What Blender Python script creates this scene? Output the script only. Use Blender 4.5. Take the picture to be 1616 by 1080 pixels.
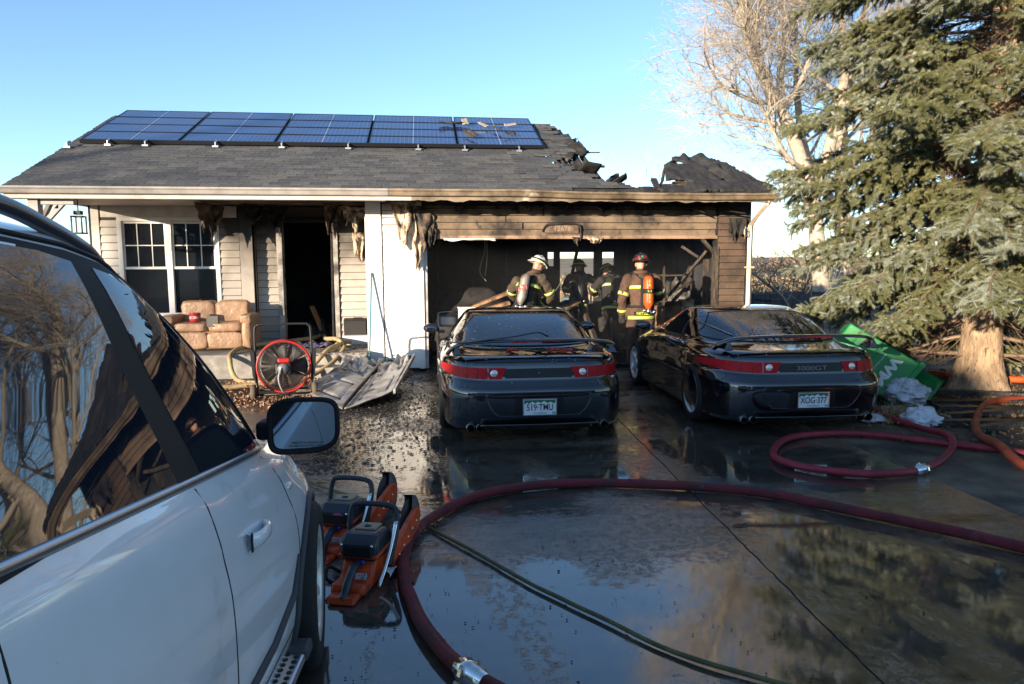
import bpy, bmesh, math, random
import numpy as np
from mathutils import Vector, Matrix, Euler
from mathutils.bvhtree import BVHTree
from mathutils.geometry import delaunay_2d_cdt
R = math.radians
random.seed(7); np.random.seed(7)
SC = bpy.context.scene
for o in list(bpy.data.objects): bpy.data.objects.remove(o)
COL = SC.collection

# ---------------------------------------------------------------- camera, sky, sun, exposure
CAM_YAW, CAM_PITCH, CAM_ROLL = R(7), math.atan(120/1100), R(0.3)
cam = bpy.data.objects.new('camera', bpy.data.cameras.new('camera'))
cam.data.sensor_width = 36; cam.data.lens = 36*1100/1616
cam.data.clip_start = 0.05; cam.data.clip_end = 3000
_f = Vector((math.sin(CAM_YAW)*math.cos(CAM_PITCH), math.cos(CAM_YAW)*math.cos(CAM_PITCH), -math.sin(CAM_PITCH)))
_r0 = Vector((math.cos(CAM_YAW), -math.sin(CAM_YAW), 0)); _u0 = _r0.cross(_f)
_r = _r0*math.cos(CAM_ROLL) - _u0*math.sin(CAM_ROLL); _u = _u0*math.cos(CAM_ROLL) + _r0*math.sin(CAM_ROLL)
_m = Matrix((_r, _u, -_f)).transposed().to_4x4(); _m.translation = Vector((0, 0, 1.78))
cam.matrix_world = _m
COL.objects.link(cam); SC.camera = cam
SUN_EL, SUN_AZ = R(8.5), R(44)          # low sun behind the camera's left shoulder
world = bpy.data.worlds.new('World'); SC.world = world; world.use_nodes = True
_nt = world.node_tree; _bg = _nt.nodes['Background']
_sky = _nt.nodes.new('ShaderNodeTexSky'); _sky.sky_type = 'NISHITA'; _sky.sun_disc = False
_sky.sun_elevation = SUN_EL; _sky.sun_rotation = math.pi + SUN_AZ
_sky.air_density = 1.0; _sky.dust_density = 0.4; _sky.ozone_density = 2.3; _sky.altitude = 1600
_bg.inputs['Strength'].default_value = 0.15
_nt.links.new(_sky.outputs[0], _bg.inputs['Color'])
sun = bpy.data.objects.new('sun', bpy.data.lights.new('sun', 'SUN'))
sun.data.energy = 4.5; sun.data.angle = R(0.53); sun.data.color = (1.0, 0.83, 0.63)
_sd = Vector((-math.sin(SUN_AZ)*math.cos(SUN_EL), -math.cos(SUN_AZ)*math.cos(SUN_EL), math.sin(SUN_EL)))
sun.rotation_euler = _sd.to_track_quat('Z', 'Y').to_euler(); sun.location = _sd*60
COL.objects.link(sun)
SC.view_settings.view_transform = 'Standard'; SC.view_settings.look = 'None'
SC.view_settings.exposure = 1.32; SC.view_settings.gamma = 1.0
SC.cycles.max_bounces = 8; SC.cycles.glossy_bounces = 5; SC.cycles.transparent_max_bounces = 12
SC.cycles.use_denoising = True

# ---------------------------------------------------------------- materials
_M = {}
def N(nt, t, **kw):
    n = nt.nodes.new(t)
    for k, v in kw.items(): setattr(n, k, v)
    return n
def mat(name, col=(.5,.5,.5), rough=.6, metal=0., col2=None, scale=6., lo=.4, hi=.6, bump=0., bscale=60., coat=0., ior=1.45, emit=None,
        r2=None, detail=6., stretch=None, coat_r=.03, spec=.5, obj=False, alpha=None, trans=0., layers=(), sub=0.):
    """principled material: colour mixed by noise with col2 (real stains), fine relief by bump; layers = extra (colour, scale, lo, hi)"""
    if name in _M: return _M[name]
    m = bpy.data.materials.new(name); m.use_nodes = True; nt = m.node_tree; b = nt.nodes['Principled BSDF']
    L = nt.links.new
    b.inputs['Base Color'].default_value = (*col, 1); b.inputs['Roughness'].default_value = rough
    b.inputs['Metallic'].default_value = metal; b.inputs['IOR'].default_value = ior
    b.inputs['Coat Weight'].default_value = coat; b.inputs['Coat Roughness'].default_value = coat_r
    b.inputs['Specular IOR Level'].default_value = spec
    b.inputs['Transmission Weight'].default_value = trans
    if alpha is not None: b.inputs['Alpha'].default_value = alpha
    if emit: b.inputs['Emission Color'].default_value = (*emit[:3], 1); b.inputs['Emission Strength'].default_value = emit[3]
    if obj: vec = N(nt, 'ShaderNodeTexCoord').outputs['Object']
    else: vec = N(nt, 'ShaderNodeNewGeometry').outputs['Position']
    if stretch:
        mp = N(nt, 'ShaderNodeMapping'); mp.inputs['Scale'].default_value = stretch; L(vec, mp.inputs['Vector']); vec = mp.outputs[0]
    cur = None
    def mask(sc, lo, hi, det=detail):
        n = N(nt, 'ShaderNodeTexNoise'); n.inputs['Scale'].default_value = sc; n.inputs['Detail'].default_value = det; n.inputs['Roughness'].default_value = .62
        L(vec, n.inputs['Vector'])
        r = N(nt, 'ShaderNodeMapRange'); r.inputs[1].default_value = lo; r.inputs[2].default_value = hi; L(n.outputs[0], r.inputs[0]); return r.outputs[0]
    if col2:
        f = mask(scale, lo, hi)
        mx = N(nt, 'ShaderNodeMix', data_type='RGBA'); mx.inputs[6].default_value = (*col, 1); mx.inputs[7].default_value = (*col2, 1)
        L(f, mx.inputs[0]); cur = mx.outputs[2]
        if r2 is not None:
            rr = N(nt, 'ShaderNodeMapRange'); rr.inputs[3].default_value = rough; rr.inputs[4].default_value = r2; L(f, rr.inputs[0]); L(rr.outputs[0], b.inputs['Roughness'])
    for (c3, s3, l3, h3) in layers:
        f = mask(s3, l3, h3)
        mx = N(nt, 'ShaderNodeMix', data_type='RGBA'); mx.inputs[7].default_value = (*c3, 1)
        if cur: L(cur, mx.inputs[6])
        else: mx.inputs[6].default_value = (*col, 1)
        L(f, mx.inputs[0]); cur = mx.outputs[2]
    if cur: L(cur, b.inputs['Base Color'])
    if bump:
        n = N(nt, 'ShaderNodeTexNoise'); n.inputs['Scale'].default_value = bscale; n.inputs['Detail'].default_value = 5; L(vec, n.inputs['Vector'])
        bp = N(nt, 'ShaderNodeBump'); bp.inputs['Strength'].default_value = bump; bp.inputs['Distance'].default_value = .02; L(n.outputs[0], bp.inputs['Height']); L(bp.outputs[0], b.inputs['Normal'])
    _M[name] = m; return m

# ---------------------------------------------------------------- mesh building
def cr(pts, n=8, closed=False):
    """Catmull-Rom through points"""
    P = [Vector(p) for p in pts]; out = []; k = len(P)
    for i in range(k if closed else k-1):
        if closed: a, b, c, d = P[(i-1) % k], P[i], P[(i+1) % k], P[(i+2) % k]
        else: a, b, c, d = P[max(i-1, 0)], P[i], P[i+1], P[min(i+2, k-1)]
        for j in range(n):
            t = j/n
            out.append(.5*((2*b)+(c-a)*t+(2*a-5*b+4*c-d)*t*t+(3*b-3*c+d-a)*t**3))
    if not closed: out.append(P[-1])
    return out
class MB:
    def __init__(s): s.v = []; s.f = []; s.sm = []
    def add(s, vs, fs, smooth=False):
        o = len(s.v); s.v += [tuple(v) for v in vs]; s.f += [tuple(i+o for i in f) for f in fs]; s.sm += [smooth]*len(fs); return s
    def box(s, x0, x1, y0, y1, z0, z1, M=None):
        vs = [Vector(p) for p in ((x0,y0,z0),(x1,y0,z0),(x1,y1,z0),(x0,y1,z0),(x0,y0,z1),(x1,y0,z1),(x1,y1,z1),(x0,y1,z1))]
        if M: vs = [M @ v for v in vs]
        return s.add(vs, [(3,2,1,0),(4,5,6,7),(0,1,5,4),(1,2,6,5),(2,3,7,6),(3,0,4,7)])
    def bar(s, a, b, w, h, up=(0,0,1)):
        """box beam from a to b"""
        a, b = Vector(a), Vector(b); d = (b-a); l = d.length; d.normalize(); u = Vector(up)
        if abs(d.dot(u)) > .98: u = Vector((1,0,0))
        r = d.cross(u).normalized(); u = r.cross(d)
        M = Matrix((r, d, u)).transposed().to_4x4(); M.translation = a
        return s.box(-w/2, w/2, 0, l, -h/2, h/2, M)
    def tube(s, pts, r, n=8, caps=True, closed=False, smooth=True, flat=1.0):
        P = [Vector(p) for p in pts]; k = len(P); rr = r if hasattr(r, '__len__') else [r]*k
        vs = []; up = None
        for i, p in enumerate(P):
            if closed: t = P[(i+1) % k]-P[i-1]
            else: t = P[min(i+1,k-1)]-P[max(i-1,0)]
            t.normalize()
            if up is None:
                up = Vector((0,0,1)) if abs(t.z) < .9 else Vector((1,0,0))
            a = t.cross(up)
            if a.length < 1e-5: a = t.orthogonal()
            a.normalize(); b2 = a.cross(t); up = b2
            for j in range(n):
                an = 2*math.pi*j/n; vs.append(p+a*(rr[i]*math.cos(an))+b2*(rr[i]*flat*math.sin(an)))
        fs = []
        for i in range(k if closed else k-1):
            o, q = i*n, ((i+1) % k)*n
            for j in range(n): fs.append((o+j, o+(j+1) % n, q+(j+1) % n, q+j))
        if caps and not closed: fs += [tuple(range(n-1,-1,-1)), tuple((k-1)*n+j for j in range(n))]
        return s.add(vs, fs, smooth)
    def lathe(s, prof, n=24, M=None, smooth=True, a0=0, a1=2*math.pi):
        """prof: (r, h) pairs revolved about local Z"""
        full = abs(a1-a0-2*math.pi) < 1e-6; m = n if full else n+1; vs = []
        for r, h in prof:
            for j in range(m):
                a = a0+(a1-a0)*j/n; v = Vector((r*math.cos(a), r*math.sin(a), h)); vs.append(M @ v if M else v)
        fs = []
        for i in range(len(prof)-1):
            for j in range(n):
                j2 = (j+1) % m if full else j+1
                fs.append((i*m+j, i*m+j2, (i+1)*m+j2, (i+1)*m+j))
        return s.add(vs, fs, smooth)
    def prism(s, poly, d, M=None, smooth=False):
        """polygon in local XY extruded along Z by d"""
        k = len(poly); vs = [Vector((x, y, 0)) for x, y in poly]+[Vector((x, y, d)) for x, y in poly]
        if M: vs = [M @ v for v in vs]
        return s.add(vs, [tuple(range(k-1,-1,-1)), tuple(range(k, 2*k))]+[(i, (i+1) % k, k+(i+1) % k, k+i) for i in range(k)], smooth)
    def grid(s, fn, nu, nv, smooth=True, wrap=False):
        vs = [fn(i/nu, j/nv) for i in range(nu+1) for j in range(nv+1)]
        fs = [(i*(nv+1)+j, (i+1)*(nv+1)+j, (i+1)*(nv+1)+j+1, i*(nv+1)+j+1) for i in range(nu) for j in range(nv)]
        return s.add(vs, fs, smooth)
    def ball(s, c, r, n=12, M=None, sq=(1,1,1)):
        prof = [(max(1e-4, math.sin(math.pi*i/n)), -math.cos(math.pi*i/n)) for i in range(n+1)]
        T = Matrix.Translation(Vector(c)) @ (M or Matrix()) @ Matrix.Diagonal((r*sq[0], r*sq[1], r*sq[2], 1))
        return s.lathe(prof, n*2, T)
    def mesh(s, name):
        me = bpy.data.meshes.new(name); me.from_pydata(s.v, [], s.f); me.polygons.foreach_set('use_smooth', s.sm); me.update(); return me
    def build(s, name, m, parent=None, world=False, bevel=0., solid=0., seg=2, wn=False):
        me = s.mesh(name)
        o = link(name, me, m, parent)
        if world and parent is not None: me.transform(parent.matrix_basis.inverted())
        if solid:
            md = o.modifiers.new('solid', 'SOLIDIFY'); md.thickness = solid; md.offset = 0
        if bevel:
            md = o.modifiers.new('bevel', 'BEVEL'); md.width = bevel; md.segments = seg; md.limit_method = 'ANGLE'; md.angle_limit = R(35)
        return o
def link(name, me, m=None, parent=None):
    o = bpy.data.objects.new(name, me); COL.objects.link(o)
    if m is not None:
        me.materials.clear(); me.materials.append(m)
    if parent is not None: o.parent = parent
    return o
def tag(o, label=None, cat=None, group=None, kind=None):
    for k, v in (('label', label), ('category', cat), ('group', group), ('kind', kind)):
        if v: o[k] = v
    return o
def thing(name, label, cat, loc=(0,0,0), rz=0, group=None):
    o = bpy.data.objects.new(name, None); COL.objects.link(o); o.location = loc; o.rotation_euler = (0,0,rz); o.empty_display_size = .2
    return tag(o, label, cat, group)
def copy_tree(o, parent=None):
    c = o.copy(); COL.objects.link(c); c.parent = parent
    for ch in [x for x in COL.objects if x.parent == o]: copy_tree(ch, c)
    return c
def sub(o, lv=1):
    md = o.modifiers.new('sub', 'SUBSURF'); md.levels = lv; md.render_levels = lv; return o
def np_mesh(name, V, Fq, smooth=False):
    """fast mesh from numpy arrays; Fq faces (n,k)"""
    me = bpy.data.meshes.new(name); n, k = Fq.shape
    me.vertices.add(len(V)); me.vertices.foreach_set('co', np.ascontiguousarray(V, dtype=np.float32).ravel())
    me.loops.add(n*k); me.loops.foreach_set('vertex_index', np.ascontiguousarray(Fq, dtype=np.int32).ravel())
    me.polygons.add(n); me.polygons.foreach_set('loop_start', np.arange(0, n*k, k, dtype=np.int32))
    me.polygons.foreach_set('use_smooth', np.full(n, smooth, dtype=bool))
    me.update(calc_edges=True); me.validate(); return me
def scatter(name, tv, tf, pos, rot, scl, m, parent=None):
    """many copies of a small template joined into one mesh (uncountable stuff)"""
    tv = np.array(tv, float); tf = np.array(tf, int); n = len(pos)
    V = np.einsum('nij,kj->nki', rot, tv)*np.asarray(scl).reshape(n, 1, -1)+np.asarray(pos)[:, None, :]
    Fq = (tf[None]+(np.arange(n)*len(tv))[:, None, None]).reshape(-1, tf.shape[1])
    return link(name, np_mesh(name, V.reshape(-1, 3), Fq), m, parent)
def rots(n, tilt=None):
    """random rotation matrices"""
    q = np.random.normal(size=(n, 4)); q /= np.linalg.norm(q, axis=1)[:, None]
    if tilt is not None:
        a = np.random.rand(n)*2*np.pi; z = np.stack([np.cos(a/2), 0*a, 0*a, np.sin(a/2)], 1)
        b = np.random.normal(size=(n, 2))*tilt; e = np.stack([np.ones(n), b[:, 0], b[:, 1], 0*a], 1); e /= np.linalg.norm(e, axis=1)[:, None]
        w1, x1, y1, z1 = e.T; w2, x2, y2, z2 = z.T
        q = np.stack([w1*w2-x1*x2-y1*y2-z1*z2, w1*x2+x1*w2+y1*z2-z1*y2, w1*y2-x1*z2+y1*w2+z1*x2, w1*z2+x1*y2-y1*x2+z1*w2], 1)
    w, x, y, z = q.T
    return np.stack([np.stack([1-2*(y*y+z*z), 2*(x*y-z*w), 2*(x*z+y*w)], 1), np.stack([2*(x*y+z*w), 1-2*(x*x+z*z), 2*(y*z-x*w)], 1), np.stack([2*(x*z-y*w), 2*(y*z+x*w), 1-2*(x*x+y*y)], 1)], 1)
def text(name, s, size, m, parent, M, depth=.002, align='CENTER', xs=1., bold=0.):
    c = bpy.data.curves.new(name, 'FONT'); c.body = s; c.size = size; c.extrude = depth; c.align_x = align; c.align_y = 'CENTER'; c.offset = bold
    o = bpy.data.objects.new(name, c); COL.objects.link(o)
    dg = bpy.context.evaluated_depsgraph_get(); me = bpy.data.meshes.new_from_object(o.evaluated_get(dg)); bpy.data.objects.remove(o)
    me.name = name; me.transform(M @ Matrix.Diagonal((xs, 1, 1, 1)))
    return link(name, me, m, parent)
def bake(o):
    """apply an object's modifiers to its mesh"""
    dg = bpy.context.evaluated_depsgraph_get(); me = bpy.data.meshes.new_from_object(o.evaluated_get(dg)); ms = [x for x in o.data.materials]
    o.modifiers.clear(); old = o.data; o.data = me; me.name = o.name
    if not me.materials and ms: me.materials.append(ms[0])
    return o
def vnoise(p, s=1., seed=0):
    from mathutils import noise as _n
    return _n.noise(Vector(p)*s+Vector((seed*13.1, seed*7.7, seed*3.3)))
def noisy(mb, amp, sc, seed=0, ax=(1,1,1)):
    mb.v = [(x+ax[0]*amp*vnoise((x,y,z), sc, seed), y+ax[1]*amp*vnoise((x,y,z), sc, seed+5), z+ax[2]*amp*vnoise((x,y,z), sc, seed+9)) for x,y,z in mb.v]; return mb

# ================================================================ SETTING
def ground_mat():
    m = mat('yard_soil', (.075,.055,.038), .95, col2=(.16,.125,.085), scale=2.2, lo=.38, hi=.66, bump=.9, bscale=22, layers=[((.035,.027,.02), .9, .5, .62)])
    return m
g = MB()
def gz(x, y):
    return -.012
nx, ny = 60, 60
def gco(t, a, b, p): return a+(b-a)*t
xs = sorted(set([-1500,-700,-300,-120,-60]+[i*2.0-40 for i in range(41)]+[60,120,300,700,1500])); ys = sorted(set([-400,-150,-60]+[i*2.0-40 for i in range(51)]+[90,150,300,700,1500]))
vs = [(x, y, gz(x, y)) for x in xs for y in ys]
fs = [(i*len(ys)+j, (i+1)*len(ys)+j, (i+1)*len(ys)+j+1, i*len(ys)+j+1) for i in range(len(xs)-1) for j in range(len(ys)-1)]
g.add(vs, fs)
tag(g.build('ground', ground_mat()), kind='structure')

# wet concrete driveway: slabs with recessed joints, water lying on it
def wet_mat():
    m = bpy.data.materials.new('wet_concrete'); m.use_nodes = True; nt = m.node_tree; b = nt.nodes['Principled BSDF']; L = nt.links.new
    pos = N(nt, 'ShaderNodeNewGeometry').outputs['Position']
    def noise(s, d=6, r=.6, st=None):
        v = pos
        if st:
            mp = N(nt, 'ShaderNodeMapping'); mp.inputs['Scale'].default_value = st; mp.inputs['Rotation'].default_value = (0,0,.25); L(pos, mp.inputs[0]); v = mp.outputs[0]
        n = N(nt, 'ShaderNodeTexNoise'); n.inputs['Scale'].default_value = s; n.inputs['Detail'].default_value = d; n.inputs['Roughness'].default_value = r; L(v, n.inputs['Vector']); return n.outputs[0]
    def rng(x, a, b2, c=0., d=1.):
        r = N(nt, 'ShaderNodeMapRange'); r.interpolation_type = 'SMOOTHSTEP'
        for i, q in zip((1,2,3,4), (a, b2, c, d)): r.inputs[i].default_value = q
        L(x, r.inputs[0]); return r.outputs[0]
    def mth(op, a, b2):
        n = N(nt, 'ShaderNodeMath', operation=op)
        for i, q in enumerate((a, b2)):
            if isinstance(q, (int, float)): n.inputs[i].default_value = q
            else: L(q, n.inputs[i])
        return n.outputs[0]
    def mix(f, a, b2):
        n = N(nt, 'ShaderNodeMix', data_type='RGBA'); L(f, n.inputs[0])
        for i, q in ((6, a), (7, b2)):
            if isinstance(q, tuple): n.inputs[i].default_value = (*q, 1)
            else: L(q, n.inputs[i])
        return n.outputs[2]
    big = noise(.55, 3, .5); fine = noise(7, 8, .7); streak = noise(2.2, 6, .65, (.45, 1.6, 1))
    lvl = mth('ADD', mth('MULTIPLY', big, .70), mth('MULTIPLY', streak, .30))
    for (cx, cy, rx, ry, k) in ((2.5,3.2,1.7,.75,.30), (.35,3.2,.75,1.1,.22), (1.0,6.0,1.5,.9,.16), (-.3,2.6,.7,1.5,.25), (3.5,5.9,.9,.7,.15), (1.2,4.4,1.3,.45,-.10)):   # hollows where water stands, one drained hump
        mp = N(nt, 'ShaderNodeMapping'); mp.inputs['Location'].default_value = (-cx/rx,-cy/ry,0); mp.inputs['Scale'].default_value = (1/rx,1/ry,0); L(pos, mp.inputs[0])
        ln = N(nt, 'ShaderNodeVectorMath', operation='LENGTH'); L(mp.outputs[0], ln.inputs[0])
        lvl = mth('ADD', lvl, mth('MULTIPLY', rng(mth('ADD', ln.outputs['Value'], mth('MULTIPLY', fine, .35)), .55, 1.35, 1., 0.), k))
    water = rng(lvl, .42, .53)   # 1 = standing water film
    grit = rng(noise(16, 8, .75), .50, .60)
    base = mix(rng(fine, .35, .65), (.075,.062,.048), (.155,.13,.10))
    base = mix(rng(big, .5, .66), base, (.06,.048,.036))
    base = mix(mth('MULTIPLY', rng(streak, .53, .64), .75), base, (.03,.026,.022))
    base = mix(mth('MULTIPLY', water, .55), base, (.022,.018,.014))
    L(base, b.inputs['Base Color'])
    silt = rng(noise(.9, 7, .7, (1.2, .5, 1)), .50, .60)
    base = mix(mth('MULTIPLY', silt, .7), base, (.105,.078,.048))
    L(base, b.inputs['Base Color'])
    drop = rng(noise(2.6, 9, .8), .63, .69)
    film = mth('MULTIPLY', mth('MULTIPLY', water, mth('SUBTRACT', 1., drop)), mth('SUBTRACT', 1., mth('MULTIPLY', silt, .45)))
    rough = mth('ADD', .30, mth('MULTIPLY', film, -.265)); rough = mth('MAXIMUM', rough, .05)
    L(rough, b.inputs['Roughness'])
    b.inputs['IOR'].default_value = 1.95
    b.inputs['Specular IOR Level'].default_value = .62
    h = mth('ADD', mth('MULTIPLY', mth('SUBTRACT', 1., film), mth('ADD', mth('MULTIPLY', grit, .55), mth('MULTIPLY', noise(60, 4, .6), .55))), mth('ADD', mth('MULTIPLY', noise(1.6, 2, .5), .10), mth('MULTIPLY', noise(22, 3, .5), .022)))
    bp = N(nt, 'ShaderNodeBump'); bp.inputs['Strength'].default_value = .30; bp.inputs['Distance'].default_value = .012; L(h, bp.inputs['Height']); L(bp.outputs[0], b.inputs['Normal'])
    return m
WET = wet_mat()
drv = bpy.data.objects.new('driveway', None); COL.objects.link(drv); tag(drv, kind='structure'); drv.location = (2, 6, 0)
def slab(poly, z=.0, t=.1):
    q = []                                   # edges broken a little, as old sawn joints are
    for (ax_, ay_), (bx2, by2) in zip(poly, poly[1:]+poly[:1]):
        n_ = max(1, int(math.hypot(bx2-ax_, by2-ay_)/.07))
        for i in range(n_):
            x, y = ax_+(bx2-ax_)*i/n_, ay_+(by2-ay_)*i/n_; j = 0 if i == 0 else 1
            q.append((x+j*(.009*vnoise((x,y,0), 9, 2)+.006*vnoise((x,y,0), 30, 5)), y+j*(.007*vnoise((x,y,0), 9, 4)+.005*vnoise((x,y,0), 30, 6))))
    p = MB(); M = Matrix.Translation((0,0,z-t)); p.prism(q, t, M)
    return p.build('concrete_slab', WET, drv, world=True)
TX = lambda x, y0: y0-(x-1.5)*.12      # the cross joints run slightly askew
cols = [(-4.6,-1.895), (-1.885,2.027), (2.039,4.15)]
rows = [-6.4, -2.6, 1.25, 5.2, 8.9, 11.85]
for (xa, xb) in cols:
    for ya, yb in zip(rows[:-1], rows[1:]):
        k0 = .0 if ya > 11 else .12; k1 = .0 if yb > 11 else .12
        f = lambda x, y, k: y-(x-1.5)*k
        def xx(x, y): return x+(.055*(y-5) if 1.9 < x < 2.1 else 0)
        if xa < -1.95 and yb > 9: continue
        slab([(xx(xa, ya), f(xa, ya, k0)+.004), (xx(xb, ya), f(xb, ya, k0)+.004), (xx(xb, yb), f(xb, yb, k1)-.004), (xx(xa, yb), f(xa, yb, k1)-.004)])
tag(MB().box(-4.6,4.15,-6.4,11.85,-.14,-.010).build('driveway_base', mat('wet_dirt', (.02,.017,.014), .5, bump=.5, bscale=40), drv, world=True))
# street and far verge behind the viewer
tag(MB().box(-80,80,-14.5,-6.7,-.10,-.004).build('street', mat('asphalt', (.05,.05,.052), .8, bump=.4, bscale=80)), kind='structure')
# garage floor
tag(MB().box(-.85,5.7,11.87,18.5,-.1,.05).build('garage_floor', mat('wet_char_floor', (.012,.011,.011), .35, col2=(.035,.03,.027), scale=3, bump=.6, bscale=25, r2=.08)), kind='structure')
# dry grass field and low hills far behind the house
fm = mat('dry_field', (.34,.24,.13), .95, col2=(.24,.17,.09), scale=.05, bump=.5, bscale=2)
fl = MB(); 
def hill(u, v):
    x = -900+1800*u; y = 45+v*650
    return (x, y, .0+ (max(0, v-.05)*11)*(.75+.5*vnoise((x, y, 0), .004))+ .4*vnoise((x,y,0), .02))
fl.grid(hill, 60, 24)
tag(fl.build('field', fm), kind='structure')
n = 12000; P = np.stack([np.random.uniform(-50,75,n), 34+np.random.rand(n)**1.5*110, np.full(n, -.02)], 1)
tag(scatter('dry_grass', [(-.16,0,0),(.16,0,0),(.05,.1,.42),(-.1,.05,.30)], [(0,1,2),(0,2,3)], P, rots(n, .12), (.6+.8*np.random.rand(n)).reshape(n,1), mat('straw_grass', (.42,.31,.18), .9, col2=(.30,.21,.12), scale=.4)), 'dry straw coloured grass standing in the field behind the house', 'grass', kind='stuff')

# ================================================================ HOUSE
CREAM = mat('cream_vinyl', (.54,.495,.44), .5, col2=(.45,.405,.345), scale=2.5, layers=[((.42,.35,.26), 1.3, .60, .75)])
TRIM = mat('cream_trim', (.62,.57,.50), .5, col2=(.52,.47,.4), scale=5)
WHITE = mat('white_vinyl', (.80,.775,.73), .45, col2=(.74,.70,.64), scale=3)
CHAR = mat('charred_siding', (.23,.165,.11), .8, col2=(.07,.053,.041), scale=1.5, lo=.42, hi=.60, bump=.5, bscale=70, layers=[((.46,.36,.25), 1.1, .61, .67), ((.022,.02,.018), 1.5, .54, .66), ((.03,.025,.022), 6, .60, .70)])
CHAR2 = mat('charred_dark_siding', (.13,.085,.058), .85, col2=(.06,.042,.032), scale=2.2, bump=.6, bscale=60, layers=[((.02,.017,.015), 1.2, .55, .68)])
BLACK = mat('char_black', (.014,.013,.013), .85, col2=(.035,.032,.030), scale=5, bump=.8, bscale=30)
SOOT = mat('soot_wall', (.020,.020,.022), .9, col2=(.045,.045,.048), scale=1.2, bump=.3, bscale=20)
CHARWOOD = mat('char_wood', (.03,.025,.022), .75, col2=(.10,.075,.052), scale=9, bump=.9, bscale=30, stretch=(3,3,.6))
SCORCH = mat('scorched_metal', (.36,.27,.18), .45, col2=(.10,.075,.05), scale=2.2, lo=.4, hi=.65, metal=.2, layers=[((.62,.54,.42), 1.4, .60, .68)])
GUT = mat('gutter_shaded_paint', (.40,.365,.33), .42, col2=(.31,.28,.25), scale=4)  # greyed cream: tree shade over the left gutter is put into the colour
def soot_mat(name, base, z0, z1, xc=None, xw=1.):
    """siding whose upper part carries an uneven soot stain"""
    m = bpy.data.materials.new(name); m.use_nodes = True; nt = m.node_tree; b = nt.nodes['Principled BSDF']; L = nt.links.new
    pos = N(nt, 'ShaderNodeNewGeometry').outputs['Position']; sp = N(nt, 'ShaderNodeSeparateXYZ'); L(pos, sp.inputs[0])
    n = N(nt, 'ShaderNodeTexNoise'); n.inputs['Scale'].default_value = 2.4; n.inputs['Detail'].default_value = 7; L(pos, n.inputs['Vector'])
    def mth(op, a, c):
        q = N(nt, 'ShaderNodeMath', operation=op)
        for i, v in enumerate((a, c)):
            if isinstance(v, (int, float)): q.inputs[i].default_value = v
            else: L(v, q.inputs[i])
        return q.outputs[0]
    h = mth('ADD', sp.outputs[2], mth('MULTIPLY', mth('SUBTRACT', n.outputs[0], .5), 1.3))
    if xc is not None:
        d = mth('ABSOLUTE', mth('SUBTRACT', sp.outputs[0], xc), 0); h = mth('SUBTRACT', h, mth('MULTIPLY', mth('MAXIMUM', mth('SUBTRACT', d, xw), 0), 1.6))
    r = N(nt, 'ShaderNodeMapRange'); r.inputs[1].default_value = z0; r.inputs[2].default_value = z1; L(h, r.inputs[0])
    n2 = N(nt, 'ShaderNodeTexNoise'); n2.inputs['Scale'].default_value = 9; n2.inputs['Detail'].default_value = 6; L(pos, n2.inputs['Vector'])
    m0 = N(nt, 'ShaderNodeMix', data_type='RGBA'); m0.inputs[6].default_value = (*base, 1); m0.inputs[7].default_value = (base[0]*.78, base[1]*.74, base[2]*.68, 1); L(n2.outputs[0], m0.inputs[0])
    m1 = N(nt, 'ShaderNodeMix', data_type='RGBA'); m1.inputs[7].default_value = (.035,.028,.022, 1); L(m0.outputs[2], m1.inputs[6]); L(r.outputs[0], m1.inputs[0])
    L(m1.outputs[2], b.inputs['Base Color']); b.inputs['Roughness'].default_value = .6
    return m
SOOTY = soot_mat('sooty_cream_vinyl', (.53,.48,.42), 1.4, 2.5, -2.2, 1.3)
WHSOOT = soot_mat('white_vinyl_scorched', (.80,.775,.73), 2.45, 2.9)

house = thing('house', 'burnt single storey cream house with a gutted garage and solar panels on the roof', 'house', (0, 13, 0))
def hp(name, mb, m, bevel=0., solid=0., parent=None, label=None):
    o = mb.build(name, m, None, bevel=bevel, solid=solid); o.data.transform(Matrix.Translation((0,-13,0))); o.parent = parent or house
    if label: o['label'] = label
    return o
_pl = {}
def planks(x0, x1, z0, z1, Y, e, m, parent, proud=.026, thick=.012, jag=0., cuts=0, gap=.011):
    """lap siding, one object per board, each leaning out at its lower edge"""
    z = z0; i = 0
    while z < z1-.02:
        h = min(e, z1-z)
        segs = [(x0, x1)]
        if cuts and x1-x0 > 2.5:
            c = x0+(x1-x0)*random.uniform(.25, .75); segs = [(x0, c-.002), (c+.002, x1)]
        for (a, b) in segs:
            a2, b2 = a, b
            if jag: a2 += random.uniform(-jag, jag)*.3; b2 -= random.uniform(0, jag)
            w = b2-a2; key = (round(w, 3), round(h, 3), proud, gap)
            if key not in _pl or jag:
                p = MB(); hh = h-gap
                p.add([(0,-proud,0),(w,-proud,0),(w,-.003,hh),(0,-.003,hh),(0,.004,0),(w,.004,0),(w,.006,hh),(0,.006,hh)],
                      [(0,1,2,3),(5,4,7,6),(0,4,5,1),(3,2,6,7),(0,3,7,4),(1,5,6,2)])
                me = p.mesh('siding_plank'); _pl[key] = me
            me = _pl[key]
            o = bpy.data.objects.new('siding_plank', me); COL.objects.link(o); o.parent = parent
            o.location = (a2, Y-13, z)
            if not me.materials: me.materials.append(m)
            o.material_slots[0].link = 'OBJECT'; o.material_slots[0].material = m
        z += e; i += 1
EAVE_Y, EAVE_Z, TP = 11.1, 2.98, .4545
WALL_Y, GAR_Y = 13.1, 11.9
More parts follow.
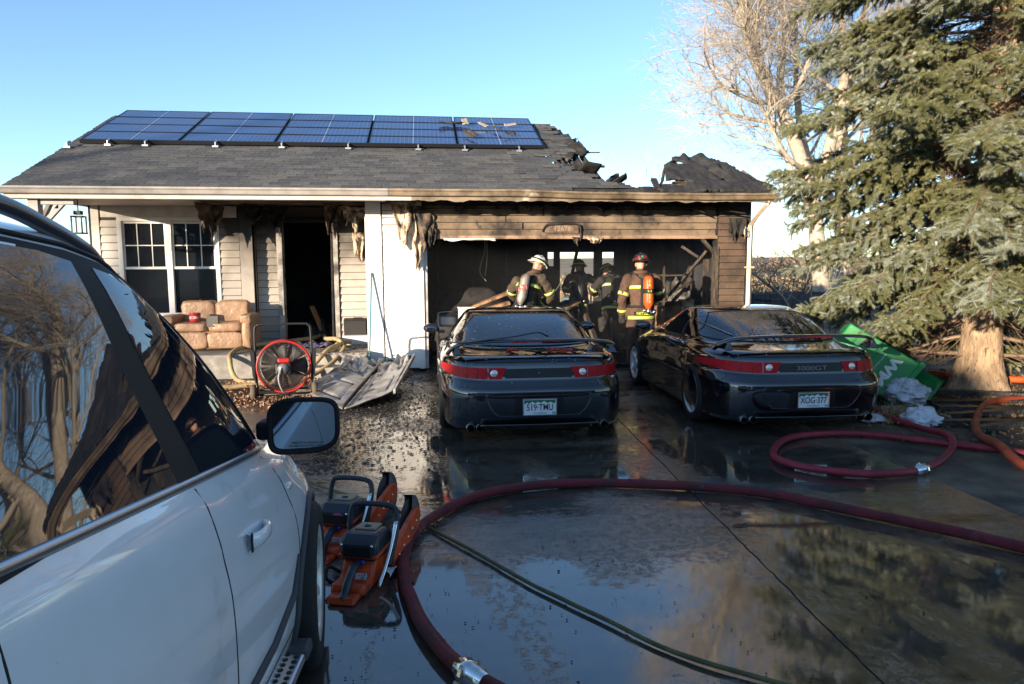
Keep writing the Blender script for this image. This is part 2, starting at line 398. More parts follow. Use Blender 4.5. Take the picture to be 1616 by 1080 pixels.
# --- entry wall core with window and door openings
core = MB()
for b in ((-5.75,-5.28,WALL_Y,WALL_Y+.14,.0,2.86), (-5.28,-3.69,WALL_Y,WALL_Y+.14,.0,.98), (-5.28,-3.69,WALL_Y,WALL_Y+.14,2.6,2.86), (-3.69,-3.07,WALL_Y,WALL_Y+.14,0,2.86),
          (-3.07,-2.60,WALL_Y+.2,WALL_Y+.34,0,2.86), (-1.62,-.97,WALL_Y,WALL_Y+.14,0,2.86), (-2.60,-1.62,WALL_Y+.1,WALL_Y+.24,2.62,2.86)):
    core.box(*b)
SHEATH = mat('sheathing_lap_shadow', (.075,.06,.045), .9)  # dark backing seen through the board gaps stands in for lap shadow lines
ew = hp('entry_wall', core, SHEATH)
planks(-5.62,-5.33, .2, 2.62, WALL_Y, .135, CREAM, ew)
planks(-3.64,-3.30, .2, 2.84, WALL_Y, .135, SOOTY, ew)
planks(-3.05,-2.66, .2, 2.84, WALL_Y+.2, .135, SOOTY, ew)
planks(-1.56,-.99, .2, 2.80, WALL_Y, .135, SOOTY, ew)
hp('header_board', MB().box(-5.60,-3.32,WALL_Y-.03,WALL_Y,2.66,2.86), TRIM, .004)
hp('corner_board', MB().box(-5.76,-5.63,WALL_Y-.028,WALL_Y+.02,.1,2.86), TRIM, .004)
hp('corner_board', MB().box(-3.29,-3.07,WALL_Y-.028,WALL_Y+.21,.15,2.80), SOOTY, .004)
# set back wall left of the corner
bw = hp('side_bay_wall', MB().box(-6.0,-5.752,WALL_Y+.45,WALL_Y+.55,0,2.86), SHEATH)
planks(-6.0,-5.77, .2, 2.84, WALL_Y+.45, .135, CREAM, bw)
# window: two double hung sashes with grilles in the upper lights
GLASS = mat('window_glass', (.012,.014,.018), .03, ior=1.6, spec=.7)
win = hp('window', MB().box(-5.34,-3.64,WALL_Y-.035,WALL_Y+.0,2.595,2.66).box(-5.34,-5.265,WALL_Y-.035,WALL_Y+.05,.98,2.595).box(-3.715,-3.64,WALL_Y-.035,WALL_Y+.05,.98,2.595).box(-4.545,-4.445,WALL_Y-.03,WALL_Y+.05,.98,2.595).box(-5.34,-3.64,WALL_Y-.045,WALL_Y+.05,.92,.98), WHITE, .004)
for xa, xb in ((-5.265,-4.545), (-4.445,-3.715)):
    sash = MB().box(xa,xb,WALL_Y+.0,WALL_Y+.03,2.555,2.592).box(xa,xb,WALL_Y-.005,WALL_Y+.035,1.755,1.80).box(xa,xa+.03,WALL_Y,WALL_Y+.03,1.80,2.555).box(xb-.03,xb,WALL_Y,WALL_Y+.03,1.80,2.555)
    hp('sash', sash, WHITE, .003, parent=None).parent = win
    for k in (1, 2): hp('grille_bar', MB().box(xa+(xb-xa)*k/3-.008, xa+(xb-xa)*k/3+.008, WALL_Y+.004, WALL_Y+.018, 1.80, 2.555), WHITE, parent=win)
    hp('grille_bar', MB().box(xa+.03, xb-.03, WALL_Y+.005, WALL_Y+.017, 2.165, 2.182), WHITE, parent=win)
    hp('pane', MB().box(xa+.02, xb-.02, WALL_Y+.02, WALL_Y+.026, 1.79, 2.57), GLASS, parent=win)
    hp('pane', MB().box(xa+.02, xb-.02, WALL_Y+.045, WALL_Y+.05, .98, 1.77), GLASS, parent=win)
# room behind, burnt black
room = MB().box(-5.7,-1.0,16.6,16.7,0,2.9).box(-5.85,-5.76,13.2,16.7,0,2.9).box(-1.0,-.95,13.25,18.5,0,2.9).box(-5.7,-1.0,13.35,16.7,2.88,2.92)
hp('burnt_room_walls', room, SOOT)
hp('room_floor', MB().box(-5.7,-1.0,13.2,16.6,.0,.17), BLACK)
# door opening: jambs left hanging
for xa, xb, y0 in ((-2.655,-2.56,WALL_Y-.03), (-1.665,-1.575,WALL_Y-.05)):
    hp('door_jamb', MB().box(xa,xb,y0,WALL_Y+.2,.38,2.62), mat('scorched_jamb', (.42,.38,.34), .55, col2=(.06,.05,.045), scale=3.5, lo=.4, hi=.65), .004)
hp('door_jamb', MB().bar((-1.70,WALL_Y-.06,.15),(-1.68,WALL_Y-.03,2.5),.05,.035), BLACK, .004)
hp('door_head', MB().box(-2.6,-1.6,WALL_Y+.0,WALL_Y+.1,2.58,2.64), BLACK, .004)
# --- porch floor, soffit, beam
PORCHC = mat('porch_concrete', (.36,.33,.29), .8, col2=(.22,.20,.175), scale=4, bump=.3, bscale=50)
pf = hp('porch_floor', MB().box(-6.0,-.98,11.6,WALL_Y,-.05,.38), PORCHC, .015)
hp('porch_step', MB().box(-2.75,-1.0,11.22,11.595,-.05,.19), PORCHC, .02)
sof = MB()
SOFM = mat('soffit_vinyl', (.60,.50,.40), .55, col2=(.52,.43,.34), scale=3)
x = -6.0
while x < -3.75:
    hp('soffit_strip', MB().box(x, x+.093, EAVE_Y+.14, WALL_Y-.001, 2.862+random.uniform(-.001,.001), 2.874), SOFM); x += .1
hp('soffit_deck', MB().box(-6.04,-.4,EAVE_Y+.12,WALL_Y+.5,2.876,2.9), mat('scorched_soffit', (.16,.10,.06), .8, col2=(.03,.024,.02), scale=2.5, layers=[((.30,.2,.12), 1.2, .58, .66)]))
# cream fascia and shade-greyed gutter at the left, scorched brown over the garage
def gutter_run(name, xa, xb, m, sag):
    prof = [(0,-.105),(-.04,-.105),(-.055,-.095),(-.075,-.045),(-.095,-.025),(-.098,.0),(-.086,.0),(-.084,-.015),(-.065,-.038),(-.045,-.088),(0,-.092)]
    p = MB(); n = max(2, int((xb-xa)/.12)); vs = []
    for i in range(n+1):
        x = xa+(xb-xa)*i/n; dz = sag(x); wob = .012*vnoise((x, 0, 0), 3.) if x > 1 else .003*vnoise((x,0,0), 2)
        vs += [(x, EAVE_Y-.005+yy+wob, EAVE_Z-.012+zz+dz) for yy, zz in prof]
    k = len(prof)
    fs = [(i*k+j, (i+1)*k+j, (i+1)*k+(j+1) % k, i*k+(j+1) % k) for i in range(n) for j in range(k)]+[tuple(range(k)), tuple(n*k+j for j in range(k-1,-1,-1))]
    p.add(vs, fs); return hp(name, p, m)
sag = lambda x: -(.035*math.sin(max(0, min(1, (x-1.5)/4.3))*math.pi)+.02*max(0, (x-4.2)/1.6)+.01*vnoise((x,1,0),1.7) if x > .5 else 0)
gutter_run('gutter', -6.09, -.55, GUT, sag); gutter_run('gutter', -.545, .12, SCORCH, sag); gutter_run('gutter', .125, 5.80, SCORCH, sag)
fs_ = MB()
for i in range(60):
    xa = -6.05+i*.1965; xb = xa+.197
hp('fascia', MB().box(-6.05,-.2,EAVE_Y,EAVE_Y+.03,2.80,2.965), TRIM)
hp('porch_beam', MB().box(-5.98,-.6,EAVE_Y+.005,EAVE_Y+.13,2.795,2.86), GUT, .005)
def ragged_strip(name, xa, xb, y, ztop, zbot, m, seed, th=.02, amp=.04, step=.05):
    """board with a burnt, eaten lower edge"""
    p = MB(); n = int((xb-xa)/step); vs = []
    for i in range(n+1):
        x = xa+(xb-xa)*i/n; zb = zbot+amp*vnoise((x,0,0), 4, seed)+amp*.6*vnoise((x,0,0), 13, seed+1); zt = ztop+sag(x)
        vs += [(x,y,zb),(x,y,zt),(x,y+th,zt),(x,y+th,zb)]
    fs = []
    for i in range(n):
        a, b = i*4, i*4+4
        fs += [(a,b,b+1,a+1),(a+1,b+1,b+2,a+2),(a+2,b+2,b+3,a+3),(a+3,b+3,b,a)]
    fs += [(0,1,2,3),(n*4+3,n*4+2,n*4+1,n*4)]
    p.add(vs, fs); return hp(name, p, m)
ragged_strip('fascia', -.2, 5.78, EAVE_Y, 2.965, 2.80, SCORCH, 3, .03, .03)
hp('eave_return', MB().bar((5.78,EAVE_Y-.05,2.86),(5.78,12.4,3.44),.03,.13), SCORCH)
hp('burnt_soffit', MB().box(-.4,5.76,EAVE_Y+.2,GAR_Y+.6,2.905,2.93), BLACK)
# --- garage front
gf = MB().box(-.97,-.06,GAR_Y,GAR_Y+.14,0,2.93).box(5.1,5.74,GAR_Y,GAR_Y+.14,0,2.9).box(-.06,5.1,GAR_Y,GAR_Y+.14,2.26,2.88)
gw = hp('garage_wall', gf, BLACK)
planks(-.70,-.12, .06, 2.40, GAR_Y, .115, WHITE, gw, gap=-.01, proud=.010)
planks(-.70,-.10, 2.36+.002, 2.86, GAR_Y, .115, WHSOOT, gw)
planks(-.10,5.12, 2.29, 2.80, GAR_Y, .115, CHAR, gw, jag=.05, cuts=1)
planks(5.14,5.66, .1, 2.80, GAR_Y, .115, CHAR2, gw, jag=.02)
hp('corner_board', MB().box(-.985,-.715,GAR_Y-.03,GAR_Y+.12,.02,2.60), WHITE, .004)
hp('corner_board', MB().box(-.975,-.725,GAR_Y-.024,GAR_Y+.1,2.60,2.84), WHITE, .004)
hp('door_trim', MB().box(-.125,-.03,GAR_Y-.03,GAR_Y+.16,.0,2.18), WHITE, .004)
hp('door_trim', MB().box(-.03,.03,GAR_Y+.0,GAR_Y+.3,.0,2.1), mat('pale_jamb', (.6,.57,.55), .6, col2=(.3,.26,.24), scale=3), .004)
hp('door_head_trim', noisy(MB().box(-.02,5.12,GAR_Y-.03,GAR_Y+.02,2.235,2.29), .01, 5), mat('scorched_trim', (.36,.24,.16), .7, col2=(.1,.06,.04), scale=3), .004)
for a, b in (((.0,GAR_Y+.03,2.02),(.16,GAR_Y+.05,2.26)), ((4.82,GAR_Y+.02,2.27),(5.10,GAR_Y+.04,1.98)), ((4.88,GAR_Y+.12,2.24),(5.16,GAR_Y+.1,1.95))):
    hp('burnt_brace', MB().bar(a, b, .06, .05), CHARWOOD)
hp('door_post', noisy(MB().box(5.07,5.15,GAR_Y-.035,GAR_Y+.1,.05,2.1), .01, 6), CHARWOOD, .006)
# downspout with its two elbows
DS = mat('downspout_paint', (.56,.46,.34), .45, col2=(.40,.32,.22), scale=3)
hp('downspout', MB().tube([(5.66,EAVE_Y+.02,2.84),(5.66,EAVE_Y+.05,2.78),(5.685,GAR_Y-.28,2.58),(5.70,GAR_Y-.09,2.48),(5.70,GAR_Y-.075,2.38),(5.70,GAR_Y-.075,.2),(5.70,GAR_Y-.2,.08)], .05, 4, smooth=False, flat=.8), DS)
hp('downspout_strap', MB().box(5.63,5.77,GAR_Y-.125,GAR_Y-.02,1.72,1.75), DS); hp('downspout_strap', MB().box(5.63,5.77,GAR_Y-.125,GAR_Y-.02,.5,.53), DS)
# house number plate: sagging plastic plate with raised digits
PLQ = mat('scorched_plate', (.19,.125,.085), .55, col2=(.08,.055,.04), scale=8)
pq = hp('number_plate', noisy(MB().box(2.03,2.62,GAR_Y-.045,GAR_Y-.02,2.335,2.475), .006, 6), PLQ, .01)
text('number_digits', '12678', .115, mat('plate_digits', (.36,.26,.18), .6), pq, Matrix.Translation((2.33,GAR_Y-.046-13,2.405)) @ Euler((R(90),0,0)).to_matrix().to_4x4(), .006, xs=1.05)
hp('melted_plate_edge', noisy(MB().tube(cr([(1.98,GAR_Y-.05,2.36),(2.1,GAR_Y-.06,2.485),(2.4,GAR_Y-.06,2.49),(2.62,GAR_Y-.06,2.47),(2.66,GAR_Y-.05,2.30),(2.62,GAR_Y-.05,2.18)], 6), .018, 6), .02, 8), BLACK, parent=pq)
# --- garage shell behind
hp('garage_side_wall', MB().box(5.66,5.74,GAR_Y+.14,18.5,0,2.6), SOOT)
bwall = MB()
yb0, yb1 = 18.5, 18.62
def wallz(xa, xb, za, zb): bwall.box(xa, xb, yb0, yb1, za, zb)
wallz(-.95,3.25,0,2.75); wallz(3.25,3.42,0,1.77); wallz(3.25,5.74,2.14,2.75); wallz(3.42,3.58,0,2.14); wallz(3.58,4.52,0,.75); wallz(4.52,4.74,0,2.14); wallz(4.74,5.08,0,1.75); wallz(5.08,5.74,0,2.14)
hp('garage_back_wall', bwall, SOOT)
hp('burnt_stud', MB().bar((3.92,yb0+.05,1.55),(4.05,yb0+.05,2.15),.06,.08), BLACK)
hp('garage_ceiling', MB().box(-.95,3.0,GAR_Y+.62,18.5,2.76,2.80).box(3.0,5.72,15.0,18.5,2.7,2.74), SOOT)
for i in range(8):
    y = 12.6+i*.72; hp('ceiling_joist', noisy(MB().box(-.9,5.66,y,y+.05,2.52+random.uniform(-.03,.03),2.70), .02, 3, i), CHARWOOD)
# --- roof
_c, _s = 1/math.hypot(1, TP), TP/math.hypot(1, TP)
RM = Matrix(((1,0,0,0),(0,_c,-_s,EAVE_Y),(0,_s,_c,EAVE_Z),(0,0,0,1)))      # (x, along slope, out)
def rp(x, s, n=0.): return RM @ Vector((x, s, n))
S_R = (15.08-EAVE_Y)/_c
def ragged_sheet(name, xa, xb, sa, sb, step, inside, disp, m, frame=rp, th=.045):
    nx, ny = int((xb-xa)/step), int((sb-sa)/step); idx = {}; p = MB(); vs = []; fs = []
    def V(i, j):
        if (i, j) not in idx:
            x = xa+i*step; s = sa+j*step
            jx = step*.35*vnoise((x,s,0), 9, 2); js = step*.35*vnoise((x,s,0), 9, 4)
            idx[(i, j)] = len(vs); vs.append(frame(x+jx, s+js, disp(x, s)))
        return idx[(i, j)]
    for i in range(nx):
        for j in range(ny):
            if inside(xa+(i+.5)*step, sa+(j+.5)*step): fs.append((V(i,j), V(i+1,j), V(i+1,j+1), V(i,j+1)))
    p.add(vs, fs, True); o = hp(name, p, m); md = o.modifiers.new('solid', 'SOLIDIFY'); md.thickness = th; md.offset = -1; return o
SHB = mat('roof_felt', (.03,.032,.036), .9, col2=(.05,.05,.052), scale=4, bump=.5, bscale=40)
# right hand edge of the surviving roof, s measured up the slope
edge = [(0, 3.9), (.25, 3.55), (.5, 3.12), (.9, 2.92), (1.3, 2.62), (1.75, 2.62), (2.2, 3.02), (2.6, 3.02), (3.0, 2.93), (3.9, 2.86), (S_R, 2.76)]
def edge_x(s):
    for (a, xa), (b, xb) in zip(edge[:-1], edge[1:]):
        if a <= s <= b: return xa+(xb-xa)*(s-a)/(b-a)
    return edge[-1][1]
rt = hp('roof', MB().prism([(-6.05,-.03),(1.6,-.03),(1.6,S_R),(-6.05,S_R)], -.05, RM), SHB)
def lift(x, s):
    b = max(0, (x-1.7)); 
    return .012+.10*b*vnoise((x,s,0), 2.2, 3)*min(1, s)+.02*vnoise((x,s,0), 8)*min(1, b)-.10*max(0, x-2.2)*math.exp(-((s-.9)/.5)**2)+(sag(x) if s < .4 else 0)
def in_left(x, s):
    e = edge_x(s)+.16*vnoise((x,s,0), 5, 8)+.08*vnoise((x,s,0), 14, 1)
    if x > e: return False
    if 1.52 < s < 1.95 and 2.2 < x < 2.55 and math.sin(x*60) > -.2: return False
    if (abs(x-2.66)/.17)**2+(abs(s-1.02)/.16)**2 < 1+.5*vnoise((x,s,0), 7): return False
    return True
ragged_sheet('burnt_roof_deck', 1.56, 4.2, -.03, S_R, .045, in_left, lift, mat('burnt_shingle', (.055,.05,.045), .9, col2=(.02,.018,.017), scale=3, bump=.8, bscale=40, layers=[((.10,.085,.07), 2.4, .6, .7)]))
def in_strip(x, s): return s < .20+.10*vnoise((x,0,0), 3, 4)+.06*vnoise((x,0,0), 11, 4)
ragged_sheet('burnt_eave_deck', 3.5, 5.80, -.03, .5, .04, in_strip, lambda x, s: .01+sag(x)*.8+.04*vnoise((x,s,0), 4), BLACK)
for k, (x0, x1, s0, s1, dr) in enumerate(((2.35,3.15,1.15,2.5,.55),(2.5,3.3,.45,1.25,.35),(2.6,3.0,2.4,3.4,.5))):      # decking slumped into the hole
    ragged_sheet('slumped_decking', x0, x1, s0, s1, .05, lambda x, s: vnoise((x,s,k), 4, k)+.5*vnoise((x,s,k), 9, k) > -.22-.3*(x < x0+.3), lambda x, s: -.02-dr*max(0, x-x0)**1.3+.06*vnoise((x,s,k), 5, k), BLACK if k else mat('burnt_shingle'), th=.03)
# crumpled remnant over the right end
rem = [(3.72,.12),(4.05,.45),(4.30,1.35),(4.62,1.85),(4.86,2.06),(5.14,2.10),(5.45,1.86),(5.60,1.1),(5.74,.5),(5.80,.0),(3.9,.0)]
def inpoly(x, y, P):
    c = False
    for (x1, y1), (x2, y2) in zip(P, P[1:]+P[:1]):
        if (y1 > y) != (y2 > y) and x < (x2-x1)*(y-y1)/(y2-y1)+x1: c = not c
    return c
def in_rem(x, s):
    if not inpoly(x+.05*vnoise((x,s,0), 7, 3), s+.06*vnoise((x,s,0), 6, 5), rem): return False
    if (abs(x-4.15)/.30)**2+(abs(s-.45)/.20)**2 < 1+.8*vnoise((x,s,0), 6): return False
    if (abs(x-4.52)/.22)**2+(abs(s-1.62)/.15)**2 < 1+.6*vnoise((x,s,0), 6, 2): return False
    if abs(x-5.02-.05*s) < .045 and .35 < s < .75: return False
    if abs(x-5.17+.06*s) < .04 and .5 < s < .85: return False
    return True
def rem_d(x, s):
    ridge = .045*math.sin(x*19+3*vnoise((x,s,0), 2)+s*2.)*min(1, max(0, (x-4.75)/.2))*min(1, max(0, (5.55-x)/.3))
    return .02+ridge*min(1, s)+.05*vnoise((x,s,0), 2.2, 6)+.012*vnoise((x,s,0), 11, 2)
ragged_sheet('burnt_roof_remnant', 3.6, 5.85, 0, 2.3, .035, in_rem, rem_d, mat('burnt_felt', (.045,.043,.042), .85, col2=(.018,.017,.017), scale=4, bump=.8, bscale=35, stretch=(3,1,1)))
for pts in ([(3.80,.1),(4.02,.62),(4.35,1.45),(4.75,1.98)], [(4.35,1.42),(4.7,1.5),(4.82,1.2)], [(3.9,.05),(3.95,.3),(4.5,.38)]):
    hp('burnt_rafter', noisy(MB().tube([rp(x, s, -.03) for x, s in cr([(a, b, 0) for a, b in pts], 5) for x, s in [(x, s)]] if False else [rp(v.x, v.y, -.03) for v in cr([(a, b, 0) for a, b in pts], 6)], .03, 6), .03, 5), CHARWOOD)
hp('burnt_rafter', noisy(MB().bar(rp(3.78,.08,.0), rp(3.80,.42,.05), .09, .05), .02, 6), BLACK)
for k, (x, s0, s1, dx) in enumerate([(2.15,1.2,2.4,.02),(2.4,1.3,2.3,.08),(2.62,.6,2.5,.25),(2.9,.35,1.0,.45),(2.75,2.4,4.0,.05)]):
    hp('burnt_rafter', noisy(MB().bar(rp(x, s0, -.12), rp(x+dx, s1, -.08), .045, .12), .02, 5, k), CHARWOOD)
for k, (x, s1) in enumerate(((3.1,.75),(3.38,.42),(3.95,.5),(4.4,1.5),(4.62,1.9),(4.95,2.0),(5.25,2.0),(5.5,1.6),(2.45,3.4),(2.85,2.9),(1.95,3.9),(3.02,2.5))):
    hp('burnt_rafter', noisy(MB().bar(rp(x, .0, -.13), rp(x+random.uniform(-.05,.05), s1, -.10+random.uniform(-.04,.03)), .042, .12), .022, 6, k+20), CHARWOOD)
for k, (x0, x1, s) in enumerate(((2.5,3.3,2.35),(2.6,3.2,1.5),(4.2,5.5,.6),(4.4,5.4,1.3))):
    hp('burnt_lath', noisy(MB().bar(rp(x0, s, -.05), rp(x1, s+random.uniform(-.15,.15), -.02), .09, .02), .03, 5, k+40), CHARWOOD)
# curled burnt flakes along the broken edge
for k in range(9):
    s = random.uniform(.2, 3.0); x = edge_x(s)-random.uniform(-.05, .25); w = random.uniform(.12, .32)
    q = Matrix.Translation(rp(x, s, random.uniform(.0, .06))) @ Euler((random.uniform(-.5,.9), random.uniform(-.7,.7), random.uniform(-2,2))).to_matrix().to_4x4()
    fl2 = MB().grid(lambda u, v: q @ Vector(((u-.5)*w, (v-.5)*w*1.4, .35*w*(u-.5)**2+.08*w*vnoise((u,v,k), 3))), 6, 6)
    hp('burnt_flake', fl2, BLACK, solid=.012)
# back slope, ridge and gables
BM = Matrix(((1,0,0,0),(0,_c,_s,15.08),(0,-_s,_c,EAVE_Z+(15.08-EAVE_Y)*TP),(0,0,0,1)))
hp('back_roof', MB().prism([(-6.05,0),(2.7,0),(2.6,1.2),(2.3,2.2),(2.1,S_R),(-6.05,S_R)], -.05, BM), SHB)
hp('gable_wall', MB().prism([(13.3,2.8),(17.4,2.8),(15.08,4.7)], .1, Matrix(((0,0,1,-5.8),(1,0,0,0),(0,1,0,0),(0,0,0,1)))), CREAM)
hp('rake_board', MB().bar(rp(-6.05,-.03,-.08), rp(-6.05,S_R,-.08), .03, .14), TRIM)
# asphalt shingles: three-tab strips; the lowest courses as single parts, the rest as one sheet
SHM = [mat('shingle_%d' % i, c, .93, col2=c2, scale=28, bump=.8, bscale=160) for i, (c, c2) in enumerate((((.115,.115,.112),(.075,.076,.08)), ((.145,.14,.133),(.10,.10,.10)), ((.085,.088,.094),(.06,.062,.068))))]
EXP, TAB = .143, .30
def sh_mesh(w):
    p = MB(); t = .012
    p.add([(0,0,.004+t),(w,0,.004+t),(w,EXP+.02,.006),(0,EXP+.02,.006),(0,0,.0),(w,0,.0)], [(0,1,2,3),(4,5,1,0),(0,3,4),(1,5,2)]); return p
base_sh = []
for i in range(3):
    me = sh_mesh(TAB-.006).mesh('shingle'); me.materials.append(SHM[i]); base_sh.append(me)
cand = []; nrow = int((S_R)/EXP)
for r_ in range(nrow):
    s = -.03+r_*EXP; off = -6.05+((r_*.37) % 1)*TAB-TAB
    x = off
    while x < 3.6:
        xa = max(x, -6.05); xb = x+TAB-.006
        if xb-xa > .05 and xb < edge_x(s)-.10*random.random()-(0 if s > .3 else .3): cand.append((r_, s, xa, xb))
        x += TAB
rest = [MB(), MB(), MB()]; cnt = 0
for (r_, s, xa, xb) in cand:
    k = random.choice((0,0,1,2)); full = abs(xb-xa-(TAB-.006)) < .001
    n0 = max(0, lift((xa+xb)/2, s)) if xa > 1.5 else 0
    if s > 2.35 and xa > -5.7 and xb < 1.9 and s < S_R-.2: continue       # under the solar array
    if full and r_ < 11 and cnt < 300 and xa > -5.9 and xb < 2.9 and r_ >= 0:
        o = bpy.data.objects.new('shingle', base_sh[k]); COL.objects.link(o); o.parent = rt
        M = RM.copy(); M.translation = rp(xa, s, n0+random.uniform(0, .003)); M.translation.y -= 13; o.matrix_basis = M; cnt += 1
    else:
        q = sh_mesh(xb-xa); rest[k].add([rp(xa+x, s+y, n0+z+random.uniform(0,.001)) for x, y, z in q.v], q.f)
for k in range(3): tag(hp('upper_shingles', rest[k], SHM[k], parent=rt), kind='stuff')
# --- burnt vinyl hanging in folds
RAG = mat('melted_vinyl', (.62,.50,.36), .6, col2=(.12,.08,.05), scale=6, lo=.45, hi=.62, bump=.5, bscale=30, layers=[((.02,.018,.016), 3, .57, .66)])
RAGD = mat('melted_vinyl_dark', (.16,.11,.07), .7, col2=(.02,.018,.016), scale=5, lo=.4, hi=.58, bump=.6, bscale=30)
def rag(name, a, b, drop, m, amp=.05, seed=0, out=.06, taper=.5, folds=9.):
    a, b = Vector(a), Vector(b); p = MB(); nu, nv = 22, 18
    def fn(u, v):
        q = a.lerp(b, .5+(u-.5)*(1-taper*v)); l = drop*(.55+.9*abs(vnoise((u*3,seed,0), 1.5, seed)))
        z = -v*l; y = -out*math.sin(v*2.2)-amp*math.sin(u*folds+seed+v*3)*(.3+v)+amp*.9*vnoise((u*4,v*4,seed), 1.2, seed)
        return q+Vector((amp*vnoise((u*3,v*3,seed+4), 1.3), y, z))
    p.grid(fn, nu, nv); o = hp(name, p, m, solid=.006); return o
rag('melted_siding', (-.55,GAR_Y-.05,2.86), (-.05,GAR_Y-.06,2.86), .95, RAG, .05, 1)
rag('melted_siding', (-.18,GAR_Y-.07,2.84), (.18,GAR_Y-.06,2.62), .75, RAGD, .05, 2)
rag('melted_siding', (-.22,GAR_Y-.05,2.30), (-.02,GAR_Y-.05,2.30), .62, RAG, .04, 5, taper=.7)
rag('melted_siding', (-.02,GAR_Y-.06,2.62), (.20,GAR_Y-.06,2.36), .42, RAGD, .04, 8)
rag('melted_soffit', (-3.74,WALL_Y-1.0,2.86), (-3.5,WALL_Y-.1,2.84), .62, RAGD, .06, 3)
rag('melted_soffit', (-2.75,WALL_Y-.3,2.86), (-2.4,WALL_Y-.2,2.84), .62, BLACK, .07, 4)
rag('melted_soffit', (-1.72,WALL_Y-.7,2.86), (-1.42,WALL_Y-.5,2.86), .62, RAGD, .06, 6)
rag('melted_soffit', (-1.45,WALL_Y-.6,2.84), (-1.0,WALL_Y-.5,2.80), .45, RAG, .06, 7)
rag('melted_siding', (-1.32,WALL_Y-.06,2.45), (-1.08,WALL_Y-.05,2.4), .62, RAG, .04, 9, taper=.4)
rag('melted_soffit', (-3.1,WALL_Y-.5,2.87), (-2.8,WALL_Y-.1,2.86), .45, BLACK, .06, 10)
for k, (x, z) in enumerate(((.55,2.78),(1.55,2.80),(2.0,2.8),(2.9,2.77),(1.72,2.8))): rag('melted_soffit', (x,GAR_Y-.05,z+.04), (x+random.uniform(.1,.35),GAR_Y-.05,z+.04), .14, RAGD, .03, 20+k)
rag('melted_trim', (2.5,GAR_Y-.04,2.27), (2.62,GAR_Y-.04,2.26), .14, RAGD, .02, 31); rag('melted_trim', (2.75,GAR_Y-.04,2.26), (3.05,GAR_Y-.04,2.26), .12, RAG, .03, 32)
rag('melted_trim', (.3,GAR_Y-.03,2.25), (1.2,GAR_Y-.03,2.25), .05, WHITE, .015, 33, taper=.05)
rag('burnt_hole_edge', (5.3,GAR_Y-.04,2.60), (5.62,GAR_Y-.04,2.6), .36, BLACK, .03, 35, taper=.0); rag('burnt_hole_edge', (5.56,GAR_Y-.05,2.52), (5.66,GAR_Y-.05,2.45), .26, RAG, .03, 36, taper=.1)
for pts in ([(4.0,EAVE_Y+.5,2.82),(4.5,EAVE_Y+.45,2.74),(4.75,EAVE_Y+.45,2.66)], [(4.75,EAVE_Y+.5,2.79),(5.2,EAVE_Y+.5,2.7),(5.5,EAVE_Y+.5,2.66)]):
    hp('hanging_lath', MB().tube(cr(pts, 5), .012, 5), BLACK)
# --- porch post, braces
for x, y in ((-5.72, EAVE_Y+.1),):
    hp('porch_post', MB().box(x-.07,x+.07,y,y+.14,.1,2.80), GUT, .006)
    for a, b in (((x+.05,y+.07,2.38),(x+.42,y+.07,2.78)), ((x,y+.12,2.38),(x,y+.5,2.78)), ((x+.3,y+.07,2.66),(x+.3,y+.07,2.8))):
        hp('post_brace', MB().bar(a, b, .06, .07), GUT, .004)
    hp('post_brace', MB().box(x-.02,x+.55,y+.03,y+.1,2.72,2.79), GUT, .004)

# ================================================================ VEHICLES
def outline(yr, yf, w, nr, nf, N_=200, wf=None):
    yc = (yr+yf)/2; ar, af = yc-yr, yf-yc; D = []
    K = 3000
    for i in range(K):
        t = 2*math.pi*i/K-math.pi   # starts at the rear centre
        c, s = math.cos(t), math.sin(t); n = nf if c >= 0 else nr
        y = yc+(af if c >= 0 else ar)*math.copysign(abs(c)**(2/n), c); x = w*math.copysign(abs(s)**(2/n), s)
        if wf: x *= wf(y)
        D.append((x, y))
    L = [0.]
    for i in range(1, K+1):
        a, b = D[i-1], D[i % K]; L.append(L[-1]+math.hypot(a[0]-b[0], a[1]-b[1]))
    out = []; j = 0
    for i in range(N_):
        q = L[-1]*i/N_
        while L[j+1] < q: j += 1
        t = (q-L[j])/max(1e-9, L[j+1]-L[j]); a, b = D[j], D[(j+1) % K]
        out.append((a[0]+(b[0]-a[0])*t, a[1]+(b[1]-a[1])*t))
    return out
def loft(levels, sub_n=3, N_=200):
    """levels: (yr, yf, w, nr, nf, z(y), wf) from the underside to the roof"""
    loops = []
    for (yr, yf, w, nr, nf, z, wf) in levels:
        loops.append([Vector((x, y, z(y) if callable(z) else z)) for x, y in outline(yr, yf, w, nr, nf, N_, wf)])
    rows = []
    for i in range(len(loops)-1):
        for k in range(sub_n):
            t = k/sub_n; a, b, c, d = loops[max(i-1,0)], loops[i], loops[i+1], loops[min(i+2,len(loops)-1)]
            rows.append([.5*((2*b[j])+(c[j]-a[j])*t*.9+((2*a[j]-5*b[j]+4*c[j]-d[j])*t*t+(3*b[j]-3*c[j]+d[j]-a[j])*t**3)*.9+(c[j]-b[j])*0) if False else (b[j].lerp(c[j], t) if k == 0 else .5*((2*b[j])+(c[j]-a[j])*t+(2*a[j]-5*b[j]+4*c[j]-d[j])*t*t+(3*b[j]-3*c[j]+d[j]-a[j])*t**3)) for j in range(N_)])
    rows.append(loops[-1])
    m = MB(); vs = [v for r in rows for v in r]; fs = []
    for i in range(len(rows)-1):
        for j in range(N_): fs.append((i*N_+j, i*N_+(j+1) % N_, (i+1)*N_+(j+1) % N_, (i+1)*N_+j))
    fs.append(tuple(range(N_-1,-1,-1)))
    o = len(rows)-1; fs.append(tuple(o*N_+j for j in range(N_)))
    m.add(vs, fs, True)
    return m
def bvh_of(mb): return BVHTree.FromPolygons([Vector(v) for v in mb.v], mb.f)
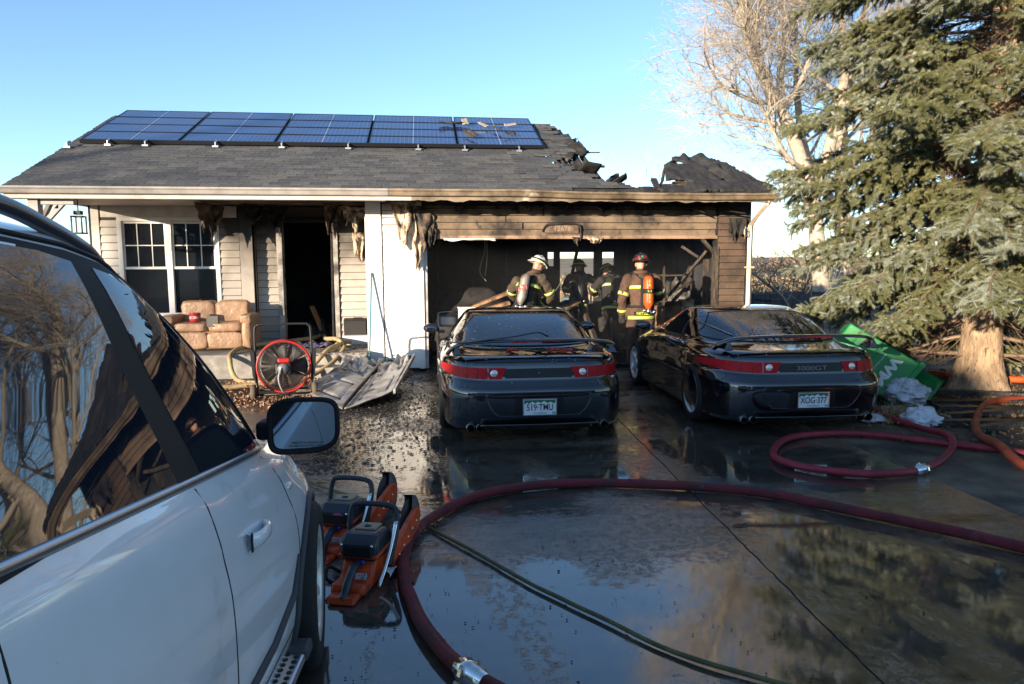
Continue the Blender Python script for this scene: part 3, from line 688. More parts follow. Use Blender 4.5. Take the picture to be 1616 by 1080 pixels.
def resample(poly, step, closed=True):
    out = []; k = len(poly)
    for i in range(k if closed else k-1):
        a, b = Vector((*poly[i],)), Vector((*poly[(i+1) % k],)); n = max(1, int((b-a).length/step))
        out += [a.lerp(b, j/n) for j in range(n)]
    if not closed: out.append(Vector(poly[-1]))
    return out
def smooth_poly(P, n=6): return [(v.x, v.y) for v in cr([(a, b, 0) for a, b in P], n, closed=True)]
def patch(bvh, poly, view, off=.004, th=.012, step=.04, far=8.):
    """polygon projected on to the body along a view axis, as a thin shell: view 'rear','front','left','right','top'"""
    B = resample(poly, step); pts = [Vector((v[0], v[1])) for v in B]; nb = len(pts)
    xs = [p.x for p in pts]; ys = [p.y for p in pts]
    x = min(xs)+step*.6
    while x < max(xs):
        y = min(ys)+step*.6
        while y < max(ys):
            if inpoly(x, y, [tuple(p) for p in pts]) and min((Vector((x,y))-p).length for p in pts) > step*.45: pts.append(Vector((x, y)))
            y += step
        x += step
    r = delaunay_2d_cdt(pts, [(i, (i+1) % nb) for i in range(nb)], [], 1, 1e-5)
    V2, F = r[0], r[2]
    MP = {'rear': (lambda p: Vector((p.x,-far,p.y)), Vector((0,1,0))), 'front': (lambda p: Vector((p.x,far+2,p.y)), Vector((0,-1,0))),
          'right': (lambda p: Vector((far,p.x,p.y)), Vector((-1,0,0))), 'left': (lambda p: Vector((-far,p.x,p.y)), Vector((1,0,0))), 'top': (lambda p: Vector((p.x,p.y,far)), Vector((0,0,-1)))}
    org, d = MP[view]; out = []; nn = []
    for p in V2:
        h = bvh.ray_cast(org(p), d)
        if h[0] is None:
            h = bvh.find_nearest(org(p)+d*far); 
        nrm = h[1] if h[1].dot(d) < 0 else -h[1]
        out.append(h[0]+nrm*off); nn.append(nrm)
    m = MB(); k = len(out); m.add(out, [], True)
    ed = {}
    for f in F:
        n = (out[f[1]]-out[f[0]]).cross(out[f[2]]-out[f[0]])
        f = tuple(f) if n.dot(d) < 0 else tuple(reversed(f))
        m.f.append(f); m.sm.append(True)
        for a, b in zip(f, f[1:]+f[:1]): ed[(a, b)] = 1
    for (a, b) in ed:
        if (b, a) not in ed: j = len(m.v); m.v += [tuple(out[b]), tuple(out[a]), tuple(out[a]-nn[a]*th), tuple(out[b]-nn[b]*th)]; m.f.append((j, j+1, j+2, j+3)); m.sm.append(False)
    return m
def on_body(bvh, pts, view, off=.0, far=8.):
    MP = {'rear': (lambda p: Vector((p[0],-far,p[1])), Vector((0,1,0))), 'front': (lambda p: Vector((p[0],far+2,p[1])), Vector((0,-1,0))),
          'right': (lambda p: Vector((far,p[0],p[1])), Vector((-1,0,0))), 'left': (lambda p: Vector((-far,p[0],p[1])), Vector((1,0,0))), 'top': (lambda p: Vector((p[0],p[1],far)), Vector((0,0,-1)))}
    org, d = MP[view]; out = []
    for p in pts:
        h = bvh.ray_cast(org(p), d)
        if h[0] is None: continue
        n = h[1] if h[1].dot(d) < 0 else -h[1]; out.append(h[0]+n*off)
    return out
def mirror_x(mb):
    q = MB(); q.v = [(-x,y,z) for x,y,z in mb.v]; q.f = [tuple(reversed(f)) for f in mb.f]; q.sm = list(mb.sm); return q
PAINT = mat('black_paint', (.005,.005,.007), .10, col2=(.012,.0115,.0115), scale=3.5, lo=.52, hi=.75, coat=1., coat_r=.025, r2=.26, ior=1.5, obj=True)
PAINT.node_tree.nodes['Principled BSDF'].inputs['Coat IOR'].default_value = 1.6
DGLASS = mat('car_glass', (.006,.007,.010), .02, ior=1.75, spec=.8, col2=(.02,.02,.022), scale=40, lo=.62, hi=.70, r2=.25, obj=True)
RUB = mat('black_rubber', (.012,.012,.012), .75, bump=.3, bscale=60, obj=True)
PLAS = mat('black_plastic', (.012,.012,.013), .45, obj=True)
CHROME = mat('chrome', (.75,.74,.72), .16, metal=1.)
ALLOY = mat('alloy', (.66,.65,.63), .3, metal=.35, col2=(.36,.33,.29), scale=8, lo=.5, hi=.75, obj=True)
REDL = mat('red_lens', (.46,.005,.010), .28, spec=.22, ior=1.45, col2=(.34,.003,.007), scale=30, bump=.25, bscale=240, obj=True)
REDD = mat('dark_red_lens', (.12,.003,.006), .1, coat=1.)
CLEARL = mat('clear_lens', (.75,.70,.66), .08, coat=1., metal=.3)
def wheel_meshes(rad, rim, width, spokes=5):
    """wheel with axis on +X, outer face at +X"""
    w = width/2; ty = MB().lathe([(rim,-w*.9),(rim+.015,-w),(rad-.03,-w),(rad-.008,-w*.86),(rad,-w*.6),(rad,-w*.30),(rad-.008,-w*.28),(rad-.008,-w*.24),(rad,-w*.22),(rad,w*.22),(rad-.008,w*.24),(rad-.008,w*.28),(rad,w*.30),(rad,w*.6),(rad-.008,w*.86),(rad-.03,w),(rim+.02,w),(rim+.012,w*.94),(rim,w*.9)], 48, Matrix.Rotation(R(90), 4, 'Y'))
    rm = MB(); Rx = Matrix.Rotation(R(90), 4, 'Y')
    rm.lathe([(rim,-w*.9),(rim-.02,-w*.8),(rim-.02,w*.7),(rim-.012,w*.88),(rim+.006,w*.97),(rim+.002,w*.86)], 48, Rx)
    for k in range(spokes):
        a = 2*math.pi*k/spokes
        def sp(u, v):
            r = .045+(rim-.055)*u; hw = (.052-.018*u+.03*max(0, u-.75))*(2*v-1)
            x = w*.86-.03*(1-u)**2-.022*abs(2*v-1)**3
            return Vector((x, r*math.cos(a)-hw*math.sin(a), r*math.sin(a)+hw*math.cos(a)))
        rm.grid(sp, 8, 6); rm.grid(lambda u, v: sp(u, 1-v)-Vector((.03,0,0)), 8, 6)
    rm.lathe([(.0,w*.84),(.03,w*.84),(.062,w*.78),(.068,w*.6)], 20, Rx)
    dk = MB().lathe([(.0,w*.1),(rim-.022,w*.1)], 32, Rx).lathe([(.06,w*.28),(.14,w*.28),(.14,w*.2)], 32, Rx)
    return ty, rm, dk
def add_wheels(root, places, rad, rim, width, rim_mat, spokes=5):
    ty, rm, dk = wheel_meshes(rad, rim, width, spokes); tm, rmm, dkm = ty.mesh('tyre'), rm.mesh('rim'), dk.mesh('brake_disc')
    for (x, y, s, st) in places:
        t = link('wheel', tm, RUB, root); t.location = (x, y, rad); t.rotation_euler = (random.random()*6 if False else 0, 0, (0 if s > 0 else math.pi)+st)
        r_ = link('rim', rmm, rim_mat, t); d_ = link('brake_disc', dkm, PLAS, t)
def carve(root_body, places, rad, depth=.36):
    """cut the wheel arches out of a closed body shell"""
    c = MB()
    for (x, y, s, st) in places:
        x0 = x-s*(depth-.16); x1 = x+s*.4
        M = Matrix.Translation((x0, y, rad-.01)) @ Matrix.Rotation(R(90), 4, 'Y')
        hgt = x1-x0; rr = rad+.045
        prof = [(.0,0),(rr,0),(rr,hgt),(0,hgt)]
        n = 40; vs = [M @ Vector((rr*math.cos(2*math.pi*i/n), rr*math.sin(2*math.pi*i/n), 0)) for i in range(n)]+[M @ Vector((rr*math.cos(2*math.pi*i/n), rr*math.sin(2*math.pi*i/n), hgt)) for i in range(n)]
        fs = [tuple(range(n-1,-1,-1)), tuple(range(n,2*n))]+[(i,(i+1)%n,n+(i+1)%n,n+i) for i in range(n)]
        if hgt < 0: fs = [tuple(reversed(f)) for f in fs]
        c.add(vs, fs)
    co = link('cutter', c.mesh('cutter')); md = root_body.modifiers.new('arch', 'BOOLEAN'); md.object = co; md.operation = 'DIFFERENCE'; md.solver = 'EXACT'
    bake(root_body); bpy.data.objects.remove(co)
def lin(a, b): return lambda y: a+(b-a)*max(0, min(1, y/4.5))
def make_coupe(label, rz, loc):
    root = thing('parked_car', label, 'car', loc, rz, 'black coupes parked on the driveway')
    def zf(zr, zm, zfr):   # height along the length: tail, doors, nose
        def f(y):
            if y < 2: return zr+(zm-zr)*max(0, y)/2
            return zm+(zfr-zm)*((y-2)/2.5)**1.4
        return f
    wf = lambda y: 1-.030*math.exp(-((y-2.1)/.75)**2)+.012*math.exp(-((y-.95)/.5)**2)+.006*math.exp(-((y-3.5)/.5)**2)
    LV = [(.30,4.36,.76,7,4,.12,None), (.16,4.46,.875,6.5,3.6,.125,wf), (.07,4.54,.905,6,3.2,.23,wf), (.015,4.56,.915,5.6,3.0,.39,wf), (.0,4.55,.92,5.4,3.0,zf(.52,.50,.46),wf),
          (.03,4.54,.918,5.2,2.9,zf(.575,.57,.50),wf), (.055,4.52,.914,5.0,2.9,zf(.615,.62,.53),wf), (.065,4.50,.908,4.8,2.8,zf(.64,.66,.55),wf), (.085,4.44,.898,4.6,2.8,zf(.765,.75,.585),wf),
          (.11,4.38,.872,4.4,2.8,zf(.815,.80,.61),wf), (.17,4.28,.835,4.0,2.8,zf(.848,.832,.64),wf), (.32,4.05,.80,3.5,2.8,zf(.865,.85,.69),wf),
          (.52,3.50,.775,3.4,3.0,lambda y: .885,None), (.60,3.30,.765,3.4,3.0,lambda y: .905,None), (.98,2.88,.70,3.6,3.2,1.03,None), (1.30,2.55,.635,3.8,3.4,1.125,None), (1.58,2.32,.585,4,3.6,1.19,None), (1.74,2.22,.53,4.2,3.8,1.212,None), (1.86,2.14,.40,4,4,1.222,None), (1.96,2.06,.15,3,3,1.226,None)]
    b = loft(LV); bv = bvh_of(b)
    body = b.build('body', PAINT, root)
    places = [(.80,.93,1,0), (-.80,.93,-1,0), (.80,3.40,1,0), (-.80,3.40,-1,0)]
    carve(body, places, .318); add_wheels(root, places, .318, .228, .235, ALLOY, 5)
    # glass
    hg = smooth_poly([(-.71,.918),(-.40,.905),(0,.902),(.40,.905),(.71,.918),(.655,1.02),(.545,1.135),(.46,1.168),(0,1.178),(-.46,1.168),(-.545,1.135),(-.655,1.02)], 4)
    hatch = patch(bv, hg, 'rear', .003, .01, .06).build('rear_window', DGLASS, root)
    rim_ = [on_body(bv, [p], 'rear', .002)[0] for p in [tuple(v)[:2] for v in resample(hg, .05)]]
    MB().tube(rim_, .009, 5, closed=True).build('window_seal', RUB, hatch)
    ws = smooth_poly([(-.70,.93),(0,.915),(.70,.93),(.55,1.16),(.3,1.185),(-.3,1.185),(-.55,1.16)], 4)
    patch(bv, ws, 'front', .003, .01, .07).build('windscreen', DGLASS, root)
    for vw in ('left', 'right'):
        dw = [(1.72,.90),(2.0,.895),(2.9,.90),(2.80,.955),(2.42,1.105),(2.12,1.165),(1.80,1.16),(1.735,1.10)]
        q = patch(bv, dw, vw, .003, .01, .06).build('side_window', DGLASS, root)
        qw = smooth_poly([(.92,.925),(1.55,.905),(1.62,.95),(1.58,1.10),(1.45,1.125),(1.22,1.07)], 4)
        patch(bv, qw, vw, .003, .01, .06).build('quarter_window', DGLASS, root)
        dr = [(1.62,.30),(1.60,.60),(1.66,.88)]; df = [(2.98,.30),(3.0,.6),(2.94,.86)]
        ln = on_body(bv, [tuple(v)[:2] for v in resample(dr+df[::-1], .06)], vw, -.002)
        MB().tube(ln, .0045, 4, closed=True).build('door_seam', RUB, root)
        crease = on_body(bv, [tuple(v)[:2] for v in resample([(1.35,.50),(2.95,.49)], .08, False)], vw, .0)
        MB().tube(crease, .012, 5).build('rub_strip', PAINT, root)
        sgn = 1 if vw == 'right' else -1
        mr = MB().ball((sgn*.985,2.66,.93), 1, 12, sq=(.105,.075,.062)); mo = mr.build('mirror', PAINT, root)
        MB().box(sgn*.80-.02,sgn*.93+.02,2.66,2.74,.86,.90).build('mirror_arm', PAINT, mo, bevel=.01)
        MB().ball((sgn*.985,2.602,.93), 1, 10, sq=(.088,.024,.048)).build('mirror_glass', DGLASS, mo)
        MB().box(sgn*.90-.012,sgn*.90+.012,1.72,1.90,.74,.775).build('door_handle', PLAS, root, bevel=.008)
    # tail: centre panel, lamps, bumper cut lines
    panel = patch(bv, [(-.31,.650),(.31,.650),(.345,.742),(-.345,.742)], 'rear', .003, .015, .05); panel.build('tail_panel', PLAS, root)
    for s in (-1, 1):
        P1 = [(s*.475,.645),(s*.76,.648),(s*.86,.668),(s*.893,.700),(s*.87,.735),(s*.80,.750),(s*.475,.750)]
        P2 = [(s*.345,.645),(s*.462,.645),(s*.462,.750),(s*.30,.752)]
        if s < 0: P1, P2 = P1[::-1], P2[::-1]
        tl = patch(bv, P1, 'rear', .008, .025, .04).build('tail_light', REDL, root)
        for xv in (.565, .655): 
            l_ = on_body(bv, [(s*xv,.648),(s*xv,.70),(s*xv,.748)], 'rear', .0105); MB().tube(l_, .0025, 4).build('lens_rib', REDD, tl)
        iv = patch(bv, P2, 'rear', .010, .025, .03).build('inner_light', REDL, root)
        c = on_body(bv, [(s*.413,.697)], 'rear', .013)[0]
        MB().lathe([(.0,.012),(.018,.010),(.030,.003),(.036,-.004)], 24, Matrix.Translation(c) @ Matrix.Rotation(R(90), 4, 'X')).build('reversing_lamp', CLEARL, iv)
    # spoiler hoop
    sp = cr([(-.835,.52,.842),(-.80,.42,.90),(-.73,.33,.955),(-.58,.265,.985),(-.30,.215,1.0),(0,.20,1.004),(.30,.215,1.0),(.58,.265,.985),(.73,.33,.955),(.80,.42,.90),(.835,.52,.842)], 7)
    vs = []; k = len(sp); prof = [(-.075,-.004),(-.05,.012),(0,.017),(.06,.012),(.095,.002),(.06,-.010),(0,-.014),(-.05,-.013)]
    for i, p in enumerate(sp):
        t = (sp[min(i+1,k-1)]-sp[max(i-1,0)]); ang = math.atan2(t.z, abs(t.x)+1e-6)*(1 if p.x < 0 else 1)
        e = abs(i/(k-1)-.5)*2; wd = 1+.5*max(0, e-.6)/.4; up = Vector((-math.sin(math.atan2(t.z, t.x)), 0, math.cos(math.atan2(t.z, t.x))))
        for a, c in prof: vs.append(p+Vector((0,a*wd*.8,0))+up*c*(.85+e*.5))
    n = len(prof); fs = [(i*n+j, i*n+(j+1)%n, (i+1)*n+(j+1)%n, (i+1)*n+j) for i in range(k-1) for j in range(n)]+[tuple(range(n)), tuple((k-1)*n+j for j in range(n-1,-1,-1))]
    spo = MB().add(vs, fs, True).build('spoiler', PAINT, root)
    for s in (-1, 1):
        MB().add([(s*.70,.25,.855),(s*.79,.25,.855),(s*.80,.50,.87),(s*.71,.50,.87),(s*.73,.29,.955),(s*.755,.27,.945),(s*.765,.42,.925),(s*.745,.42,.94)], [(3,2,1,0),(4,5,6,7),(0,1,5,4),(1,2,6,5),(2,3,7,6),(3,0,4,7)]).build('spoiler_foot', PAINT, spo, bevel=.012)
    MB().tube(cr([(-.24,.158,.991),(0,.147,.994),(.24,.158,.991)], 6), .008, 6).build('high_brake_light', REDL, spo)
    # bumper lines and plate recess
    pr = smooth_poly([(-.47,.505),(-.25,.518),(.25,.518),(.47,.505),(.475,.42),(.40,.305),(.30,.285),(-.30,.285),(-.40,.305),(-.475,.42)], 4)
    MB().tube([on_body(bv, [p], 'rear', .000)[0] for p in [tuple(v)[:2] for v in resample(pr, .04)]], .0045, 5, closed=True).build('plate_surround', PAINT, root)
    l_ = on_body(bv, [tuple(v)[:2] for v in resample([(-.86,.50),(-.47,.49)], .04, False)], 'rear', 0); MB().tube(l_, .004, 4).build('bumper_seam', PAINT, root)
    l_ = on_body(bv, [tuple(v)[:2] for v in resample([(.47,.49),(.86,.50)], .04, False)], 'rear', 0); MB().tube(l_, .004, 4).build('bumper_seam', PAINT, root)
    l_ = on_body(bv, [tuple(v)[:2] for v in resample([(-.80,.79),(-.4,.80),(.4,.80),(.80,.79)], .05, False)], 'rear', 0); MB().tube(l_, .004, 4).build('boot_seam', RUB, root)
    MB().grid(lambda u, v: Vector(((u-.5)*1.1, .03+.16*v-.02*math.cos((u-.5)*3), .205-.09*v*(.6+.4*math.cos((u-.5)*3)))), 16, 4).build('lower_valance', PAINT, root, solid=.012)
    nb = patch(bv, [(-.24,.29),(.24,.29),(.22,.465),(-.22,.465)], 'rear', .004, .02, .05).build('plate_recess', PLAS, root)
    pl = MB().box(-.155,.155,-.006,.0,.30,.455); 
    plate = pl.build('licence_plate', mat('plate_white', (.62,.64,.66), .4, obj=True), root, bevel=.004)
    GRN = mat('plate_green', (.015,.13,.07), .5); WHT = mat('plate_white', (.62,.64,.66))
    ridge = [(-.145,.405),(-.12,.425),(-.10,.412),(-.07,.432),(-.045,.415),(-.02,.43),(.01,.418),(.04,.437),(.07,.415),(.10,.428),(.13,.41),(.145,.42)]
    MB().prism([(x, z) for x, z in ridge]+[(.145,.447),(-.145,.447)], .0015, Matrix(((1,0,0,0),(0,0,-1,-.0062),(0,1,0,0),(0,0,0,1)))).build('plate_mountains', GRN, plate)
    fr = MB()
    for a in ((-.160,-.150,.295,.46),(.150,.160,.295,.46),(-.15,.15,.295,.303),(-.15,.15,.452,.46)): fr.box(a[0],a[1],-.009,-.001,a[2],a[3])
    fr.build('plate_frame', CHROME, plate)
    pM = lambda x, z: Matrix.Translation((x,-.0072,z)) @ Euler((R(90),0,0)).to_matrix().to_4x4()
    text('plate_state', 'COLORADO', .022, GRN, plate, pM(0,.318), .0008)
    MB().box(.115,.145,-.0078,-.006,.308,.33).build('plate_sticker', mat('sticker_teal', (.03,.35,.36), .5), plate)
    for s in (-1, 1):
        for dx in (.545, .635):
            MB().lathe([(.036,-.0),(.041,.004),(.041,.20),(.034,.20),(.034,.01),(.036,0)], 20, Matrix.Translation((s*dx,.105,.165)) @ Matrix.Rotation(R(-90), 4, 'X')).build('exhaust_tip', mat('sooty_steel', (.25,.25,.25), .3, metal=1.), root)
    MB().box(-.8,.8,.35,4.2,.15,.2).build('underbody', PLAS, root)
    MB().box(-.62,.62,.95,3.1,.4,.86).build('cabin_floor', PLAS, root)
    em = MB().prism([(-.012,.70),(0,.716),(.012,.70),(.0,.692)], .003, Matrix(((1,0,0,0),(0,0,-1,.058),(0,1,0,0),(0,0,0,1))))
    em.build('badge', CHROME, root)
    return root, plate, bv
car1, plate1, cbv = make_coupe('black coupe with plate 519-TMU parked before the garage door, red cables on its boot', R(-.5), (1.10, 6.72, 0)); car1.scale = (1.075, 1.0, 1.03)
car2 = copy_tree(car1); car2['label'] = 'black coupe with plate XOG-377 parked beside the dark green bin, wheels showing'
car2.location = (3.95, 6.66, 0); car2.rotation_euler = (0, 0, R(-2.0))
plate2 = [c for c in COL.objects if c.parent == car2 and c.name.startswith('licence_plate')][0]
PTX = mat('plate_text', (.02,.03,.03), .5)
_pM = lambda x, z: Matrix.Translation((x,-.0072,z)) @ Euler((R(90),0,0)).to_matrix().to_4x4()
for pl_, tx in ((plate1, '519·TMU'), (plate2, 'XOG·377')): text('plate_number', tx, .088, PTX, pl_, _pM(0,.372), .0012, xs=.74, bold=.0008)
t_ = text('model_lettering', '3000GT', .062, mat('grey_letters', (.20,.20,.21), .4, metal=.4), car2, Matrix.Translation((0,.0545,.69)) @ Euler((R(82),0,0)).to_matrix().to_4x4(), .002, xs=1.5)
# windscreen wiper across each hatch
for cr_, pts in ((car2, [(-.52,.93),(-.50,.95),(-.66,1.06)]), (car1, [(.10,.915),(.12,.93),(.62,.925)])):
    q = on_body(cbv, [tuple(v)[:2] for v in resample(pts[1:], .06, False)], 'rear', .012)
    MB().tube(q, .008, 5).build('rear_wiper', PLAS if cr_ is car1 else mat('wiper_grey', (.30,.30,.31), .3, metal=.5), cr_)

# ---------------------------------------------------------------- white SUV beside the camera
def make_suv():
    a = R(4); dr = Vector((math.sin(a), math.cos(a), 0)); n = Vector((math.cos(a), -math.sin(a), 0)); P0 = Vector((-.625, 2.632, 0))
    root = thing('suv', 'white SUV with roof rails filling the left foreground, seen along its side', 'car', P0-n*.845, -a)
    WP = mat('white_paint', (.78,.775,.79), .22, coat=1., coat_r=.03, col2=(.71,.70,.705), scale=1.6, lo=.45, hi=.75, obj=True, layers=[((.42,.40,.37), 55, .69, .74), ((.50,.47,.43), 3.2, .60, .80)])
    SG = mat('suv_glass', (.010,.014,.022), .015, ior=1.62, spec=.75, obj=True)
    TRIMB = mat('satin_black', (.016,.014,.014), .62, spec=.3, obj=True); CLAD = mat('grey_cladding', (.05,.05,.055), .6, obj=True)
    ALU = mat('brushed_aluminium', (.48,.48,.50), .33, metal=1., obj=True)
    def belt(y):
        if y > .2: return 1.075-.115*(y-.2)-.05*max(0, y-.7)
        return 1.10-.123*max(y, -1.6)
    def lv(dz, mid): return lambda y: dz+mid*(belt(y)-1.1)
    wf = lambda y: 1+.012*math.exp(-((y-.42)/.45)**2)+.012*math.exp(-((y+2.2)/.45)**2)
    LV = [(-2.9,1.08,.78,6,4,.25,None), (-3.04,1.20,.90,6,4,.27,None), (-3.10,1.26,.945,5.5,3.8,.40,wf), (-3.12,1.275,.955,5.5,3.6,.55,wf), (-3.12,1.27,.957,5.5,3.5,lv(.72,.2),wf), (-3.11,1.25,.950,5.5,3.4,lv(.82,.5),wf),
          (-3.09,1.22,.935,5.5,3.3,lv(.885,.8),wf), (-3.07,1.17,.925,5.5,3.2,lv(.935,.9),wf), (-3.05,1.08,.895,5.5,3.2,lv(1.03,1.),wf), (-3.02,.98,.862,5.5,3.2,lv(1.085,1.),None), (-2.99,.42,.845,7,7,lv(1.112,1.),None), (-2.93,.17,.805,8,9,lambda y: 1.25+.7*(belt(y)-1.1),None),
          (-2.84,-.06,.735,8,11,lambda y: 1.47+.35*(belt(y)-1.1),None), (-2.74,-.31,.675,8,11,lambda y: 1.68+.12*(belt(y)-1.1),None), (-2.66,-.53,.615,8,10,1.835,None), (-2.58,-.64,.56,7,8,1.885,None), (-2.4,-.78,.46,5,5,1.912,None), (-2.2,-.98,.25,4,4,1.925,None)]
    b = loft(LV, 3, 220); bv = bvh_of(b)
    body = b.build('body', WP, root)
    places = [(.815,.46,1,.16), (-.815,.46,-1,.16), (.845,-2.22,1,0), (-.845,-2.22,-1,0)]
    carve(body, places, .365, .42); add_wheels(root, places, .365, .245, .255, ALLOY, 10)
    for vw, s in (('right', 1), ('left', -1)):
        B = lambda y: belt(y)+.012
        fw = [(-.556,B(-.556)),(-.3,B(-.3)),(.0,B(.0)),(-.055,1.262),(-.175,1.442),(-.36,1.627),(-.49,1.718),(-.59,1.763),(-.665,1.780)]
        rw = [(-1.47,B(-1.47)),(-1.1,B(-1.1)),(-.712,B(-.712)),(-.735,1.50),(-.756,1.796),(-.87,1.821),(-1.0,1.834),(-1.42,1.834)]
        qw = [(-2.35,B(-2.35)+.03),(-1.55,B(-1.55)),(-1.52,1.832),(-2.0,1.815),(-2.3,1.73)]
        full = [(-2.42,B(-2.42)+.02),(-1.0,B(-1.0)-.005),(.03,B(.03)-.005),(-.02,1.27),(-.14,1.457),(-.33,1.648),(-.47,1.745),(-.59,1.792),(-.75,1.825),(-1.0,1.855),(-2.0,1.842),(-2.36,1.75)]
        patch(bv, full, vw, .002, .006, .07).build('window_frame', TRIMB, root)
        for P in (fw, rw, qw): patch(bv, P, vw, .0034, .008, .06).build('side_window', SG, root)
        # bright strips under and over the glass
        ln = on_body(bv, [(y, belt(y)+.002) for y in np.arange(-2.42, .05, .06)], vw, .004); MB().tube(ln, .012, 6, flat=1.2).build('belt_moulding', ALU, root)
        top = [(.035,1.135),(-.008,1.28),(-.125,1.467),(-.315,1.66),(-.46,1.758),(-.59,1.804),(-.75,1.837),(-1.0,1.866),(-2.0,1.853),(-2.38,1.76)]
        ln = on_body(bv, [tuple(v)[:2] for v in resample(top, .06, False)], vw, .004); MB().tube(ln, .007, 5).build('roof_moulding', TRIMB, root)
        # doors: shut lines, handles, mirror
        for dl in ([(-.64,.40),(-.645,.75),(-.645,1.0),(-.64,belt(-.64)-.015)], [(.10,.42),(.13,.7),(.10,.95),(.03,1.07)], [(-1.50,.45),(-1.53,.72),(-1.60,.85),(-1.52,1.1),(-1.5,belt(-1.5)-.015)]):
            ln = on_body(bv, [tuple(v)[:2] for v in resample(dl, .05, False)], vw, -.002); MB().tube(ln, .0042, 5).build('door_seam', RUB, root)
        ln = on_body(bv, [tuple(v)[:2] for v in resample([(-1.5,.40),(.10,.40)], .06, False)], vw, -.001); MB().tube(ln, .004, 5).build('door_seam', RUB, root)
        for hy in (-.46, -1.85):
            z = .93+.05*(hy < -1); q = on_body(bv, [(hy, z), (hy+.09, z), (hy+.19, z-.012)], vw, .0)
            cup = patch(bv, smooth_poly([(hy+.015,z-.03),(hy+.13,z-.035),(hy+.15,z),(hy+.13,z+.03),(hy+.015,z+.028)], 4), vw, .001, .004, .03).build('handle_cup', WP, root)
            h = MB()
            def hd(u, v):
                p = q[0].lerp(q[2], u); o_ = .030*math.sin(math.pi*min(1, max(0, u*1.0+.0)))**.5+.006
                an = v*2*math.pi; return p+Vector((s*(o_+.013*math.cos(an)), 0, .024*math.sin(an)*(1.15-.35*u)))
            h.grid(hd, 10, 12); h.build('door_handle', WP, root)
            h2 = MB().box(s*-.002,s*.002,-.006,.006,-.03,.03, Matrix.Translation(q[0]+Vector((s*.02,0,0)))); h2.build('handle_gap', RUB, root)
        mm = lambda m: m if s > 0 else mirror_x(m)
        mir = MB()
        def shell(u, v):
            an = u*2*math.pi; r_ = math.sin(v*math.pi/2)**.6; c, d = math.cos(an), math.sin(an); e = .45
            x = .125*math.copysign(abs(c)**e, c)*(1 if c > 0 else 1); z = .098*math.copysign(abs(d)**e, d)*(1-.12*(c > 0)*c)
            return Vector((1.01+x*r_, .13-.135*v, 1.195+z*r_+.015*c))
        mir.grid(shell, 40, 10)
        mo = mm(mir).build('mirror', mat('mirror_shell', (.03,.04,.075), .35, coat=.6, obj=True), root)
        rim_ = MB()
        rim_.tube([shell(i/40, 1.0) for i in range(40)], .010, 6, closed=True); mm(rim_).build('mirror_rim', TRIMB, mo)
        gl = MB(); gl.add([Vector((1.01,.002,1.195))]+[shell(i/40, 1.)*1 for i in range(40)], [(0, 1+(i+1) % 40, 1+i) for i in range(40)]); 
        gl.v = [(x, .001 if k == 0 else .001, z) for k, (x, y, z) in enumerate(gl.v)]
        mg = mm(gl).build('mirror_glass', mat('mirror_silver', (.30,.36,.42), .03, metal=1., obj=True), mo)
        if s > 0:
            for i_, tx in enumerate(('OBJECTS IN MIRROR ARE', 'CLOSER THAN THEY APPEAR')):
                text('mirror_text', tx, .0105, mat('etched_grey', (.12,.14,.16), .6), mo, Matrix.Translation((1.02,-.0015,1.128-.012*i_)) @ Euler((R(90),0,0)).to_matrix().to_4x4(), .0003)
        mm(MB().box(.82,.92,.03,.12,1.13,1.20)).build('mirror_arm', TRIMB, mo, bevel=.015)
        # side repeater, rub strip, arch lip, running board
        c = on_body(bv, [(.185,.905)], vw, .0)[0]; MB().ball(c, 1, 8, sq=(.012,.035,.016)).build('side_repeater', CLEARL, root)
        rs = on_body(bv, [tuple(v)[:2] for v in resample([(-1.45,.50),(-.3,.50),(-.02,.545),(.09,.66)], .05, False)], vw, .004); MB().tube(rs, [.016]*(len(rs)-3)+[.013,.009,.004], 6).build('rub_strip', CLAD, root)
        for wy in (.44, -2.22):
            ar = [(wy+.412*math.cos(t), .355+.412*math.sin(t)) for t in np.linspace(R(-12), R(192), 40)]; al = on_body(bv, ar, vw, .004)
            MB().tube(al, .017, 6).build('arch_lip', CLAD, root)
        rb = MB().box(*( (.86,.995) if s > 0 else (-.995,-.86)), -1.72, -.04, .29, .325); rbo = rb.build('running_board', ALU, root, bevel=.012)
        e_ = MB().box(*((.85,1.0) if s > 0 else (-1.0,-.85)), -.04, .06, .28, .335); e_.build('board_end', CLAD, rbo, bevel=.015)
        dm = MB().lathe([(0,.0025),(.010,.0025),(.011,0)], 10).mesh('grip_stud'); dm.materials.append(RUB)
        for i_ in range(46):
            for j_ in range(3):
                o = bpy.data.objects.new('grip_stud', dm); COL.objects.link(o); o.parent = rbo; o.location = (s*(.895+.036*j_), -.07-.034*i_+(.017 if j_ == 1 else 0), .325)
        # roof rail
        rl = cr([(s*.575,-.47,1.775),(s*.58,-.58,1.828),(s*.583,-.75,1.882),(s*.585,-.98,1.932),(s*.585,-1.4,1.952),(s*.575,-2.1,1.935),(s*.565,-2.45,1.87),(s*.56,-2.55,1.82)], 8)
        k = len(rl); MB().tube(rl, [.008+.011*min(1, min(i_, k-1-i_)/8) for i_ in range(k)], 10, flat=1.15).build('roof_rail', mat('rail_dark', (.03,.035,.05), .35, coat=.5, obj=True), root)
        for yy in (-1.35, -2.3): MB().bar((s*.58,yy,1.80),(s*.585,yy,1.93),.02,.10).build('rail_foot', TRIMB, root, bevel=.006)
    # windscreen, back window, lamps, grille and plate so the car is whole from other sides
    patch(bv, [(-.74,1.15),(0,1.14),(.74,1.15),(.60,1.70),(.3,1.76),(-.3,1.76),(-.60,1.70)], 'front', .004, .01, .09).build('windscreen', SG, root)
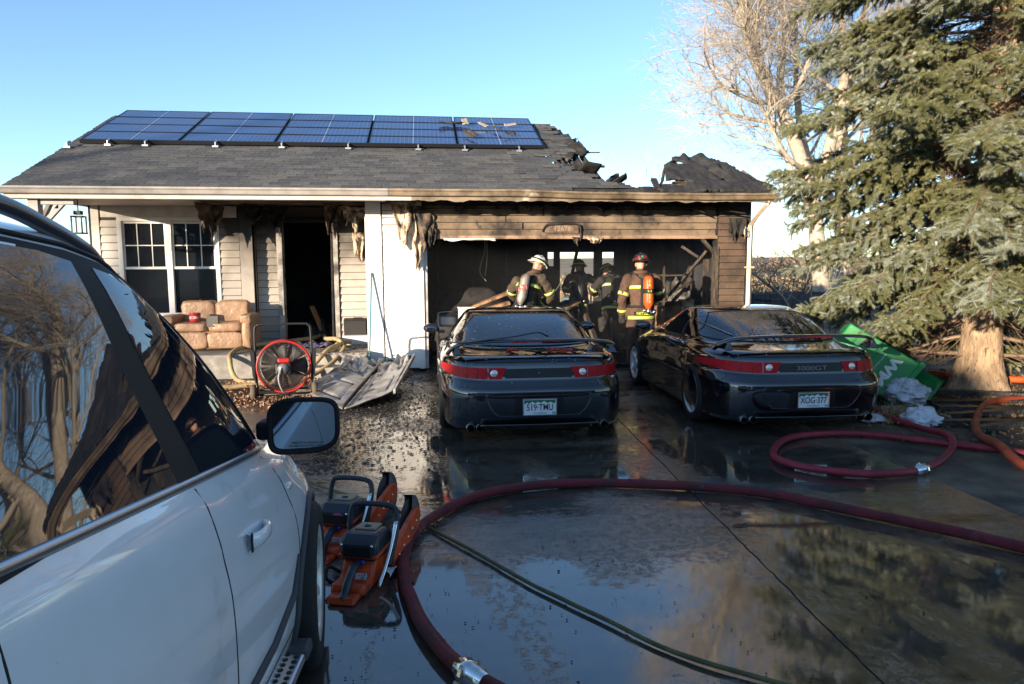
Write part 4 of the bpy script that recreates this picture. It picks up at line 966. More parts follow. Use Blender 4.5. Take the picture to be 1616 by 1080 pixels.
    patch(bv, [(-.70,1.36),(.70,1.36),(.62,1.70),(.3,1.76),(-.3,1.76),(-.62,1.70)], 'rear', .004, .01, .09).build('back_window', SG, root)
    for s in (-1, 1):
        P = [(s*.52,.78),(s*.80,.76),(s*.86,.86),(s*.55,.90)]; P = P if s > 0 else P[::-1]
        patch(bv, P, 'front', .006, .012, .05).build('headlight', CLEARL, root)
        P = [(s*.60,.98),(s*.90,.98),(s*.88,1.14),(s*.60,1.16)]; P = P if s > 0 else P[::-1]
        patch(bv, P, 'rear', .006, .012, .05).build('tail_light', REDL, root)
        P = [(s*.03,.72),(s*.30,.72),(s*.32,.88),(s*.05,.90)]; P = P if s > 0 else P[::-1]
        patch(bv, P, 'front', .006, .012, .05).build('grille', TRIMB, root)
    MB().box(-.85,.85,-2.8,1.0,.24,.34).build('underbody', PLAS, root)
    return root
suv = make_suv()

# ================================================================ FIREFIGHTERS
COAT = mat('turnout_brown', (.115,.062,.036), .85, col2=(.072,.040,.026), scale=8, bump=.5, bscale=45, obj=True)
COATK = mat('turnout_dark', (.030,.027,.026), .9, col2=(.018,.017,.017), scale=8, bump=.5, bscale=45, obj=True)  # near-black turnout for the two inner firefighters
COATG = mat('turnout_olive', (.085,.062,.040), .85, col2=(.055,.042,.03), scale=8, bump=.5, bscale=45, obj=True)
LIME = mat('lime_tape', (.58,.68,.05), .5, col2=(.44,.52,.06), scale=20); SILV = mat('silver_tape', (.60,.60,.58), .3, metal=.3)
SKIN = mat('skin', (.50,.27,.19), .55); GLV = mat('glove_leather', (.035,.03,.026), .8, bump=.4, bscale=60, obj=True)
STRAP = mat('black_webbing', (.012,.012,.013), .8)
def firefighter(label, loc, rz, J, coat, helmet, tank, scale=1., text_hem=None, dark=False):
    root = thing('person', label, 'person', loc, rz, 'firefighters in the garage'); root.scale = (scale,)*3
    V = lambda k: Vector(J[k])
    b = MB()
    def limb(keys, rs):
        P = []; RR = []; K = [V(k) for k in keys]
        P = cr(K, 6); n = len(P); RR = [float(np.interp(i/(n-1)*(len(rs)-1), range(len(rs)), rs)) for i in range(n)]
        b.tube(P, RR, 14); b.ball(K[0], rs[0]*.98, 8); b.ball(K[-1], rs[-1]*.98, 8)
    hip, ch, nk = V('hip'), V('chest'), V('neck')
    sl, sr = V('shL'), V('shR'); ax = (sr-sl).normalized(); up = (ch-hip).normalized(); fw = up.cross(ax).normalized()*-1
    if fw.dot(Vector((0,1,0))) < 0 and J.get('fwd', 1) > 0: fw = -fw
    # torso: stacked oval rings of a loose coat with a flared hem
    rings = [(-.17,.205,.165),(-.12,.20,.16),(0,.185,.15),(.10,.175,.145),(.25,.19,.15),(.40,.205,.155),(.50,.19,.14),(.56,.12,.105),(.60,.075,.08)]
    L0 = (ch-hip).length/.42; vs = []; n = 24
    for (h, rx, ry) in rings:
        t = h/.42; c = hip+(ch-hip)*t if t < 1.1 else hip+(ch-hip)*1.1+(nk-(hip+(ch-hip)*1.1))*min(1, (h-.46)/.14)
        for j in range(n):
            a = 2*math.pi*j/n; vs.append(c+ax*(rx*math.cos(a))+fw*(ry*math.sin(a)))
    fs = [(i*n+j, i*n+(j+1) % n, (i+1)*n+(j+1) % n, (i+1)*n+j) for i in range(len(rings)-1) for j in range(n)]+[tuple(range(n-1,-1,-1)), tuple((len(rings)-1)*n+j for j in range(n))]
    b.add(vs, fs, True)
    for s in 'LR':
        limb(['sh'+s, 'el'+s, 'wr'+s], [.098,.078,.062]); limb(['hp'+s, 'kn'+s, 'an'+s], [.125,.10,.085])
        an = V('an'+s); b.ball(an+Vector((0,.05,-.05)), 1, 8, sq=(.06,.14,.055))
    hd = V('head'); b.tube([nk+(hd-nk)*-.3, nk.lerp(hd, .8)], .07, 12); b.ball(hd, 1, 12, sq=(.082,.10,.125))
    o = b.build('body', coat, root); md = o.modifiers.new('remesh', 'REMESH'); md.mode = 'VOXEL'; md.voxel_size = .017; md.use_smooth_shade = True
    sm = o.modifiers.new('smooth', 'SMOOTH'); sm.factor = .6; sm.iterations = 5
    tx_ = bpy.data.textures.get('folds') or bpy.data.textures.new('folds', 'CLOUDS'); tx_.noise_scale = .09
    dp = o.modifiers.new('folds', 'DISPLACE'); dp.texture = tx_; dp.strength = .046; dp.mid_level = .5
    bake(o); me = o.data; me.materials.clear(); me.materials.append(coat); me.materials.append(SKIN)
    for p in me.polygons:
        c = p.center
        if (c-hd).length < .135 and (c-nk).dot((hd-nk).normalized()) > .055: p.material_index = 1
    # face
    hm = J.get('look', Vector((0,1,0))); hm = Vector(hm).normalized(); hu = (hd-nk).normalized(); hu = (hu-hm*hu.dot(hm)).normalized(); hx = hm.cross(hu)
    Hm = Matrix((hx, hm, hu)).transposed().to_4x4(); Hm.translation = hd
    face = MB().ball((0,.098,-.005), 1, 8, sq=(.016,.022,.026)).ball((.034,.088,.02), .014, 6).ball((-.034,.088,.02), .014, 6).ball((0,.090,-.058), 1, 6, sq=(.026,.010,.009)).ball((.083,0,0), 1, 6, sq=(.012,.026,.034)).ball((-.083,0,0), 1, 6, sq=(.012,.026,.034))
    fo = face.build('face', SKIN, root); fo.data.transform(Hm)
    if J.get('mask', True):
        mk = MB().ball((0,.085,-.015), 1, 10, sq=(.075,.05,.085)).tube([(0,.12,-.07),(0,.15,-.09)], .035, 10); m_ = mk.build('breathing_mask', STRAP, root); m_.data.transform(Hm)
        MB().tube([Hm @ Vector(p) for p in ((0,.15,-.09),(.05,.16,-.2),(.14,.08,-.32))], .016, 8).build('air_hose', STRAP, root)
    # hood round the neck and collar
    MB().tube(cr([nk+ax*(.105*math.cos(a))+fw*(.10*math.sin(a)+.01) for a in np.linspace(0, 5.8, 12)], 3), .034, 8).build('collar', coat, root)
    # helmet
    hc, trim, band = helmet
    h = MB()
    def shell(u, v):
        a = u*2*math.pi; p = v*math.pi/2; rr = math.cos(p)
        rg = 1+.03*math.cos(a*8)*math.sin(p*2)
        return Vector((.128*rr*math.cos(a)*rg, .152*rr*math.sin(a)*rg, .135*math.sin(p)))
    h.grid(shell, 40, 12)
    def brim(u, v):
        a = u*2*math.pi; bk = max(0, -math.sin(a)); fr = max(0, math.sin(a)); w = (.040+.075*bk**2+.02*fr)*J.get('brim', 1.); r0x, r0y = .125, .149
        return Vector(((r0x+w*v*(1 if bk < .5 else .9))*math.cos(a), (r0y+w*v)*math.sin(a), .004-.02*v-.035*v*bk+.018*v*abs(math.cos(a))))
    h.grid(brim, 40, 4)
    Hh = Hm @ Matrix.Translation((0,-.005,.045)) @ Matrix.Rotation(R(J.get('htilt', 0)), 4, 'X')
    ho = h.build('helmet', hc, root, solid=.006); ho.data.transform(Hh)
    rb = MB()
    for k in range(4):
        a = k*math.pi/4; rb.tube([Vector((.130*math.cos(p)*math.cos(a), .154*math.cos(p)*math.sin(a), .139*math.sin(p))) for p in np.linspace(.08, math.pi-.08, 15)], .006, 6)
    rb.ball((0,0,.145), .016, 6); r_ = rb.build('helmet_ribs', trim, ho); r_.data.transform(Hh)
    bd = MB(); bd.tube([Vector((.131*math.cos(a), .155*math.sin(a), .028)) for a in np.linspace(0, 2*math.pi, 32, endpoint=False)], .009, 6, closed=True, flat=1.8); bd.build('helmet_band', band, ho).data.transform(Hh)
    if J.get('goggles'):
        gg = MB().tube([Vector((.135*math.cos(a), .160*math.sin(a), .035)) for a in np.linspace(0, 2*math.pi, 32, endpoint=False)], .010, 6, closed=True, flat=1.5).ball((0,.165,.05), 1, 8, sq=(.075,.03,.035)); gg.build('goggles', PLAS, ho).data.transform(Hh)
    if J.get('patches'):
        for k, (an_, c_) in enumerate(((-2.05,(.45,.02,.02)), (-1.57,(.02,.30,.16)), (-1.09,(.45,.02,.02)))):
            pm = MB().grid(lambda u, v: Vector((.134*math.cos(.32+.26*v)*math.cos(an_+.34*(u-.5)), .158*math.cos(.32+.26*v)*math.sin(an_+.34*(u-.5)), .142*math.sin(.32+.26*v))), 5, 4); pm.build('helmet_sticker', mat('sticker_%d' % (k % 2), c_, .4), ho, solid=.003).data.transform(Hh)
    # breathing set on the back
    bk_ = -fw; tc = hip+(ch-hip)*.62+bk_*.255+ax*J.get('tx', 0.); tu = up
    TM = Matrix((ax, fw, tu)).transposed().to_4x4(); TM.translation = tc
    tp, tband, tdeco = tank
    prof = [(.001,-.275),(.035,-.27),(.05,-.245),(.077,-.20),(.082,-.16),(.082,.17),(.074,.215),(.05,.245),(.024,.255),(.001,.258)]
    tk = MB().lathe(prof, 24, TM).build('air_tank', tp, root)
    if tband: MB().lathe([(.0835,-.03),(.0850,-.028),(.0850,.045),(.0835,.047)], 24, TM).build('tank_band', tband, tk)
    MB().lathe([(.001,-.36),(.03,-.355),(.034,-.30),(.022,-.27)], 14, TM).tube([TM @ Vector(p) for p in ((0,0,-.34),(.10,.03,-.33),(.13,.10,-.30))], .022, 8).ball(TM @ Vector((.09,-.0,-.32)), .035, 6).ball(TM @ Vector((-.07,.0,-.30)), .03, 6).build('tank_valve', CHROME, tk)
    MB().box(-.11,.11,.075,.10,-.26,.22,TM).build('back_plate', STRAP, root, bevel=.01)
    for s in (-1, 1):
        st = [TM @ Vector((s*.09,.10,.20)), ch+ax*s*.13+up*.17+fw*.0, ch+ax*s*.14+up*.08+fw*.16, ch+ax*s*.15-up*.12+fw*.17, hip+ax*s*.19+up*.06+fw*.04, TM @ Vector((s*.10,.09,-.24))]
        MB().tube(cr(st, 5), .022, 6, flat=.45).build('harness_strap', STRAP, root)
    waist = [hip+up*.03+ax*(.205*math.cos(a))+fw*(.168*math.sin(a)) for a in np.linspace(0, 2*math.pi, 24, endpoint=False)]
    MB().tube(waist, .020, 6, closed=True).build('waist_belt', STRAP, root)
    # reflective tape: hem, chest, sleeves
    def ring(c, d, r1, r2, x_, name='reflective_stripe', w=.028, m=LIME, silver=True):
        d = d.normalized(); y_ = d.cross(x_).normalized(); x2 = y_.cross(d).normalized()
        prof = [(1.0,-w),(1.03,-w),(1.03,w),(1.0,w)]; q = MB(); vs = []; n = 28
        for (k, h_) in prof:
            for j in range(n): a = 2*math.pi*j/n; vs.append(c+d*h_+x2*(r1*k*math.cos(a))+y_*(r2*k*math.sin(a)))
        q.add(vs, [(i*n+j, i*n+(j+1) % n, (i+1)*n+(j+1) % n, (i+1)*n+j) for i in range(3) for j in range(n)], True)
        o_ = q.build(name, m, root)
        if silver:
            q2 = MB(); vs = []
            for (k, h_) in ((1.02,-w*.36),(1.04,-w*.33),(1.04,w*.33),(1.02,w*.36)):
                for j in range(n): a = 2*math.pi*j/n; vs.append(c+d*h_+x2*(r1*k*math.cos(a))+y_*(r2*k*math.sin(a)))
            q2.add(vs, [(i*n+j, i*n+(j+1) % n, (i+1)*n+(j+1) % n, (i+1)*n+j) for i in range(3) for j in range(n)], True); q2.build('silver_tape', SILV, o_)
        return o_
    ring(hip-up*.15, up, .215, .178, ax); ring(ch-up*.08, up, .213, .168, ax)
    for s in 'LR':
        S_, E_, W_ = V('sh'+s), V('el'+s), V('wr'+s)
        ring(S_.lerp(E_, .80), E_-S_, .092, .092, fw); ring(E_.lerp(W_, .82), W_-E_, .076, .076, fw, w=.022)
    if text_hem:
        c = hip-up*.085; TMx = Matrix((ax, up, bk_)).transposed().to_4x4(); TMx.translation = c+bk_*.181
        pt = MB().grid(lambda u, v: c+up*(.04*(v-.5)*1.6)+ax*(.205*math.sin((u-.5)*1.5))+bk_*(.172*math.cos((u-.5)*1.5)+.006), 10, 2); pt.build('name_panel', STRAP, root, solid=.003)
        text('name_letters', text_hem, .062, LIME, root, TMx, .003, bold=.0012)
    if tdeco:
        for (tx, sz, dz, rot, m_) in tdeco:
            q = TM @ Matrix.Translation((-.0, -.0865, dz)) @ Euler((R(90), R(rot), 0)).to_matrix().to_4x4(); text('tank_letters', tx, sz, m_, tk, q, .001, bold=.0006)
    # gloves: palm, four fingers of unequal length and a thumb from the side of the palm
    for s in 'LR':
        W_, E_ = V('wr'+s), V('el'+s); d = (W_-E_).normalized(); side = -1 if s == 'L' else 1
        x_ = d.cross(Vector((0,0,1)) if abs(d.z) < .9 else fw).normalized(); 
        if x_.dot(fw) < 0: x_ = -x_
        nrm = d.cross(x_).normalized(); curl = J.get('curl', .5)
        Gm = Matrix((x_, nrm, d)).transposed().to_4x4(); Gm.translation = W_
        g = MB().ball((0,0,.055), 1, 8, sq=(.048,.026,.062)).tube([(0,0,-.06),(0,0,.01)], [.066,.05], 12)
        for k, (fx, ln_) in enumerate(((.036,.075),(.013,.085),(-.011,.080),(-.034,.062))):
            p0 = Vector((fx,0,.095)); c1 = p0+Vector((0, -curl*ln_*.35*side, ln_*.42)); c2 = c1+Vector((0, -curl*ln_*.55*side, ln_*.22)); c3 = c2+Vector((0, -curl*ln_*.40*side, ln_*.02))
            g.tube([p0-Vector((0,0,.02)), p0, c1, c2, c3], [.0135,.0135,.0125,.012,.009], 8)
        g.tube([(.040,0,.03),(.062,-.008*side,.055),(.066,-.022*side,.085),(.058,-.032*side,.105)], [.016,.015,.0135,.010], 8)
        go = g.build('glove', GLV, root); go.data.transform(Gm)
    return root
J2 = dict(hip=(0,0,.98), chest=(.0,.03,1.40), neck=(.0,.05,1.56), head=(.0,.07,1.69), shL=(-.215,.03,1.45), shR=(.215,.03,1.45), elL=(-.305,.0,1.16), elR=(.34,.09,1.20), wrL=(-.30,.06,.90), wrR=(.24,.27,1.13),
          hpL=(-.11,0,.93), hpR=(.11,0,.93), knL=(-.135,.04,.52), knR=(.14,.05,.52), anL=(-.15,.0,.11), anR=(.15,.02,.11), look=(0,1,-.12), patches=True, htilt=-6, tx=.07, mask=True)
ORG = mat('orange_tank', (.62,.095,.015), .45, col2=(.50,.07,.012), scale=12, obj=True); YEL = mat('yellow_print', (.75,.66,.12), .5)
deco = [(c, .062, .165-.062*i, 0, YEL) for i, c in enumerate('SA')]+[('S-3', .052, .008, 0, LIME)]+[(c, .055, -.06-.052*i, 0, YEL) for i, c in enumerate('ETY')]
firefighter('firefighter in a brown coat with an orange air tank, standing between the two cars', (3.58, 11.35, .05), R(-6), J2, COAT, (mat('black_helmet', (.015,.013,.013), .35, coat=.4), mat('dark_rib', (.03,.022,.02), .4), mat('helmet_tape', (.10,.03,.025), .4)), (ORG, STRAP, deco), 1.03, 'NETZEL')
J1 = dict(hip=(-.10,-.02,.98), chest=(-.02,.10,1.40), neck=(.07,.16,1.555), head=(.13,.20,1.675), shL=(-.23,.10,1.42), shR=(.20,.10,1.46), elL=(-.33,.30,1.20), elR=(.36,.20,1.17), wrL=(-.15,.45,1.08), wrR=(.22,.36,1.02),
          hpL=(-.2,0,.93), hpR=(.02,0,.93), knL=(-.2,.08,.52), knR=(.04,.08,.52), anL=(-.22,.0,.11), anR=(.05,.02,.11), look=(.75,.62,-.45), goggles=True, brim=.55, htilt=-4, tx=-.06, mask=False)
SLV = mat('scuffed_tank', (.50,.44,.36), .35, metal=.6, col2=(.26,.17,.12), scale=9, lo=.5, hi=.7, obj=True); RLB = mat('red_label', (.60,.06,.05), .5, col2=(.7,.55,.5), scale=26, lo=.52, hi=.58)
firefighter('firefighter in a white helmet with goggles, leaning over behind the parked coupe', (1.80, 12.0, .05), R(-8), J1, COATG, (mat('white_helmet', (.78,.77,.72), .4, coat=.3), mat('white_rib', (.72,.71,.66), .4), mat('lime_band', (.6,.65,.1), .5)), (SLV, RLB, None), 1.03)
J4 = dict(hip=(0,0,.94), chest=(.05,.10,1.34), neck=(.05,.18,1.47), head=(.04,.27,1.56), shL=(-.19,.10,1.38), shR=(.24,.12,1.38), elL=(-.30,.28,1.16), elR=(.38,.22,1.12), wrL=(-.12,.45,1.08), wrR=(.26,.45,1.0),
          hpL=(-.11,0,.9), hpR=(.11,0,.9), knL=(-.135,.12,.52), knR=(.14,.12,.52), anL=(-.15,.0,.11), anR=(.15,.02,.11), look=(-.2,.8,-.5), htilt=0, mask=True)
KH = (mat('dark_helmet', (.02,.02,.021), .5), STRAP, mat('lime_tape', (.5,.6,.05)))  # near-black helmet for the two inner firefighters
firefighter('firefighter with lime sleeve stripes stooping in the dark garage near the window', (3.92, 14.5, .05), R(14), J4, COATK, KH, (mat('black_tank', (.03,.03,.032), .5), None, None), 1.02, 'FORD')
J3 = dict(J2); J3.update(elR=(.42,.22,1.36), wrR=(.62,.40,1.42), wrL=(-.18,.36,1.15), elL=(-.33,.12,1.2), patches=False, look=(.5,.85,0))
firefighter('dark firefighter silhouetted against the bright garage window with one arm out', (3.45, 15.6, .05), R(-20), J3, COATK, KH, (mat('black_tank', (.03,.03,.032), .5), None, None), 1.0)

# ================================================================ TREES
def segs_mesh(name, S, sides):
    """S rows: ax ay az bx by bz ra rb -> tapered sticks"""
    S = np.array(S, float); n = len(S); A, B, ra, rb = S[:, :3], S[:, 3:6], S[:, 6], S[:, 7]
    d = B-A; l = np.linalg.norm(d, axis=1)[:, None]; d = d/np.maximum(l, 1e-6)
    up = np.where(np.abs(d[:, 2:3]) > .9, np.array([[1., 0, 0]]), np.array([[0, 0, 1.]])); u = np.cross(d, up); u /= np.linalg.norm(u, axis=1)[:, None]; w = np.cross(d, u)
    V = np.zeros((n, 2*sides, 3))
    for j in range(sides):
        a = 2*math.pi*j/sides; o = u*math.cos(a)+w*math.sin(a); V[:, j] = A+o*ra[:, None]; V[:, sides+j] = B+o*rb[:, None]
    f = np.array([(j, (j+1) % sides, sides+(j+1) % sides, sides+j) for j in range(sides)])
    F = (f[None]+(np.arange(n)*2*sides)[:, None, None]).reshape(-1, 4)
    return np_mesh(name, V.reshape(-1, 3), F, True)
BARK = mat('pale_bark', (.54,.46,.36), .85, col2=(.38,.31,.23), scale=9, bump=.6, bscale=25)
TWIG = mat('tan_twigs', (.52,.45,.37), .85, col2=(.40,.34,.27), scale=3)
def bare_tree(label, loc, trunk, seed, depth=6, spread=.62, group=None, dens=1.0):
    rnd = random.Random(seed); thick = []; thin = []
    root = thing('bare_tree', label, 'tree', loc, 0, group)
    def grow(p, d, L_, r_, lev):
        n = 4 if lev < 2 else 3; q = p.copy()
        for i in range(n):
            d2 = (d+Vector((rnd.gauss(0,.16), rnd.gauss(0,.16), rnd.gauss(.04,.12)))).normalized(); e = q+d2*(L_/n); r0 = r_*(1-.45*i/n); r1 = r_*(1-.45*(i+1)/n)
            (thick if r_ > .022 else thin).append((*q, *e, max(r0,.0045), max(r1,.0045))); 
            if lev < depth and (i > 0 or lev > 2) and rnd.random() < (.95 if lev < 4 else .8)*dens:
                for k in range(1 if rnd.random() < .55 else 2):
                    ax = d2.orthogonal().normalized(); ax.rotate(Matrix.Rotation(rnd.random()*6.28, 3, d2)); nd = (d2*math.cos(spread*(.7+.6*rnd.random()))+ax*math.sin(spread*(.7+.6*rnd.random()))).normalized()
                    grow(e, nd, L_*(.55+.25*rnd.random()), r1*.62, lev+1)
            q = e; d = d2
        if lev < depth: grow(q, d, L_*.75, r_*.55, lev+1)
    for (pts, r0, r1, br) in trunk:
        P = cr(pts, 5); k = len(P)
        for i in range(k-1):
            ra, rb = r0+(r1-r0)*i/(k-1), r0+(r1-r0)*(i+1)/(k-1); thick.append((*P[i], *P[i+1], ra, rb))
            if i/(k-1) > br and rnd.random() < .85:
                d = (P[i+1]-P[i]).normalized(); ax = d.orthogonal().normalized(); ax.rotate(Matrix.Rotation(rnd.random()*6.28, 3, d)); nd = (d*.55+ax*.85).normalized()
                grow(P[i+1], nd, (1.5+1.0*rnd.random())*min(1, r0/.12), rb*.42, 2)
        grow(P[-1], (P[-1]-P[-2]).normalized(), 1.8*min(1, r0/.12), r1, 2)
    t = link('trunk', segs_mesh('trunk', thick, 7), BARK, root)
    c = link('crown', segs_mesh('crown', thin, 3), TWIG, root)
    return root
T1 = bare_tree('tall leafless cottonwood with a leaning pale trunk behind the burnt garage', (13.3, 22, 0),
   [([(0,0,0),(-.3,0,2.2),(-.6,0,4.0),(-1.6,-.2,6.2),(-2.6,-.2,7.9),(-2.9,-.1,9.6)], .29, .14, .30), ([(-2.5,-.2,7.6),(-3.2,-.5,8.6),(-3.7,-.8,10.2)], .15, .09, .1), ([(-.55,0,3.9),(.2,.3,6),(.6,.4,8.2),(.4,.5,10.2)], .22, .12, .2), ([(-1.7,-.1,6.4),(-1.6,.5,8.0),(-1.2,.8,9.6)], .16, .10, .2)], 4, 6)
T2 = bare_tree('leafless tree with dense tan twigs half hidden by the spruce', (15.0, 24, 0), [([(0,0,0),(.1,0,3),(-.1,0,6),(.2,0,9.5)], .34, .14, .2), ([(.1,0,3.4),(-1.2,.3,5.6),(-1.8,.2,8)], .2, .1, .2)], 5, 6)
T3 = bare_tree('thin bare sapling seen through the gap in the burnt roof', (8.2, 26, 0), [([(0,0,0),(.1,0,2.4),(0,0,4.4)], .06, .02, .3), ([(1.0,.2,0),(1.1,.2,2.4),(.9,.2,4.3)], .05, .02, .4)], 8, 4, .4, dens=.6)
T4 = bare_tree('low bare shrub tangle by the fence at the garage corner', (8.6, 15.2, 0), [([(0,0,0),(-.3,.1,.9),(-.8,.1,1.35)], .05, .03, .2), ([(.1,0,0),(.2,-.1,.9),(.0,-.2,1.5)], .045, .02, .2)], 12, 4, .7, dens=.5)

# ---------------------------------------------------------------- blue spruce
TS = bare_tree('leafless street tree behind the viewer, left of the added house', (-36.3,-19,0), [([(0,0,0),(.1,0,3),(-.1,0,6),(.2,0,9.5)], .34, .14, .3), ([(.1,0,3.4),(-1.2,.3,5.6),(-1.8,.2,8)], .2, .1, .3)], 25, 5, .65, 'trees behind the viewer', dens=.75)
def make_spruce(label, loc, H=17.0, Rb=3.05, zcut=6.6, seed=4):
    rnd = np.random.RandomState(seed); root = thing('spruce_tree', label, 'tree', loc)
    # trunk with flared roots
    tr = MB()
    def tk(u, v):
        z = (u**1.6)*H; a = v*2*math.pi; r_ = (.225+.22*math.exp(-z/.28))*(1-z/H)**.8+.012
        r_ *= 1+.10*math.exp(-z/.5)*math.sin(a*5+1)+.06*vnoise((math.cos(a)*2, math.sin(a)*2, z*2.5), 1.3)+.05*abs(vnoise((math.cos(a)*7, math.sin(a)*7, z*6), 1.5))+.03*vnoise((math.cos(a)*16, math.sin(a)*16, z*14), 1.2)
        return Vector((r_*math.cos(a)+.02*z, r_*math.sin(a), z-.05))
    tr.grid(tk, 170, 72); tr.build('trunk', mat('spruce_bark', (.42,.30,.19), .9, col2=(.24,.165,.105), scale=11, lo=.42, hi=.6, bump=1., bscale=26, stretch=(1,1,.35), layers=[((.12,.085,.06), 20, .56, .64)]), root)
    sticks = []; tw = []            # twig: origin, direction, length, kind
    z = .55; ga = 0.
    while z < H-.3:
        dense = z < zcut; nb = 7 if dense else 5
        for b in range(nb):
            ga += 2.399963+rnd.normal(0, .12); ang = ga; aa = math.degrees(ang) % 360; L = Rb*(1-(z/H))**.62*(.80+.36*rnd.rand())
            if z < 3.0 and 140 < aa < 215: L *= .86
            if z < 1.0: L *= .92
            if z < 1.55 and 200 < aa < 275: continue
            if z < 1.0 and not (110 < aa < 180 or aa > 300): continue
            dh = np.array([math.cos(ang), math.sin(ang), 0]); sd = np.array([-dh[1], dh[0], 0])
            # skip the far side low down, it is never seen and only costs faces
            if dense and dh[1] > .75 and L > 1: L *= .8
            nseg = max(4, int(L/.17)); p = np.array([.02*z, 0, z])+dh*.12; pitch = .12+.28*(z/H)-.25*(z < 1.3); pts = [p]
            for i in range(nseg):
                t = i/nseg; el = pitch-.62*math.sin(t*math.pi*.75)*(1.1-z/H)+.42*max(0, t-.62)+rnd.normal(0,.05)
                p = p+(dh*math.cos(el)+np.array([0,0,math.sin(el)]))*(L/nseg)+sd*rnd.normal(0,.012); p[2] = max(p[2], 1.1 if 200 < aa < 272 else .55); pts.append(p)
            for i in range(nseg):
                ra = .028*(1-i/nseg)*L/Rb+.006; sticks.append((*pts[i], *pts[i+1], ra, ra*.9))
                t = (i+1)/nseg; d = pts[i+1]-pts[i]; d /= np.linalg.norm(d)
                leafy = t > (.30 if dense else .2)
                # side branchlets
                for s in (-1, 1):
                    for rep in range((3 if rnd.rand() < .35 else 2) if dense else 1):
                        bl = (.16+.52*(1-t)**.6*L/Rb+.12*rnd.rand())*(1 if dense else 1.5)
                        bd = d*.62+sd*s*(.75+.2*rnd.normal())+np.array([0,0,-.18+.2*rnd.normal()]); bd /= np.linalg.norm(bd)
                        o = pts[i]+(pts[i+1]-pts[i])*rnd.rand()
                        if not leafy:
                            if rnd.rand() < .85:
                                e = o+bd*bl*.9+np.array([0,0,-.05]); m = (o+e)/2+rnd.normal(0,.03,3); sticks.append((*o, *m, .005, .004)); sticks.append((*m, *e, .004, .002))
                                for q_ in range(2): e2 = m+(bd+rnd.normal(0,.6,3))*bl*.4; sticks.append((*m, *e2, .003, .0015))
                            continue
                        k = max(1, int(bl/.085)); q = o
                        for j in range(k):
                            bd2 = bd+np.array([0,0,-.22*j/k])+rnd.normal(0,.10,3); bd2 /= np.linalg.norm(bd2); q2 = q+bd2*(bl/k)
                            tw.append((q, bd2, bl/k*1.25, t)); 
                            # hanging and upright side shoots
                            for r_ in range(2 if dense else 1):
                                sdv = bd2*.55+sd*rnd.normal(0,.5)*.9+d*rnd.normal(0,.4)+np.array([0,0,rnd.normal(-.15,.45)]); sdv /= np.linalg.norm(sdv); tw.append((q+(q2-q)*rnd.rand(), sdv, .075+.05*rnd.rand(), t))
                            q = q2
                if leafy: tw.append((pts[i], d, L/nseg*1.2, t))
        z += (.215 if dense else .42)*(1+.25*rnd.rand())
    link('dead_branches', segs_mesh('dead_branches', sticks, 4), mat('dead_twig', (.26,.18,.12), .9, col2=(.18,.125,.085), scale=7), root)
    # bottle-brush twig: needles all round a short stem
    nv = []; nf = []; nn = 26
    for i in range(nn):
        a = i*2.39996; h = .04+.92*i/nn; c, s = math.cos(a), math.sin(a); lr = .23*(1-.35*h)
        b0 = np.array([.012*c-.034*s, .012*s+.034*c, h]); b1 = np.array([.012*c+.034*s, .012*s-.034*c, h]); b2 = np.array([lr*c, lr*s, h+.14])
        nv += [b0, b1, b2]; nf.append((3*i, 3*i+1, 3*i+2))
    k0 = len(nv)
    nv += [np.array([.03*math.cos(q), .03*math.sin(q), 0]) for q in (0, 2.1, 4.2)]+[np.array([0, 0, 1.12])]; nf += [(k0, k0+1, k0+3), (k0+1, k0+2, k0+3), (k0+2, k0, k0+3)]
    O = np.array([t[0] for t in tw]); D = np.array([t[1] for t in tw]); LN = np.array([t[2] for t in tw]); T = np.array([t[3] for t in tw])
    up = np.where(np.abs(D[:, 2:3]) > .9, np.array([[1., 0, 0]]), np.array([[0, 0, 1.]])); U = np.cross(D, up); U /= np.linalg.norm(U, axis=1)[:, None]; Wv = np.cross(D, U)
    ROT = np.stack([U, Wv, D], 2); sc = np.stack([np.full(len(LN), .165)]*2+[LN], 1)
    rr = rnd.rand(len(O))+.55*np.array([vnoise(tuple(o), .9, 3) for o in O])+.25*(T-.5)
    kinds = [(rr < .56, 'needle_sprays', mat('spruce_olive', (.165,.165,.07), .7, col2=(.125,.13,.052), scale=6)), ((rr >= .56) & (rr < .88), 'needle_sprays', mat('spruce_green', (.20,.21,.12), .7, col2=(.15,.16,.09), scale=6)), (rr >= .88, 'needle_sprays', mat('spruce_blue', (.30,.325,.255), .7, col2=(.22,.245,.19), scale=6))]
    crown = bpy.data.objects.new('crown', None); COL.objects.link(crown); crown.parent = root
    for msk, nm, m in kinds:
        n = int(msk.sum()); tv = np.array(nv)
        V = np.einsum('nij,nkj->nki', ROT[msk], tv[None]*sc[msk][:, None, :])+O[msk][:, None, :]
        F = (np.array(nf)[None]+(np.arange(n)*len(nv))[:, None, None]).reshape(-1, 3)
        o = link(nm, np_mesh(nm, V.reshape(-1, 3), F), m, crown); tag(o, kind='stuff')
    print('spruce twigs', len(tw), 'tris', len(tw)*len(nf))
    return root
make_spruce('big blue spruce with drooping branches beside the driveway', (7.45, 8.55, 0))

